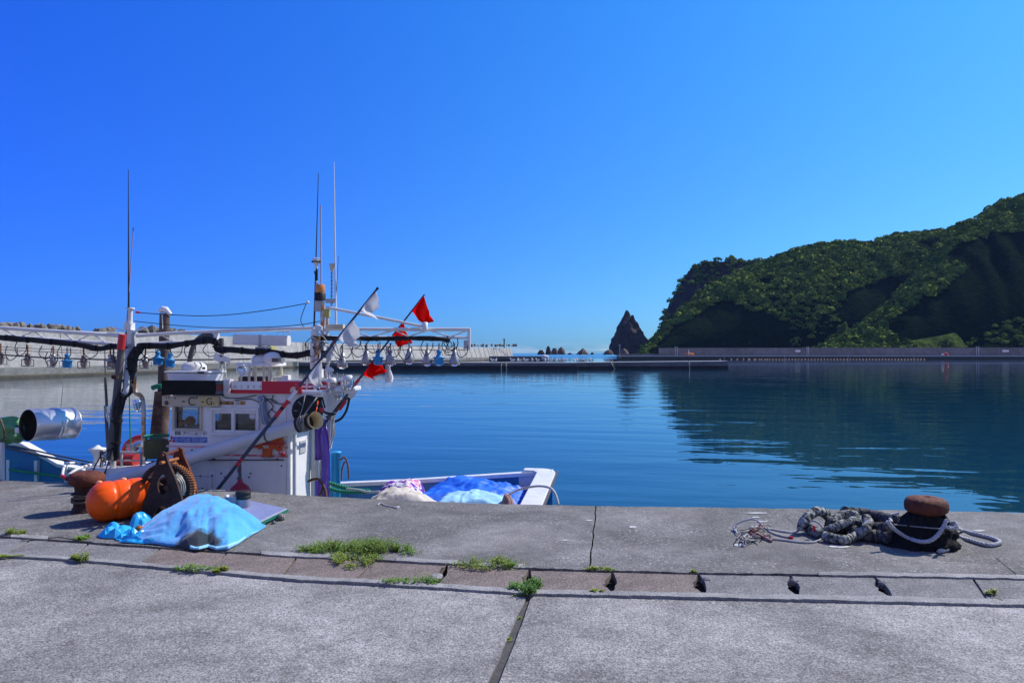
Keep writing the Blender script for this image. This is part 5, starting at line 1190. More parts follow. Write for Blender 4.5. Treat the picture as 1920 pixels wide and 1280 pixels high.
part(MB().tube([W(612,776,8.2), W(628,774,8.2), W(629,782,8.2)], 0.012, 8), 'hook_bar', W_PAINT)
# electric leads and the rope bundle hung on the wall
for pts in ([(416,740),(425,746),(445,746),(465,744),(482,740)], [(440,750),(470,748),(490,755),(505,748),(520,754)], [(488,744),(500,748),(512,762),(503,775),(512,788),(520,778),(508,766)], [(513,740),(510,752),(525,757),(545,755)]):
    part(MB().tube(smooth_path([W(x, y, YN-0.02) for x, y in pts], 6), 0.0055, 6), 'wall_cable', BLACK, wh)
bl = M('blue_grey_cloth', (0.12,0.22,0.40), 0.8, 0, (0.35,0.36,0.38), 20, 0.8, 0.5, 60)
mb = MB(); mb.tube(smooth_path([W(489,742,YN-.03), W(492,756,YN-.05), W(495,775,YN-.05), W(497,795,YN-.04)], 6), [0.012]+[0.04]*17+[0.02], 10); part(mb, 'hung_glove_bundle', bl, wh)
mb = MB(); mb.tube(smooth_path([W(489,741,YN-.06), W(494,748,YN-.09), W(489,756,YN-.09), W(486,748,YN-.08), W(491,760,YN-.10), W(493,780,YN-.10), W(497,795,YN-.08)], 6), 0.007, 6); part(mb, 'white_cord', ROPE_W, wh)
# mooring posts and ropes at the stern quarter
TURQ = M('turquoise_paint', (0.02,0.33,0.62), 0.4, 0, (0.03,0.25,0.50), 5, 0.6)
mb = MB(); p = W(630,930,9.2); mb.lathe([(0.062,-.3),(0.062,0.60),(0.075,0.605),(0.075,0.625),(0,0.627)], p, n=20); part(mb, 'samson_post', TURQ)
# ================================================================== THINGS ABOARD
def cloth_mound(name, x0, x1, ytop, Y, depth, base, mat, label, cat, seed, fold=0.04, nu=70, nv=40, p=2.4, skew=0.0, fs=(3.0,9.0)):
    a, b_ = V(x0, ytop, Y), V(x1, ytop, Y); zt = V((x0+x1)/2, ytop, Y).z; off = Vector((seed*13.7, seed*5.1, 0))
    def fn(u, v):
        x = a.x+(b_.x-a.x)*u; y = Y+(v-0.45)*depth + skew*(u-.5)
        e = max(0.0, (1-abs(2*u-1)**p))*max(0.0, (1-abs(2*v-0.9)**p)); q = Vector((x*fs[0], y*fs[0]*0.6, 0))+off
        z = base+(zt-base)*e**0.5*(0.88+0.22*nz3(q*0.5)) 
        z += fold*e**0.3*(1.5*(0.35-abs(nz3(Vector((x*fs[1]*0.26+y*1.6, y*2.6-x*1.1, 3))+off)))+1.5*(0.3-abs(nz3(Vector((x*fs[1]*0.6-y*3.5, y*4.0+x*2, 7))+off)))+0.28*nz3(Vector((x*21+y*5, y*16, 9))+off))
        return Vector((x+0.05*nz3(q+Vector((5,5,5))), y+0.07*nz3(q+Vector((9,2,1))), z))
    mb = MB(); mb.grid(nu, nv, fn); o = mb.build(name, mat, solid=0.006); return tag(o, label, cat)
TARP = M('blue_tarpaulin', (0.015,0.15,0.78), 0.5, 0, (0.012,0.11,0.62), 3, 0.7, 0.25, 25, 0.01)
LBL = M('light_blue_cloth', (0.34,0.62,0.82), 0.8, 0, (0.26,0.52,0.74), 8, 0.7, 0.4, 60)
CRM = M('cream_cloth', (0.62,0.57,0.50), 0.85, 0, (0.45,0.40,0.34), 9, 0.7, 0.4, 60)
PRP, pnt, pb_ = new_mat('patterned_cloth'); co = pnt.nodes.new('ShaderNodeTexCoord').outputs['Object']
n1 = noise_node(pnt, co, 9, 2, 0.4, 0.5)
c = ramp(pnt, n1.outputs[0], [(0.0,(0.13,0.02,0.32)),(0.43,(0.16,0.03,0.38)),(0.45,(0.72,0.70,0.76)),(0.55,(0.70,0.62,0.68)),(0.57,(0.55,0.14,0.34)),(0.64,(0.6,0.45,0.38))]); c.color_ramp.interpolation = 'CONSTANT'
pnt.links.new(c.outputs[0], pb_.inputs['Base Color']); pb_.inputs['Roughness'].default_value = 0.85
BND = M('brown_pink_cloth', (0.38,0.20,0.17), 0.85, 0, (0.12,0.08,0.08), 14, 0.9, 0.4, 60)
cloth_mound('tarpaulin', 765, 1004, 903, 8.75, 1.5, -0.75, TARP, 'bright blue tarpaulin heaped in the stern of the boat', 'tarpaulin', 1, 0.05, 80, 50, p=5)
cloth_mound('cloth', 808, 968, 919, 7.95, 0.8, -0.75, LBL, 'light blue cloth piled at the stern nearest the quay', 'cloth', 2, 0.035, p=6)
cloth_mound('cloth', 672, 842, 916, 8.12, 0.9, -0.75, CRM, 'crumpled cream cloth piled beside the light blue cloth', 'cloth', 3, 0.05, p=4, fs=(3,11))
cloth_mound('cloth', 700, 792, 897, 8.75, 0.7, -0.75, PRP, 'purple and white patterned cloth heaped behind the cream cloth', 'cloth', 4, 0.05, p=4)
cloth_mound('cloth', 936, 972, 924, 7.82, 0.4, -0.6, BND, 'small brown and pink bundle at the transom', 'cloth bundle', 5, 0.04)
# hanging oilskins and rag
def hang(name, P, mat, label, cat, th=0.02, dy=0.04, seed=0, parent=None):
    """P: rows of (y_px, left_px, right_px) on plane Y; a hung garment with folds"""
    Y = P['Y']; rows = P['rows']; mb = MB(); n = 14; R_ = []
    for i in range(len(rows)-1):
        for k in range(6):
            t_ = k/6; R_.append(tuple(rows[i][j]+(rows[i+1][j]-rows[i][j])*t_ for j in range(3)))
    R_.append(rows[-1])
    for back in (0, 1):
        vs = []
        for (y, l, r) in R_:
            for j in range(n+1):
                x = l+(r-l)*j/n; b = math.sin(math.pi*j/n)
                dd = (0.012+dy*b + 0.032*math.sin(j*1.6+y*0.05+seed+2*nz3((j*.3,y*.03,seed)))*b + 0.03*nz3((x*.09, y*.02, seed)))*(1 if back else -1)
                vs.append(V(x, y, Y)+Vector((0, dd, 0)))
        w = n+1; fs = [(i*w+j, i*w+j+1, (i+1)*w+j+1, (i+1)*w+j) for i in range(len(R_)-1) for j in range(n)]
        mb.add(vs, fs if not back else [f[::-1] for f in fs], 0, True)
    o = mb.build(name, mat, parent); 
    return tag(o, label, cat) if label else o
PUR = M('purple_oilskin', (0.20,0.10,0.55), 0.35, 0, (0.13,0.06,0.42), 4, 0.7, 0.15, 20)
hang('oilskin_trousers', {'Y':8.62,'rows':[(786,600,611),(800,592,611),(812,588,613),(835,591,616),(870,589,618),(905,590,619),(934,593,616)]}, PUR, 'purple oilskin trousers hanging at the cabin door', 'trousers', seed=1)
hang('rag', {'Y':8.55,'rows':[(862,590,603),(880,588.5,602),(898,589,601),(900,590,601)]}, W_PAINT, 'white rag hung against the purple oilskins', 'rag', dy=0.02, seed=3)
hang('towel', {'Y':8.75,'rows':[(779,615,628),(795,614,627),(815,615,627),(826,616,623),(842,616,618)]}, W_PAINT, 'white towel hanging right of the purple oilskins', 'towel', dy=0.02, seed=5)
# life vest on the wall
LV, lnt2, lb2 = new_mat('life_vest_orange'); co = lnt2.nodes.new('ShaderNodeTexCoord').outputs['Object']; n1 = noise_node(lnt2, co, 26, 3, 0.6)
c = ramp(lnt2, n1.outputs[0], [(0,(0.66,0.10,0.02)),(0.60,(0.60,0.10,0.025)),(0.64,(0.04,0.02,0.02))]); lnt2.links.new(c.outputs[0], lb2.inputs['Base Color']); lb2.inputs['Roughness'].default_value = 0.6
lv = thing('life_vest', 'orange life vest with red strap hung on the cabin wall', 'life vest', W(506,857,YN-.05))
def pad(poly, th, y, name, m, par, bev=0.012): return MB().prism([Vector((V(x,yy,y).x, y, V(x,yy,y).z)) for x, yy in poly], (0,-th,0)).build(name, m, par, bevel=bev)
pad([(480,833),(498,822),(532,817),(534,842),(524,846),(517,840),(510,842),(512,856),(493,856),(496,840),(488,842)], 0.05, YN-.012, 'vest_panel', LV, lv)
pad([(480,829),(536,829),(536,832),(480,832)], 0.062, YN-.009, 'strap', RED, lv, 0.003); pad([(497,833),(508,833),(507,839),(499,839)], 0.066, YN-.007, 'reflector', CREAM, lv, 0.003)
mb = MB(); mb.ball(W(531,852,YN-.06), 0.03); mb.ball(W(524,850,YN-.05), 0.018); mb.build('clip', RED, lv)
mb = MB(); mb.tube(smooth_path([W(534,834,YN-.07), W(530,845,YN-.08), W(518,855,YN-.08), W(505,860,YN-.06), W(492,858,YN-.06)], 6), 0.006, 6); mb.build('white_cord', ROPE_W, lv)
# long white pipe lashed along the side, with its wrapped funnel end
pl_ = thing('derrick_pipe', 'long white pipe lashed slanting along the boat side, cream funnel at its end', 'pipe', W(380,880,7.8))
A_, B_ = W(180,913,7.72), W(562,796,7.80)
PIPE = M('pipe_white', (0.66,0.68,0.72), 0.4, 0, (0.48,0.47,0.44), 3, 0.6)
d_ = (B_-A_).normalized()
MB().rod(A_, B_, 0.090, 24, 0, 0.078).build('pipe', PIPE, pl_)
MB().rod(B_-d_*0.03, B_+d_*0.14, 0.092, 24).build('rubber_sleeve', BLACK, pl_)
e = B_+d_*0.14
ax_ = (d_+Vector((0.25,-0.62,-0.02))).normalized()
MB().lathe([(0.072,-.02),(0.074,0.02),(0.082,0.06),(0.102,0.10),(0.106,0.106),(0.098,0.103),(0.074,0.05),(0.060,-0.06),(0.05,-.16),(0,-.16)], e, ax_, n=28, cap=False).build('funnel', M('cream_plastic',(0.72,0.55,0.28),0.4,0,(0.62,0.45,0.2),6,0.6), pl_)
mb = MB()
for k in range(7):
    c = B_+d_*(0.02+0.014*k); u = d_.orthogonal().normalized(); w = d_.cross(u); mb.tube([c+(u*math.cos(t_)+w*math.sin(t_))*0.096+d_*0.012*math.sin(t_*2+k) for t_ in np.linspace(0,6.283,20)[:-1]], 0.006, 5, closed=True)
mb.tube(smooth_path([B_+d_*.05+Vector((0,-.12,.03)), W(572,775,7.75), W(585,757,7.8), W(594,745,7.9)], 5), 0.009, 6); mb.tube(smooth_path([B_+d_*.03+Vector((0,-.1,.07)), W(567,765,7.75), W(572,740,7.9)], 5), 0.006, 6)
mb.build('lashing', ROPE_G, pl_)
mb = MB(); c = A_.lerp(B_, 0.855); u = d_.orthogonal().normalized(); w = d_.cross(u); mb.tube([c+(u*math.cos(t_)+w*math.sin(t_))*0.086+d_*0.03*math.cos(t_) for t_ in np.linspace(0,6.283,24)[:-1]], 0.010, 6, closed=True); mb.build('hose_loop', DGREY, pl_)
mb = MB(); c = A_.lerp(B_, 0.33); mb.tube([c+(u*math.cos(t_)+w*math.sin(t_))*0.090 for t_ in np.linspace(0,6.283,24)[:-1]], 0.008, 6, closed=True); mb.build('band', DGREY, pl_)
mb = MB(); mb.tube(smooth_path([W(596,752,7.9), W(594,765,7.75), W(590,776,7.72)], 5), 0.007, 6); tag(mb.build('cord', ORANGE), 'short orange cord hanging above the cream funnel', 'cord')
# marker poles with flags
def thin_cloth(m, col):
    nt = m.node_tree; b = nt.nodes['Principled BSDF']; out = [x for x in nt.nodes if x.type == 'OUTPUT_MATERIAL'][0]
    tl = node(nt, 'ShaderNodeBsdfTranslucent'); tl.inputs[0].default_value = (*col, 1); ms_ = node(nt, 'ShaderNodeMixShader'); ms_.inputs[0].default_value = 0.8
    nt.links.new(b.outputs[0], ms_.inputs[1]); nt.links.new(tl.outputs[0], ms_.inputs[2]); nt.links.new(ms_.outputs[0], out.inputs[0]); return m
WF = thin_cloth(M('white_flag', (0.80,0.81,0.83), 0.6, 0, (0.70,0.71,0.75), 6, 0.6), (0.80,0.80,0.82)); RF = thin_cloth(M('red_flag', (0.85,0.006,0.006), 0.55, 0, (0.78,0.005,0.008), 6, 0.6, spec=0.1), (1.0,0.004,0.004))
POLE = M('dark_blue_pole', (0.035,0.045,0.08), 0.35)
def flag(line_, ua, ub, cor, right, mat, parent, seed):
    """cloth between two points of the pole and two free corners given in the picture at the pole's distance"""
    A, B = line_(ua), line_(ub); C_, D_ = V(*cor, B.y-0.10), V(*right, A.y-0.06); off = Vector((seed*7.7, 0, 0))
    def fn(u, v):
        p = A.lerp(B, u).lerp(D_.lerp(C_, u), v)
        f = v*(0.045*math.sin(u*7+seed)+0.035*math.sin(u*3-v*4+seed*2)) + 0.03*v*nz3(Vector((u*3, v*3, 0))+off)
        return p+Vector((f*0.35, f*1.3-0.10*math.sin(v*math.pi)*math.sin(u*math.pi), 0))
    return MB().grid(14, 14, fn).build('flag', mat, parent, solid=0.002)
def lineof(a, b_):
    def f(px):
        t_ = (px-a[0])/(b_[0]-a[0]); P, Q = V(*a), V(*b_); lo, hi = 0.0, 1.0
        for _ in range(40):
            m = (lo+hi)/2; p = P.lerp(Q, m); r = p-CAMP; x = CX+FPX*r.dot(RT)/r.dot(FW)
            if (x < px) == (b_[0] > a[0]): lo = m
            else: hi = m
        return P.lerp(Q, (lo+hi)/2)
    return f
fp = thing('flag_pole', 'long dark marker pole with white flags and red bands slanting across the cabin', 'flag pole', W(408,920,7.75))
LA_ = lineof((404,922,7.46), (709,539,7.95)); a, b_ = V(404,922,7.46), V(709,539,7.95)
MB().rod(a, LA_(545), 0.022, 8).build('pole', POLE, fp); MB().rod(LA_(545), b_, 0.017, 8, 0, 0.012).build('pole_top', POLE, fp)
for (x0, x1, m) in ((517,527,RED),(531,541,RED),(541,556,W_PAINT),(556,561,RED),(444,449,RED),(451,454,RED),(706,709,RUST_DK),(527,531,BLACK)): MB().rod(LA_(x0), LA_(x1), 0.025 if x1 < 600 else 0.016, 8).build('band', m, fp)
flag(LA_, 704, 675, (701,600), (710,574), WF, fp, 1); flag(LA_, 662, 632, (663,652), (671,630), WF, fp, 2); flag(LA_, 602, 578, (594,730), (611,713), WF, fp, 4)
fr_ = thing('flag_pole', 'dark marker pole with three red flags leaning out at the stern', 'flag pole', W(604,800,8.5))
LB_ = lineof((604,800,8.5), (796,552,8.75)); MB().rod(V(604,800,8.5), V(796,552,8.75), 0.018, 8, 0, 0.010).build('pole', POLE, fr_)
MB().rod(LB_(664), LB_(673), 0.022, 8).build('band', RED, fr_)
flag(LB_, 795, 772, (798,609), (810,597), RF, fr_, 5); flag(LB_, 757, 733, (752,653), (769,640), RF, fr_, 6); flag(LB_, 705, 680, (698,714), (724,695), RF, fr_, 7)
ft = thing('flag_pole', 'short pole with a furled grey-white flag and red tip by the aft mast', 'flag pole', W(572,710,8.2))
LC_ = lineof((571,712,8.15), (627,638,8.5)); MB().rod(V(571,712,8.15), V(627,638,8.5), 0.011, 8).build('pole', POLE, ft)
MB().rod(LC_(571), LC_(576), 0.02, 8).build('tip', RED, ft); MB().rod(LC_(620), LC_(626), 0.014, 8).build('tip', RED, ft)
hang('flag', {'Y':8.38,'rows':[(648,613,628),(662,612,625),(676,612.5,619),(688,612,616)]}, WF, None, None, dy=0.015, seed=9, parent=ft)
hang('streamer', {'Y':8.7,'rows':[(648,724,729),(668,723.5,729),(692,723,732),(708,722.5,737),(716,723,735)]}, WF, 'white torn streamer hanging from the lamp boom', 'streamer', dy=0.02, seed=11)
# red ball fender hung on the side
rf = thing('ball_fender', 'dark red teardrop fender hanging on the boat side', 'fender', W(449,925,7.72))
BUOYR = M('fender_red', (0.42,0.012,0.035), 0.35, 0, (0.30,0.012,0.03), 5, 0.7)
MB().lathe([(0,-.14),(0.08,-.12),(0.125,-.04),(0.128,0.0),(0.10,0.055),(0.05,0.095),(0.03,0.12),(0.028,0.15)], W(450,921,7.72), n=24).build('ball', BUOYR, rf)
MB().rod(W(450,901,7.72), W(449,868,7.80), 0.022, 10).build('eye', DGREY, rf)
mb = MB(); mb.tube(smooth_path([W(449,872,7.78), W(445,880,7.74), W(447,890,7.7), W(444,898,7.7)], 5), 0.006, 6); mb.build('cord', ROPE_G, rf)
# white tub on the roof
tu = thing('plastic_tub', 'white plastic tub standing on the cabin roof behind the black panel', 'tub', W(367,718,8.3))
c = W(367,716,8.3); mb = MB()
def ringR(w, d, z): return [Vector((c.x+sx*w, 8.3+sy*d, c.z+z)) for sx, sy in ((-1,-1),(1,-1),(1,1),(-1,1))]
mb.hexa(ringR(.27,.17,-.02), ringR(.30,.19,0.125)); mb.build('body', M('tub_plastic',(0.76,0.77,0.82),0.4,0,(0.66,0.60,0.60),2,0.6), tu, bevel=0.03)
mb = MB(); mb.hexa(ringR(.315,.205,.126), ringR(.315,.205,.146)); mb.build('rim', W_PAINT, tu, bevel=0.008)
MB().box((c.x+.21, 8.3-.208, c.z+.132), (0.09,0.012,0.025)).build('handle', BLACK, tu)
# green net roll on the fore deck
NETG = M('olive_net', (0.17,0.14,0.045), 0.95, 0, (0.06,0.09,0.05), 45, 0.8, 0.9, 90, 0.012)
nr = thing('net_basket', 'olive net basket with green rim beside the cabin front', 'basket', W(293,866,8.35))
MB().lathe([(0.11,0),(0.15,0.03),(0.155,0.2),(0.14,0.24),(0.05,0.26),(0,0.265)], W(293,858,8.35), n=24).build('net', NETG, nr)
MB().tube([W(293,817,8.35)+Vector((math.cos(t_)*.155, math.sin(t_)*.155, 0.0)) for t_ in np.linspace(0,6.283,25)[:-1]], 0.012, 6, closed=True).build('rim', GREEN_ROPE, nr)
MB().rod(W(274,862,8.25), W(274,820,8.25), 0.014).build('band', GREEN_ROPE, nr)
mb = MB(); mb.ball(W(300,880,8.4), (0.25,0.15,0.12)); o = mb.build('net_heap', NET_BK); tag(o, 'dark net heap under the olive basket on deck', 'net heap')
# ropes at the stern quarter
def rope(pts, r, mat, label, name='rope', k=7, n=8, cat='rope', twist=True):
    P = smooth_path(pts, k); mb = MB()
    if twist:
        L = 0; a = []
        u = Vector((0,0,1))
        for s_ in range(3):
            Q = []; L = 0
            for i, p in enumerate(P):
                if i: L += (P[i]-P[i-1]).length
                t_ = (P[min(i+1,len(P)-1)]-P[max(i-1,0)]).normalized(); x_ = t_.orthogonal().normalized(); y_ = t_.cross(x_)
                h_ = Vector((0,0,1)) if abs(t_.z) < 0.9 else Vector((1,0,0)); x_ = (h_-t_*h_.dot(t_)).normalized(); y_ = t_.cross(x_)
                an = L/(r*5.5)*6.283+s_*2.094; Q.append(p+(x_*math.cos(an)+y_*math.sin(an))*r*0.48)
            mb.tube(Q, r*0.58, 6)
    else: mb.tube(P, r, n)
    o = mb.build(name, mat); return tag(o, label, cat) if label else o
def dens(pts, k): return smooth_path(pts, k)
rope([W(578,902,7.75), W(587,898,7.72), W(597,898,7.7), W(604,906,7.7), W(610,920,7.68), W(611,938,7.66)], 0.017, ROPE_BR, 'brown rope arching up at the quay edge by the oilskins', k=20)
rope([W(606,910,7.7), W(603,920,7.68), W(597,938,7.66)], 0.015, ROPE_BR, 'brown rope end dropping below the knot beside the oilskins', k=20)
rope([W(638,862,9.1), W(645,857,9.1), W(650,864,9.1), W(653,880,9.1), W(654,897,9.1)], 0.014, ROPE_BR, 'brown rope loop draped beyond the turquoise post', k=20)
rope([W(640,900,9.1), W(641,880,9.1), W(646,865,9.1)], 0.013, ROPE_BR, 'brown rope tail just right of the turquoise post', k=20)
rope([W(618,905,8.3), W(640,912,8.2), W(665,918,8.1), W(692,920,8.0)], 0.026, GREEN_ROPE, 'green rope stretched from the turquoise post towards the cloths', k=16)
rope([W(618,915,8.2), W(640,921,8.1), W(668,922,8.0), W(694,921,8.0)], 0.024, GREEN_ROPE, 'lower green rope beneath the stretched green one', k=16)
rope([W(650,916,8.0), W(672,918,7.97), W(690,922,7.95), W(712,921,7.95)], 0.014, ROPE_W, 'white rope laid along the green ropes', k=20)
rope([W(955,926,7.8), W(975,917,7.85), W(1005,911,7.8), W(1028,913,7.6), W(1040,923,7.4), W(1047,945,7.3)], 0.014, ROPE_W, 'white mooring rope running over the stern corner', k=26)
# steel drum and green bag at the left edge
sd = thing('steel_drum', 'shiny ribbed steel drum lying on its side above the bow', 'drum', W(92,826,8.0))
DRM = M('bright_steel', (0.80,0.80,0.81), 0.36, 0.8, (0.66,0.67,0.69), 5, 0.5, 0.04, 8)
a = D(52,797,8.75); b_ = D(136,793,9.25); L = (b_-a).length; r_ = 0.203
MB().lathe([(r_*0.97,0.0),(r_,0.006),(r_,L*.50),(r_*1.035,L*.52),(r_*1.035,L*.54),(r_,L*.56),(r_,L*.58),(r_*1.035,L*.60),(r_*1.035,L*.62),(r_,L*.64),(r_,L*.98),(r_*1.02,L*.985),(r_*1.02,L),(r_*.95,L-.005),(0,L-.006)], a, (b_-a), n=48, cap=False).build('shell', DRM, sd)
MB().lathe([(r_*.955,0.02),(r_*.955,L*.4),(0,L*.41)], a, (b_-a), n=40, cap=False).build('dark_inside', BLACK, sd)
BPT = M('turquoise_spots', (0.02,0.42,0.75), 0.4)
for (x, y, s_) in ((123,794,1.0),(126,806,.8),(118,820,.8),(115,808,.5)):
    q = W(x, y, 8.0); ax0 = a+(b_-a).normalized()*((q-a).dot((b_-a).normalized())); nd = (q-ax0); nd.y = -abs(nd.y)-0.12; nd.normalize(); MB().ball(ax0+nd*(r_-0.004), (0.022*s_,0.012,0.016*s_), 10, 6).build('paint_spot', BPT, sd)
MB().rod(W(60,800,8.1), W(-160,812,8.1), 0.04, 10).build('support_arm', STEEL, sd)
MB().rod(W(-160,780,8.1), W(-160,905,8.1), 0.05, 10).build('support_post', STEEL, sd)
GBAG = M('green_canvas', (0.17,0.38,0.17), 0.8, 0, (0.07,0.19,0.08), 5, 0.7, 0.5, 30)
def bag(c, r, seed, f=0.22, nu=48, nv=32):
    mb = MB(); mb.ball((0,0,0), 1, nu, nv); out = []
    for v in mb.v:
        v = Vector(v); k = 1+f*nz3(v*1.7+Vector((seed,0,0)))+0.13*math.sin(v.x*9+5*nz3(v*2+Vector((0,seed,0))))+0.13*(0.3-abs(nz3(v*4.5+Vector((seed,seed,0)))))
        out.append(c+Vector((v.x*k*r[0], v.y*k*r[1], v.z*k*r[2])))
    mb.v = [tuple(p) for p in out]; return mb
gb2 = thing('canvas_bag', 'green canvas bag stuffed into the open end of the steel drum', 'bag', W(10,832,7.95))
bag(W(8,808,7.9), (0.29,0.16,0.165), 3).build('bag', GBAG, gb2)
MB().box(W(33,806,7.75), (0.06,0.03,0.07)).build('label', W_PAINT, gb2, bevel=0.004); MB().box(W(38,804,7.77), (0.14,0.02,0.09)).build('label_patch', M('dark_green_cloth',(0.02,0.10,0.06),0.8), gb2, bevel=0.004)
MB().tube(smooth_path([W(0,785,7.72), W(6,800,7.70), W(8,820,7.72), W(2,826,7.72)], 5), 0.010, 6).build('drawstring', ROPE_BR, gb2)
# ================================================================== THINGS ON THE QUAY
# bollards
def bollard(c, label, seed, tilt=(0,0,1)):
    rs_ = random.Random(seed); b_ = thing('bollard', label, 'bollard', c)
    ax = Vector(tilt).normalized()
    prof = [(0.125,0.0),(0.118,0.02),(0.106,0.05),(0.100,0.12),(0.098,0.2),(0.104,0.245),(0.118,0.266)]
    m1 = MB().lathe(prof, c, ax, 40); m1.build('stem', RUST_DK, b_)
    head = [(0.110,0.256),(0.138,0.264),(0.155,0.280),(0.161,0.306),(0.157,0.344),(0.142,0.368),(0.115,0.381),(0.06,0.388),(0.03,0.390),(0.024,0.380),(0,0.376)]
    m2 = MB().lathe(head, c, ax, 48)
    m2.v = [tuple(Vector(v)+Vector((nz3(Vector(v)*9), nz3(Vector(v)*9+Vector((5,0,0))), nz3(Vector(v)*9+Vector((0,5,0)))))*0.004) for v in m2.v]
    m2.build('head', RUST, b_)
    return b_
BL = G(160,958); bl_ = bollard(BL, 'rusty mushroom bollard left of the orange buoy, rope wound round its foot', 1, (0.03,0.02,1))
mb = MB()
for k, z in enumerate((0.115, 0.14, 0.165)): mb.tube([BL+Vector((math.cos(t_)*.114, math.sin(t_)*.114, z+0.012*math.sin(t_+k*2))) for t_ in np.linspace(0,6.283,33)[:-1]], 0.011, 7, closed=True)
tag(mb.build('rope', M('dirty_rope',(0.16,0.13,0.09),0.9,0,(0.07,0.06,0.05),40,0.8,0.8,150,0.004)), 'dirty rope wound three times round the left bollard', 'rope')
BR = G(1737,1021); bollard(BR, 'rusty mushroom bollard at the right, its stem bundled in black netting', 2, (0.0,0.01,1))

# orange ribbed float
of = thing('ribbed_buoy', 'large orange ribbed plastic buoy lying between bollard and winch', 'buoy', G(215,978))
ax = Vector((0.62, 0.80, 0)).normalized(); r0 = 0.183; c0 = G(219,974) + Vector((0,0,r0+0.002))
prof = []
for k in range(9):
    a = math.pi/2*k/8; prof.append((max(0.0, r0*math.sin(a)), -0.10-0.15*math.cos(a)))
for (z, r_) in ((-.06,1),(-.045,.985),(-.03,.935),(-.015,.985),(0,1),(.03,1.0),(.065,1.0),(.08,.985),(.095,.935),(.11,.985),(.125,1),(.16,1.0),(.195,1),(.21,.985),(.225,.935),(.24,.985),(.255,1),(.30,1)): prof.append((r0*r_, z))
for k in range(1, 9):
    a = math.pi/2*(1-k/8); prof.append((max(0.0, r0*math.sin(a)), 0.32+0.15*math.cos(a)))
m1 = MB().lathe(prof, c0, ax, 64)
q_ = ax.to_track_quat('Z','Y').inverted(); out = []
for v in m1.v:                                      # creases running over the domed ends
    p = q_ @ (Vector(v)-c0); an = math.atan2(p.y, p.x)
    if p.z < -0.10 or p.z > 0.32:
        e = min(1, abs(p.z-(-0.10 if p.z < 0 else 0.32))/0.05); s_ = abs((an/(math.pi/4)) % 1-0.5)*2
        if s_ > 0.86: k = 1-0.06*e*(s_-0.86)/0.14; p = Vector((p.x*k, p.y*k, p.z))
    out.append(tuple(c0 + (q_.inverted() @ p)))
m1.v = out; m1.build('shell', ORANGE, of)
for (t_, an) in ((-.13,1.15),(0.06,1.45)):
    u = ax.cross(Vector((0,0,1))).normalized(); nd = (u*math.cos(an)+Vector((0,0,math.sin(an)))); nd = -u*0.35+Vector((0,0,0.94)) if t_ < 0 else u*-0.1+Vector((0,0,1))
    p = c0+ax*t_+nd.normalized()*(r0-.005); MB().ball(p, (0.032,0.026,0.022)).build('lug', M('lug_pale_orange',(0.85,0.35,0.16),0.4), of)

# rusty hand winch
wn_ = thing('hand_winch', 'rusty hand winch with A-shaped side plates and a big toothed gear', 'winch', G(305,972))
d1, d2 = 6.40, 6.84
def plate(outer, hc, hrx, hry, d, th, name, mat, n=56):
    P = [Vector((x-hc[0], y-hc[1], 0)) for x, y in outer]; O, I = [], []
    for k in range(n):
        an = 2*math.pi*k/n; dr = Vector((math.cos(an), math.sin(an), 0)); best = None
        for i in range(len(P)):
            a, b_ = P[i], P[(i+1) % len(P)]; e_ = b_-a; den = dr.x*e_.y-dr.y*e_.x
            if abs(den) < 1e-9: continue
            t_ = (a.x*e_.y-a.y*e_.x)/den; s_ = (a.x*dr.y-a.y*dr.x)/den
            if t_ > 0 and -1e-6 <= s_ <= 1+1e-6 and (best is None or t_ > best): best = t_
        O.append((hc[0]+dr.x*best, hc[1]+dr.y*best)); I.append((hc[0]+dr.x*hrx, hc[1]+dr.y*hry))
    mb = MB(); vs = [D(x,y,d) for x,y in O]+[D(x,y,d) for x,y in I]; vs += [v+FW*th for v in vs]; fs = []
    for k in range(n):
        k2 = (k+1) % n
        fs += [(k,k2,n+k2,n+k), (2*n+k,3*n+k,3*n+k2,2*n+k2), (k,2*n+k,2*n+k2,k2), (n+k,n+k2,3*n+k2,3*n+k)]
    mb.add(vs, fs); return mb.build(name, mat, wn_, bevel=0.003)
out1 = [(296,853),(299,847),(308,846),(312,852),(314,864),(319,876),(328,896),(339,930),(351,976),(326,977),(317,955),(304,948),(290,955),(283,977),(257,977),(268,944),(281,908),(291,872)]
plate(out1, (304,908), 9, 19, d1, 0.035, 'side_plate', RUST_DK)
out2 = [(x+31+(0.935-1)*(x-304), 838+(y-846)*0.93) for x, y in out1]
plate(out2, (335,896), 8, 17.5, d2, 0.035, 'side_plate', RUST)
def gear(c, r, th, nt, mat, name, spokes=5, rim=0.16, hub=0.2, tooth=0.018, axis=FW):
    ax_ = Vector(axis).normalized(); u = ax_.cross(Vector((0,0,1))).normalized(); w = ax_.cross(u); mb = MB(); N = nt*4; vs = []
    for z in (-th/2, th/2):
        for k in range(N):
            an = 2*math.pi*k/N; rr = r if k % 4 in (0,1) else r-tooth; vs.append(c+ax_*z+(u*math.cos(an)+w*math.sin(an))*rr)
        for k in range(N): an = 2*math.pi*k/N; vs.append(c+ax_*z+(u*math.cos(an)+w*math.sin(an))*r*(1-rim))
    fs = []
    for k in range(N):
        k2 = (k+1) % N; fs += [(k,N+k,N+k2,k2),(2*N+k,2*N+k2,3*N+k2,3*N+k),(k,k2,2*N+k2,2*N+k),(N+k,3*N+k,3*N+k2,N+k2)]
    mb.add(vs, fs)
    mb.rod(c-ax_*th*0.8, c+ax_*th*0.8, r*hub, 20)
    for k in range(spokes):
        an = 2*math.pi*k/spokes+0.5; dv = u*math.cos(an)+w*math.sin(an); mb.rod(c+dv*r*hub*0.8, c+dv*r*(1-rim*0.7), th*0.45, 6)
    return mb.build(name, mat, wn_)
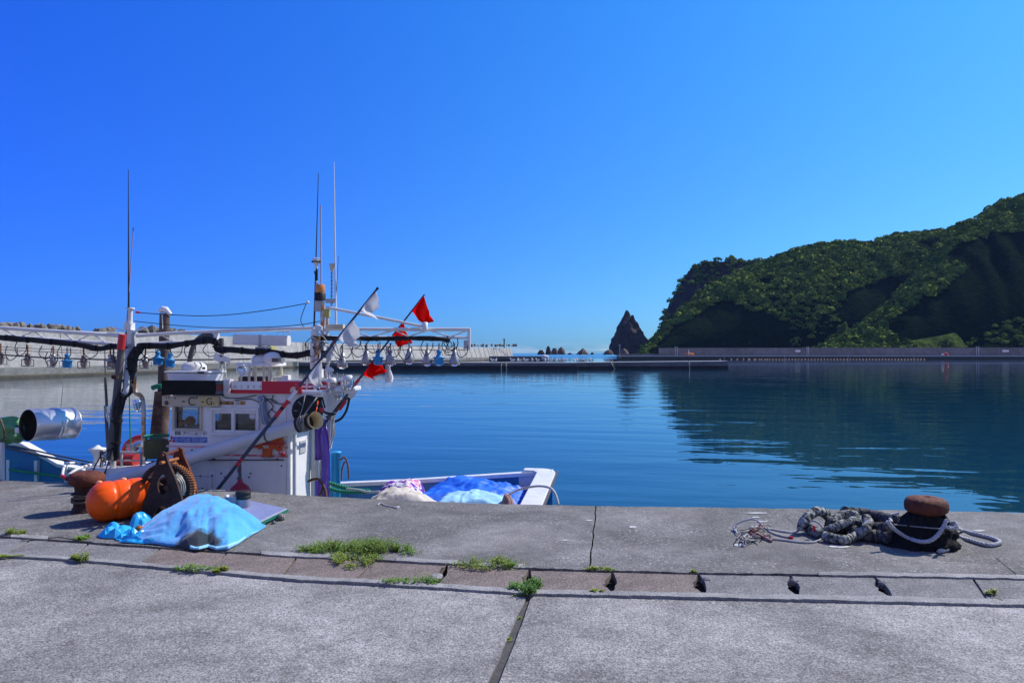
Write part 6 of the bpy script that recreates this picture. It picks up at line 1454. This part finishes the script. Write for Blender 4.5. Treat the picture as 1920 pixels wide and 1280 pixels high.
gear(D(311,915,6.53), 0.243, 0.045, 58, RUST_DK, 'main_gear', 4, 0.17, 0.16)
gear(D(322,914,6.76), 0.235, 0.04, 56, RUST_OR, 'main_gear', 0, 0.13, 0.14)
gear(D(319,872,6.72), 0.062, 0.07, 16, RUST_OR, 'pinion', 0, 0.5, 0.6, 0.014)
MB().rod(D(303,854,6.36), D(337,842,6.90), 0.014, 12).build('top_shaft', RUST, wn_)
MB().rod(D(301,868,6.30), D(339,858,6.93), 0.015, 12).build('pinion_shaft', RUST_OR, wn_)
MB().rod(D(311,915,6.36), D(336,905,6.95), 0.02, 12).build('drum_shaft', RUST_DK, wn_)
MB().rod(D(314,915,6.56), D(330,909,6.80), 0.10, 24).build('cable_drum', RUST_DK, wn_)
WIRE = M('grey_wire', (0.42,0.42,0.40), 0.5, 0.4, (0.25,0.24,0.22), 30, 0.7)
mb = MB(); a, b_ = D(315,915,6.58), D(332,909,6.82); dv = (b_-a).normalized(); u = dv.cross(Vector((0,0,1))).normalized(); w = dv.cross(u)
for k in range(12):
    c = a.lerp(b_, k/11); r_ = 0.118+0.012*math.sin(k*1.7); mb.tube([c+(u*math.cos(t_)+w*math.sin(t_))*r_ for t_ in np.linspace(0,6.283,28)[:-1]], 0.007, 6, closed=True)
mb.build('wire_coil', WIRE, wn_)
for (x, y, d) in ((270,972,6.42),(338,972,6.42),(302,955,6.86),(356,957,6.86)): MB().box(D(x, y, d)+Vector((0,0,-D(x,y,d).z+0.015)), (0.15,0.07,0.03), 0, Matrix.Rotation(YAW,3,'Z')).build('foot', RUST_DK, wn_, bevel=0.004)
p, q = D(285,968,6.44), D(310,962,6.88); p.z = q.z = 0.045; MB().rod(p, q, 0.02, 8).build('tie_bar', RUST, wn_); p, q = D(325,968,6.44), D(345,962,6.88); p.z = q.z = 0.045; MB().rod(p, q, 0.02, 8).build('tie_bar', RUST, wn_)
o = bag(G(352,962,0.06), (0.13,0.10,0.075), 12, 0.3, 24, 16).build('rope_heap', ROPE_G); tag(o, 'small heap of grey twine at the foot of the winch', 'twine')

# blue towel over gear
hem = [(248,1008),(262,1016),(285,1021),(310,1024),(335,1026),(352,1031),(372,1034),(390,1028),(404,1033),(428,1032),(446,1022),(466,1009),(486,996),(497,989),(488,978),(474,966),(455,957),(430,950),(400,946),(370,946),(340,950),(312,960),(290,973),(266,992)]
HP = [G(x, y, 0.008) for x, y in hem]
PK = D(389,926,5.92); CG = Vector((PK.x, PK.y, 0)) ; CG = CG.lerp(G(368,1005), 0.22)
TOWEL, tnt, tb2 = new_mat('blue_towel'); co = tnt.nodes.new('ShaderNodeTexCoord').outputs['Object']
n1 = noise_node(tnt, co, 3.5, 5, 0.6); n2 = noise_node(tnt, co, 140, 3, 0.7)
c1 = ramp(tnt, n1.outputs[0], [(0.35,(0.045,0.31,0.74)),(0.62,(0.085,0.45,0.82))]).outputs[0]
c1 = mixc(tnt, 0.6, c1, ramp(tnt, n2.outputs[0], [(0.35,0.62),(0.65,1.25)]).outputs[0], 'MULTIPLY')
mp_ = tnt.nodes.new('ShaderNodeMapping'); tnt.links.new(co, mp_.inputs[0])
ST = G(360,1018,0.06)
def smooth_ring(P, k): return smooth_path(P, k, closed=True)
FR = [(246,1007),(262,1016),(285,1021),(310,1024),(335,1027),(352,1031),(372,1034),(390,1029),(404,1033),(428,1032),(446,1022),(466,1009),(486,997),(498,989)]
BK = [(246,1005),(266,992),(290,975),(312,963),(340,954),(370,950),(400,950),(430,953),(455,960),(474,968),(488,978),(498,987)]
SIL = [(246,1005),(254,1001),(270,986),(288,971),(305,958),(330,943),(352,932),(372,926.5),(390,925),(408,929),(425,936.5),(445,948),(470,963),(486,976),(498,987)]
NU, NV = 110, 56; mb = MB(); vs = []
def depth_at(px, py): return (G(px, py)-CAMP).dot(FW)
for j in range(NV+1):
    for i in range(NU+1):
        px = 246+252*i/NU; df, db = depth_at(px, pl(FR, px)), depth_at(px, pl(BK, px)); v_ = j/NV; d = df+(db-df)*v_
        rr = 0.50+0.10*math.sin(px*0.021); dr = df+(db-df)*rr; zr = max(0.0, CAM_H-(pl(SIL, px)-HY)*dr/FPX-0.012)
        t_ = (rr-v_)/rr if v_ < rr else (v_-rr)/(1-rr)
        e = 1-t_**2.1 if v_ < rr else (1-t_)**1.5
        p = D(px, HY, d); hp = Vector((p.x, p.y, 0)); z = zr*e
        w_ = hp + Vector((nz3(hp*2.2), nz3(hp*2.2+Vector((4,4,0))), 0))*0.16
        k_ = (1-(1-min(1, (1-t_)*6))**2)*min(1, i/8, (NU-i)/8)
        if v_ > rr-0.12 and v_ < rr+0.1: k_ *= 0.35
        z += (0.040*(0.3-abs(nz3(Vector((w_.x*3.1+w_.y*2.2, w_.x*-1.0+w_.y*1.3, 2.0)))))*1.6 + 0.018*nz3(Vector((w_.x*9+w_.y*3, w_.y*4-w_.x*2, 5.0))) + 0.030*(0.28-abs(nz3(Vector((w_.x*7.5-w_.y*3.0, w_.y*5.5+w_.x*3, 9.0))))) + 0.007*nz3(hp*24))*k_
        if v_ < 0.06 or v_ > .94: z += 0.012*abs(nz3(hp*6))
        vs.append(Vector((p.x, p.y, max(z, 0)+0.008)))
w0 = NU+1
mb.add(vs, [(j*w0+i, j*w0+i+1, (j+1)*w0+i+1, (j+1)*w0+i) for j in range(NV) for i in range(NU)], 0, True)
CGo = Vector((CG.x, CG.y, 0))
mp_.inputs['Location'].default_value = -(ST-CGo)*1.0; 
mp2 = tnt.nodes.new('ShaderNodeMapping'); tnt.links.new(mp_.outputs[0], mp2.inputs[0]); mp2.inputs['Rotation'].default_value = (0,0,-YAW); mp2.inputs['Scale'].default_value = (3.9,4.4,5.0)
ln = tnt.nodes.new('ShaderNodeVectorMath'); ln.operation = 'LENGTH'; tnt.links.new(mp2.outputs[0], ln.inputs[0])
n3 = noise_node(tnt, co, 16, 4, 0.6); ad = node(tnt, 'ShaderNodeMath', operation='MULTIPLY_ADD'); tnt.links.new(n3.outputs[0], ad.inputs[0]); ad.inputs[1].default_value = 0.7; tnt.links.new(ln.outputs['Value'], ad.inputs[2])
sm = ramp(tnt, ad.outputs[0], [(0.0,1.0),(0.98,1.0),(1.0,0.8)]); sm2 = node(tnt, 'ShaderNodeMapRange'); tnt.links.new(ad.outputs[0], sm2.inputs['Value']); sm2.inputs['From Min'].default_value = 1.05; sm2.inputs['From Max'].default_value = 1.32; sm2.inputs['To Min'].default_value = 0.96; sm2.inputs['To Max'].default_value = 0.0
tnt.links.new(mixc(tnt, sm2.outputs[0], c1, (0.012,0.013,0.013)), tb2.inputs['Base Color']); tb2.inputs['Roughness'].default_value = 0.95; tb2.inputs['Sheen Weight'].default_value = 0.3
bp = node(tnt, 'ShaderNodeBump', Strength=0.6, Distance=0.004); tnt.links.new(n2.outputs[0], bp.inputs['Height']); tnt.links.new(bp.outputs[0], tb2.inputs['Normal'])
tw = mb.build('towel', TOWEL, origin=CGo, solid=0.008); tag(tw, 'large blue towel with a black stain, draped over gear on the quay', 'towel')
mb = MB(); r_ = range(int(NU*0.44), NU-1); up = Vector((0,0,0.0058))
h0, h1, h2 = [vs[i]+up for i in r_], [vs[w0+i]+up for i in r_], [vs[2*w0+i]+up for i in r_]
strip(mb, h0, h1, 0, True); mb.build('hem', M('towel_hem',(0.30,0.62,0.80),0.9,0,(0.22,0.52,0.74),30,0.6), tw, solid=0.003)
# crumpled cyan plastic sheet
CYP = M('cyan_plastic', (0.03,0.42,0.80), 0.28, 0, (0.02,0.34,0.70), 4, 0.6, 0.15, 18)
mb = MB()
def crump(c, r, h, seed, nu=17, nv=6):
    vs = []
    for i in range(nv+1):
        t_ = i/nv
        for j in range(nu):
            an = 6.283*j/nu; k = 1+0.25*nz3(Vector((math.cos(an)*1.6, math.sin(an)*1.6, seed)))
            p = Vector((c.x+math.cos(an)*r[0]*t_*k, c.y+math.sin(an)*r[1]*t_*k, 0)); cell = abs(nz3(p*9+Vector((seed,0,0))))+0.6*abs(nz3(p*19+Vector((0,seed,0))))
            z = h*(1-t_**2.2)*(0.70+0.5*nz3(p*5+Vector((0,0,seed)))) + 0.06*(nz3(p*17+Vector((seed,seed,1)))+0.2)*(1-t_**5); vs.append(Vector((p.x, p.y, max(0.004, z)+0.004)))
    return vs, [(i*nu+j, i*nu+(j+1) % nu, (i+1)*nu+(j+1) % nu, (i+1)*nu+j) for i in range(nv) for j in range(nu)]
for (px, py, rx, ry, h_, sd) in ((220,1003,0.15,0.13,0.14,1),(247,1010,0.15,0.09,0.07,4),(266,984,0.09,0.12,0.15,7),(262,1018,0.20,0.03,0.02,9)):
    v_, f_ = crump(G(px, py), (rx, ry), h_, sd); mb.add(v_, f_, 0, False)
cs = mb.build('plastic_sheet', CYP); tag(cs, 'crumpled cyan plastic sheet sticking out left of the blue towel', 'plastic sheet')
o = bag(G(262,993,0.05), (0.04,0.03,0.035), 2, 0.3, 16, 10).build('orange_float', RUST_OR); tag(o, 'small orange lump half hidden in the cyan plastic', 'float')
# green framed board on stones
BRDT = M('board_lavender', (0.28,0.32,0.55), 0.3, 0, (0.22,0.26,0.46), 4, 0.6); BRDG = M('board_green_edge', (0.01,0.17,0.12), 0.4, 0, (0.02,0.12,0.09), 8, 0.6)
bz = 0.055; Q4 = [G(487,980,bz), G(541,953.5,bz), G(436,931,bz), G(375,955,bz)]
gb3 = thing('board', 'flat lavender board with dark green edges propped on stones', 'board', sum(Q4, Vector())/4-Vector((0,0,bz)))
mb = MB(); mb.prism(Q4, (0,0,-0.03)); mb.build('green_edge', BRDG, gb3, bevel=0.004)
cc = sum(Q4, Vector())/4; I4 = [cc+(p-cc)*0.935 for p in Q4]; mb = MB(); mb.prism([p+Vector((0,0,.006)) for p in I4], (0,0,-0.006)); mb.build('top_sheet', BRDT, gb3)
I5 = [cc+(p-cc)*0.985+Vector((0,0,.0012)) for p in Q4]; mb = MB(); mb.prism(I5, (0,0,-0.004)); mb.build('light_border', LGREY, gb3)
SC_ = M('stone', (0.26,0.25,0.24), 0.9, 0, (0.14,0.13,0.13), 12, 0.8, 0.6, 40)
for (x, y, s_, lab) in ((527,969,0.035,'small stone under the near right edge of the board'),(513,979,0.018,'tiny pebble before the stone under the board')):
    o = rock_mesh(G(x,y,s_*0.8), (s_*1.2,s_,s_), int(x), SC_, 'stone', 12, 0.3, 0.3); tag(o, lab, 'stone')
# cans
CANG = M('grey_can', (0.30,0.30,0.36), 0.35, 0.3, (0.24,0.24,0.30), 8, 0.5)
p = G(436,951,bz+.003); cn = thing('paint_can', 'open grey can standing on the board', 'can', p)
MB().lathe([(0,.0),(0.070,.0),(0.072,.004),(0.072,0.112),(0.075,0.115),(0.072,0.118),(0.067,0.115),(0.066,0.02),(0,0.019)], p, n=40).build('body', CANG, cn)
p = G(456,950.5,bz+.003); cn = thing('paint_can', 'grey can with a tall black lid next to the open can', 'can', p)
MB().lathe([(0,0),(0.066,0),(0.068,.004),(0.068,0.085)], p, n=40).build('body', CANG, cn)
MB().lathe([(0.0685,0.083),(0.071,0.088),(0.071,0.115),(0.0675,0.118),(0.0675,0.124),(0.071,0.128),(0.071,0.150),(0.066,0.156),(0,0.157)], p, n=40).build('lid', BLACK, cn)

# rope pile and netting at the right bollard
def hawser(pts, r, mat, label, k=14, wrap=True, mat2=None, name='hawser'):
    P = smooth_path(pts, k); L = 0; mb = MB(); n = 14
    base = MB().tube(P, r, n); vs = []
    for i, p in enumerate(P):
        if i: L += (P[i]-P[i-1]).length
        for j in range(n):
            v = Vector(base.v[i*n+j]); s_ = abs(math.sin(L/(r*0.5)+j/n*3.1416)); v = p+(v-p)*(0.84+0.13*s_**0.6+0.17*nz3(v*22)+0.12*nz3(v*60)); v.z = max(v.z, 0.002); vs.append(v)
    base.v = [tuple(v) for v in vs]+[tuple(v) for v in vs[:n]]+[tuple(v) for v in vs[-n:]]
    if wrap:
        L = 0; Q = []
        for i in range(len(P)-1):
            t_ = (P[i+1]-P[i]).normalized(); x_ = t_.orthogonal().normalized(); h0 = Vector((0,0,1)) if abs(t_.z) < .85 else Vector((1,0,0)); x_ = (h0-t_*h0.dot(t_)).normalized(); y_ = t_.cross(x_)
            for k in range(8):
                p = P[i].lerp(P[i+1], k/8); an = (L+(P[i+1]-P[i]).length*k/8)/(r*0.75)*6.283; Q.append(p+(x_*math.cos(an)+y_*math.sin(an))*r*(0.90+0.10*nz3(p*40)))
            L += (P[i+1]-P[i]).length
        base.tube(Q, r*0.075, 4, 1)
        for k in range(60):
            i = rnd.randrange(len(P)-1); an = rnd.uniform(0, 6.283); dv = Vector((math.cos(an), math.sin(an), rnd.uniform(-.2,1))).normalized(); a = P[i]+dv*r*0.9; base.tube([a, a+dv*r*0.35+Vector((jit(.01),jit(.01),0))], 0.0016, 3, k % 2, cap=False)
    o = base.build(name, [mat, NET_BK]); return tag(o, label, 'rope')
HW = M('wrapped_hawser', (0.40,0.42,0.40), 0.9, 0, (0.035,0.035,0.035), 26, 0.97, 1.0, 90, 0.01, lo=0.42, hi=0.60)
HD = M('dark_hawser', (0.05,0.05,0.055), 0.95, 0, (0.17,0.17,0.19), 32, 0.8, 1.0, 90, 0.012, lo=0.42, hi=0.68)
hawser([D(1503,994,5.93), D(1507,978,5.95), D(1518,966,6.0), D(1534,958,6.05), D(1547,963,6.1), D(1556,973,6.1), D(1563,985,6.05)], 0.042, HW, 'thick grey cloth-wrapped rope arching highest, left in the rope pile')
hawser([D(1566,981,5.98), D(1570,971,6.05), D(1582,964,6.1), D(1597,963,6.1), D(1608,971,6.05), D(1617,981,5.95), D(1624,993,5.9)], 0.038, HW, 'pale wrapped rope arch in the middle of the rope pile')
hawser([G(1544,1004,.042), G(1562,1009,.04), G(1586,1011,.04), G(1606,1004,.04), D(1622,992,5.68), D(1627,978,5.75), D(1624,972,5.85)], 0.040, HW, 'thick wrapped rope curving along the front of the rope pile')
hawser([G(1546,997,.04), D(1562,990,5.82), D(1582,981,5.85), D(1602,976,5.9), D(1616,980,5.95)], 0.036, HW, 'frayed wrapped rope crossing the middle of the pile')
hawser([G(1516,990,.045), G(1530,997,.04), G(1541,1003,.035)], 0.043, HW, 'rope end with a red mark at the left of the pile', k=8)
mb = MB(); mb.ball(G(1526,990,.088), (0.012,0.012,0.028)); tag(mb.build('tape', RED), 'scrap of red tape on the rope end', 'tape')
hawser([D(1583,960,6.15), D(1600,962,6.2), D(1622,964,6.2), D(1645,968,6.15), D(1668,975,6.0), D(1690,978,5.9)], 0.055, HD, 'dark fuzzy rope stretching from the pile to the bollard')
hawser([D(1548,978,6.05), D(1570,985,6.0), D(1600,990,5.95), D(1630,992,5.9), D(1655,992,5.75), D(1672,990,5.65)], 0.062, HD, 'dark hairy rope running under the pale loops')
hawser([G(1600,996,.05), G(1625,1003,.05), G(1650,1006,.05), G(1668,1010,.05)], 0.055, HD, 'dark rope end at the foot of the pile beside the netting')
rope([D(1640,961,6.15), D(1660,967,6.05), D(1685,962,5.9)], 0.010, ROPE_W, 'thin white rope end lying over the dark rope', k=14)
rope([D(1648,966,6.1), D(1668,972,5.95), D(1672,978,5.75)], 0.010, ROPE_W, 'short thin white rope beside the netting', k=14)
# thin white line looping left
z0 = 0.0085
rope([G(x, y, z0+dz) for x, y, dz in ((1380,997,0),(1376,988,.02),(1384,980,.05),(1397,975,.07),(1412,973,.08),(1424,979,.06),(1433,989,.02),(1448,992,0),(1469,996,0),(1490,998,0),(1501,990,.03),(1513,978,.09),(1527,976,.11),(1540,985,.08),(1545,999,.03),(1540,1010,0),(1524,1016,0),(1501,1016,0),(1469,1012,0),(1449,1010,0))], 0.009, ROPE_W, 'thin white line looping from the pile to the tangle', k=16)
rope([G(x, y, z0) for x, y in ((1432,990),(1444,996),(1455,1001),(1469,1005),(1480,1007))], 0.009, ROPE_W, 'thin white line with a red whipped end', k=16)
mb = MB(); mb.rod(G(1479,1006.5,.010), G(1487,1008,.010), 0.012); tag(mb.build('rope_whipping', RED), 'red whipping on the thin line end', 'whipping')
rs = random.Random(5); tg = thing('rope_tangle', 'tangle of thin twine with red bits, leftmost on the right half of the quay', 'twine', G(1405,1000))
TW = M('dull_twine', (0.26,0.24,0.22), 0.9, 0, (0.12,0.09,0.08), 30, 0.8)
for m, nme, nn in ((TW,'twine',9),(ROPE_W,'white_twine',4),(M('red_twine',(0.36,0.04,0.05),0.8),'red_twine',2)):
    for k in range(nn):
        P = []; x, y = 1388+rs.random()*36, 988+rs.random()*18
        for j in range(6): P.append(G(max(1380,min(1446,x)), max(984,min(1012,y)), 0.006+rs.random()*0.05)); x += rs.uniform(-14,15); y += rs.uniform(-8,8)
        MB().tube(smooth_path(P, 6), 0.005 if nme != 'red_twine' else 0.006, 5).build(nme, m, tg)
MB().rod(G(1420,1000,.02), G(1447,1014,.012), 0.012, 8).build('red_bound_end', M('red_binding',(0.42,0.10,0.10),0.8,0,(0.35,0.33,0.32),40,0.9), tg)
# black netting round the stem
mb = MB(); vs = []; nu, nv = 72, 22
for i in range(nv+1):
    t_ = i/nv; z = 0.255*t_
    for j in range(nu):
        an = 6.283*j/nu; dx, dy = math.cos(an), math.sin(an); r_ = 0.235-0.10*t_**1.3
        if dx < 0: r_ += 0.12*(-dx)**2*(1-t_)**1.2
        q = Vector((dx*3, dy*3, z*9)); r_ *= 1+0.13*nz3(q)+0.09*nz3(q*2.7)+0.05*math.sin(z*70+3*nz3(q*1.5)+an*2); vs.append(BR+Vector((dx*r_, dy*r_*0.9, max(0.002, z+0.02*nz3(q*2)-0.01))))
mb.add(vs, [(i*nu+j, i*nu+(j+1) % nu, (i+1)*nu+(j+1) % nu, (i+1)*nu+j) for i in range(nv) for j in range(nu)], 0, True)
mb.add(vs[-nu:], [tuple(range(nu))], 0)
tag(mb.build('netting', NET_BK), 'black netting bundled round the stem of the right bollard', 'netting')
def RN(px, py, extra=0.03):                          # a point on the netting's near face
    r = ray(px, py); best = None
    for k in range(60):
        d = 4.9+k*0.012; p = CAMP+r*d; t_ = max(0.0, min(1.0, p.z/0.255)); rr = 0.235-0.10*t_**1.3+0.012+extra
        if (p-BR).xy.length < rr: return p
    return CAMP+r*5.5
rope([RN(1664,976), RN(1675,990), RN(1697,1005), RN(1722,1014), RN(1741,1014), RN(1756,1005), RN(1768,989), RN(1775,974)], 0.016, ROPE_W, 'white rope slung in a curve across the black netting', k=18)
rope([G(1770,1014,.03), G(1781,1021,.02), G(1778,1029,.018), G(1760,1033,.018)], 0.017, ROPE_W, 'short white rope end at the bollard foot', k=14)
rope([D(1778,988,5.35), G(1796,1004,.017), G(1819,1012,.017), G(1850,1021,.017), G(1869,1019.5,.017), G(1875,1015,.017), G(1860,1008,.017), G(1828,1000,.017), G(1803,993,.02), D(1788,985,5.55)], 0.0165, ROPE_W, 'white rope loop lying to the right of the bollard', k=16)
rope([D(1783,982,5.5), D(1790,979,5.45), D(1794,986,5.42), D(1786,990,5.42), D(1784,984,5.5)], 0.016, ROPE_W, 'knot in the white rope right of the netting', k=12)
rope([RN(1676,983), RN(1700,985), RN(1730,988), RN(1765,991)], 0.005, ROPE_G, 'thin dull cord tied across the netting', k=12, twist=False)
o = rock_mesh(G(1779,1017,.025), (0.03,0.025,0.03), 77, BLACK, 'net_weight', 12, 0.3, 0.2); tag(o, 'black lump at the right foot of the netting', 'net weight')
o = rock_mesh(G(1784,1029,.006), (0.025,0.018,0.008), 78, RUST_OR, 'rust_flake', 10, 0.4, 0.2); tag(o, 'orange rust flake by the bollard foot', 'rust flake')
rope([G(708,946,.006), G(714,943,.008), G(722,947,.006), G(732,949,.006), G(741,950,.007), G(748,949,.006), G(745,952,.006), G(738,951,.006)], 0.006, ROPE_W, 'short white cord end lying near the quay edge', k=10, twist=False)
# paint splashes, scuffs and cracks on the concrete
SPL = M('white_paint_splash', (0.50,0.50,0.50), 0.8, 0, (0.26,0.26,0.26), 30, 0.9, lo=0.45, hi=0.7)
def blotch(cx, cy, w, h, m, seed, z=0.0045):
    P = []
    for k in range(22):
        an = 6.283*k/22; f = 1+0.45*nz3(Vector((math.cos(an)*1.5, math.sin(an)*1.5, seed*3.7))); P.append(G(cx+w/2*math.cos(an)*f, cy+h/2*math.sin(an)*f, z))
    return P
mb = MB()
for k, (x, y, w, h_) in enumerate(((1387,1021,26,4),(1572,1024,40,5),(1427,977,24,3),(1417,969,14,2.5),(1418,961,40,2),(1835,994,24,2.5),(1186,987,16,4),(1852,1005,18,3),(1390,1014,8,2),(1105,975,12,2),(1060,1012,14,2))):
    P = blotch(x, y, w, h_, SPL, k); mb.add(P, [tuple(range(len(P)-1,-1,-1))])
tag(mb.build('paint_splashes', SPL, origin=(0,5,0)), kind='structure')
STN = M('damp_stain', (0.175,0.170,0.168), 0.85, 0, (0.27,0.263,0.26), 9, 0.95, lo=0.42, hi=0.62)
SCUFF = M('dark_scuff', (0.085,0.083,0.085), 0.9, 0, (0.16,0.158,0.16), 40, 0.9, lo=0.4, hi=0.62)
mb = MB(); a = [(805,1177),(820,1172),(838,1166),(860,1162),(880,1160),(888,1158)]
strip(mb, [G(x,y+1.5+jit(.6),-0.0255) for x,y in a], [G(x,y-2.0+jit(.6),-0.0255) for x,y in a])
tag(mb.build('scuff_mark', SCUFF, origin=(0,5,0)), kind='structure')
mb = MB()
for pts in ([(1868,1044),(1880,1055),(1892,1064),(1906,1075)], [(1845,1108),(1862,1118),(1880,1124)], [(560,1022),(575,1030),(600,1036)], [(40,1012),(75,1009),(110,1006),(150,1011)]):
    strip(mb, [G(x,y+0.9+jit(.3),0.0045) for x,y in pts], [G(x,y-0.5+jit(.3),0.0045) for x,y in pts])
tag(mb.build('cracks', DARKJ, origin=(0,5,0)), kind='structure')
# white broken wedge beside a drain slab
o = rock_mesh(G(819,1081,-.01), (0.045,0.06,0.018), 55, LIPM, 'concrete_chip', 12, 0.35, 0.4); tag(o, 'pale broken chip of concrete wedged between two brown drain slabs', 'concrete chip')
for k, (x, y) in enumerate(((1324,1090),(1655,1096),(1488,1092))):
    o = rock_mesh(G(x,y,-.02), (0.035,0.03,0.03), 60+k, SLAB_GR, 'concrete_chip', 10, 0.35, 0.4); tag(o, ['grey concrete chip in the hole where brown slabs end','grey chip of concrete in the crack before the roped bollard','grey chip of concrete in the crack before the thin twine'][k], 'concrete chip')

# ---------------------------------------------------------------- weeds in the joints
def leafmat(n, a, b_): return M(n, a, 0.6, 0, b_, 14, 0.9, spec=0.25)
WG1 = leafmat('weed_bright', (0.22,0.36,0.035), (0.10,0.21,0.025)); WG2 = leafmat('weed_fresh', (0.13,0.32,0.04), (0.06,0.17,0.03)); WG3 = leafmat('weed_yellow', (0.34,0.36,0.04), (0.18,0.24,0.03)); WST = leafmat('weed_stem', (0.22,0.24,0.06), (0.16,0.13,0.05))
def weed(px, py, wpx, hpx, height, n, label, m=WG1, m2=WG2, seed=0, leaf=0.012, z=0.0):
    rs_ = random.Random(1000+seed); mb = MB()
    nc = max(3, int(wpx/9)); cen = []
    for k in range(nc):
        a = rs_.uniform(0, 6.283); r_ = rs_.random()**0.5; cen.append((math.cos(a)*r_*0.5, math.sin(a)*r_*0.5, rs_.uniform(0.35, 1.25)*(1.1-0.5*r_)))
    for k in range(int(n*1.25)):
        c0_ = cen[rs_.randrange(nc)]; x = px+(c0_[0]+rs_.gauss(0, 0.09))*wpx; y = py+(c0_[1]+rs_.gauss(0, 0.13))*hpx; b_ = G(x, y, z)
        h_ = height*c0_[2]*rs_.uniform(0.3,1.15)
        lean = Vector((rs_.uniform(-1,1), rs_.uniform(-1,1), 0))*h_*0.6; P = [b_, b_+lean*0.35+Vector((0,0,h_*0.6)), b_+lean+Vector((0,0,h_))]
        mb.tube(P, 0.0011, 3, 2, cap=False, sm=False)
        nl = rs_.randint(5, 9)
        for q in range(nl):
            t_ = (q+0.6)/nl; c = P[0].lerp(P[1], t_*2) if t_ < .5 else P[1].lerp(P[2], t_*2-1)
            an = rs_.uniform(0,6.283); dv = Vector((math.cos(an), math.sin(an), rs_.uniform(-0.1,0.7))).normalized(); s_ = leaf*rs_.uniform(0.6,1.4); sd = dv.cross(Vector((0,0,1))).normalized()*s_*0.34
            mb.add([c, c+dv*s_*0.5+sd, c+dv*s_, c+dv*s_*0.5-sd], [(0,1,2,3)], 0 if rs_.random() < .6 else 1)
    o = mb.build('weed', [m, m2, WST]); return tag(o, label, 'weed', 'weeds growing in the quay joints')
wl = [(612,1030,90,18,.08,300,'left part of the large green weed patch in front of the boat',WG1,WG2),(700,1034,140,26,.085,640,'lush main part of the large green weed patch in front of the boat',WG1,WG2),(668,1052,90,24,.06,240,'sparse weeds spilling over the brown slab below the large patch',WG1,WG3),
 (752,1030,36,12,.11,80,'tall weeds at the right end of the large patch',WG1,WG2),(775,1091,100,8,.06,130,'low line of weeds on the kerb right of the large patch',WG2,WG1),(915,1060,110,16,.075,220,'wispy weeds along the inner joint left of the middle',WG1,WG3),(955,1060,32,8,.05,60,'little dense weed tuft at the right end of the wispy weeds',WG1,WG2),
 (985,1104,62,16,.075,260,'bright green weed tuft at the top of the open joint',WG2,WG2),(992,1118,40,12,.035,90,'yellowish weeds hanging over the kerb at the open joint',WG1,WG3),(1135,1067,56,5,.02,90,'flat yellowish weeds in the inner joint right of the middle',WG3,WG1),(1122,1108,24,5,.025,40,'small flat weed on the kerb right of the open joint',WG3,WG1),
 (1304,1072,18,4,.02,30,'tiny yellow weed at the end of the brown slabs',WG3,WG1),(1857,1112,22,8,.035,50,'small yellow weed at the far right in the drain',WG3,WG1),(25,1001,46,7,.05,110,'grass tuft in the joint at the left picture edge',WG1,WG3),(168,1010,44,9,.055,110,'grass tuft beside the blue plastic sheet',WG1,WG2),
 (154,1048,36,8,.055,110,'grass tuft on the kerb below the bollard shadow',WG1,WG3),(20,1043,60,4,.02,70,'flat yellow moss strip on the kerb at the left edge',WG3,WG1),(365,1067,80,8,.05,90,'thin wispy grass on the kerb below the towel',WG1,WG2),(420,1071,44,6,.035,110,'short bright grass on the kerb below the towel corner',WG3,WG1),(973,1159,14,4,.012,14,'tiny sprig in the open joint of the near slabs',WG3,WG1),(955,1195,8,10,.012,12,'small moss fleck on the left side of the open joint',WG3,WG1),(208,1003,14,8,.09,14,'single tall sprig beside the blue plastic sheet',WG2,WG1)]
for i, (x, y, w, h_, ht, n, lab, m, m2) in enumerate(wl): weed(x, y, w, h_, ht, n, lab, m, m2, i, z=-0.034 if 'joint of the near' in lab or 'moss fleck' in lab else (-0.02 if 'hanging over' in lab else 0.0))
# ================================================================== AIR
HZ, znt, zb = new_mat('haze'); znt.nodes.remove(zb)
pv = znt.nodes.new('ShaderNodeVolumePrincipled'); pv.inputs['Color'].default_value = (0.30, 0.55, 1.0, 1); pv.inputs['Density'].default_value = 0.00007; pv.inputs['Anisotropy'].default_value = 0.0
znt.links.new(pv.outputs[0], [x for x in znt.nodes if x.type == 'OUTPUT_MATERIAL'][0].inputs['Volume'])
mb = MB(); mb.hexa([(-420,-30,-6),(620,-30,-6),(620,760,-6),(-420,760,-6)], [(-420,-30,175),(620,-30,175),(620,760,175),(-420,760,175)])
tag(mb.build('haze', HZ), kind='stuff')
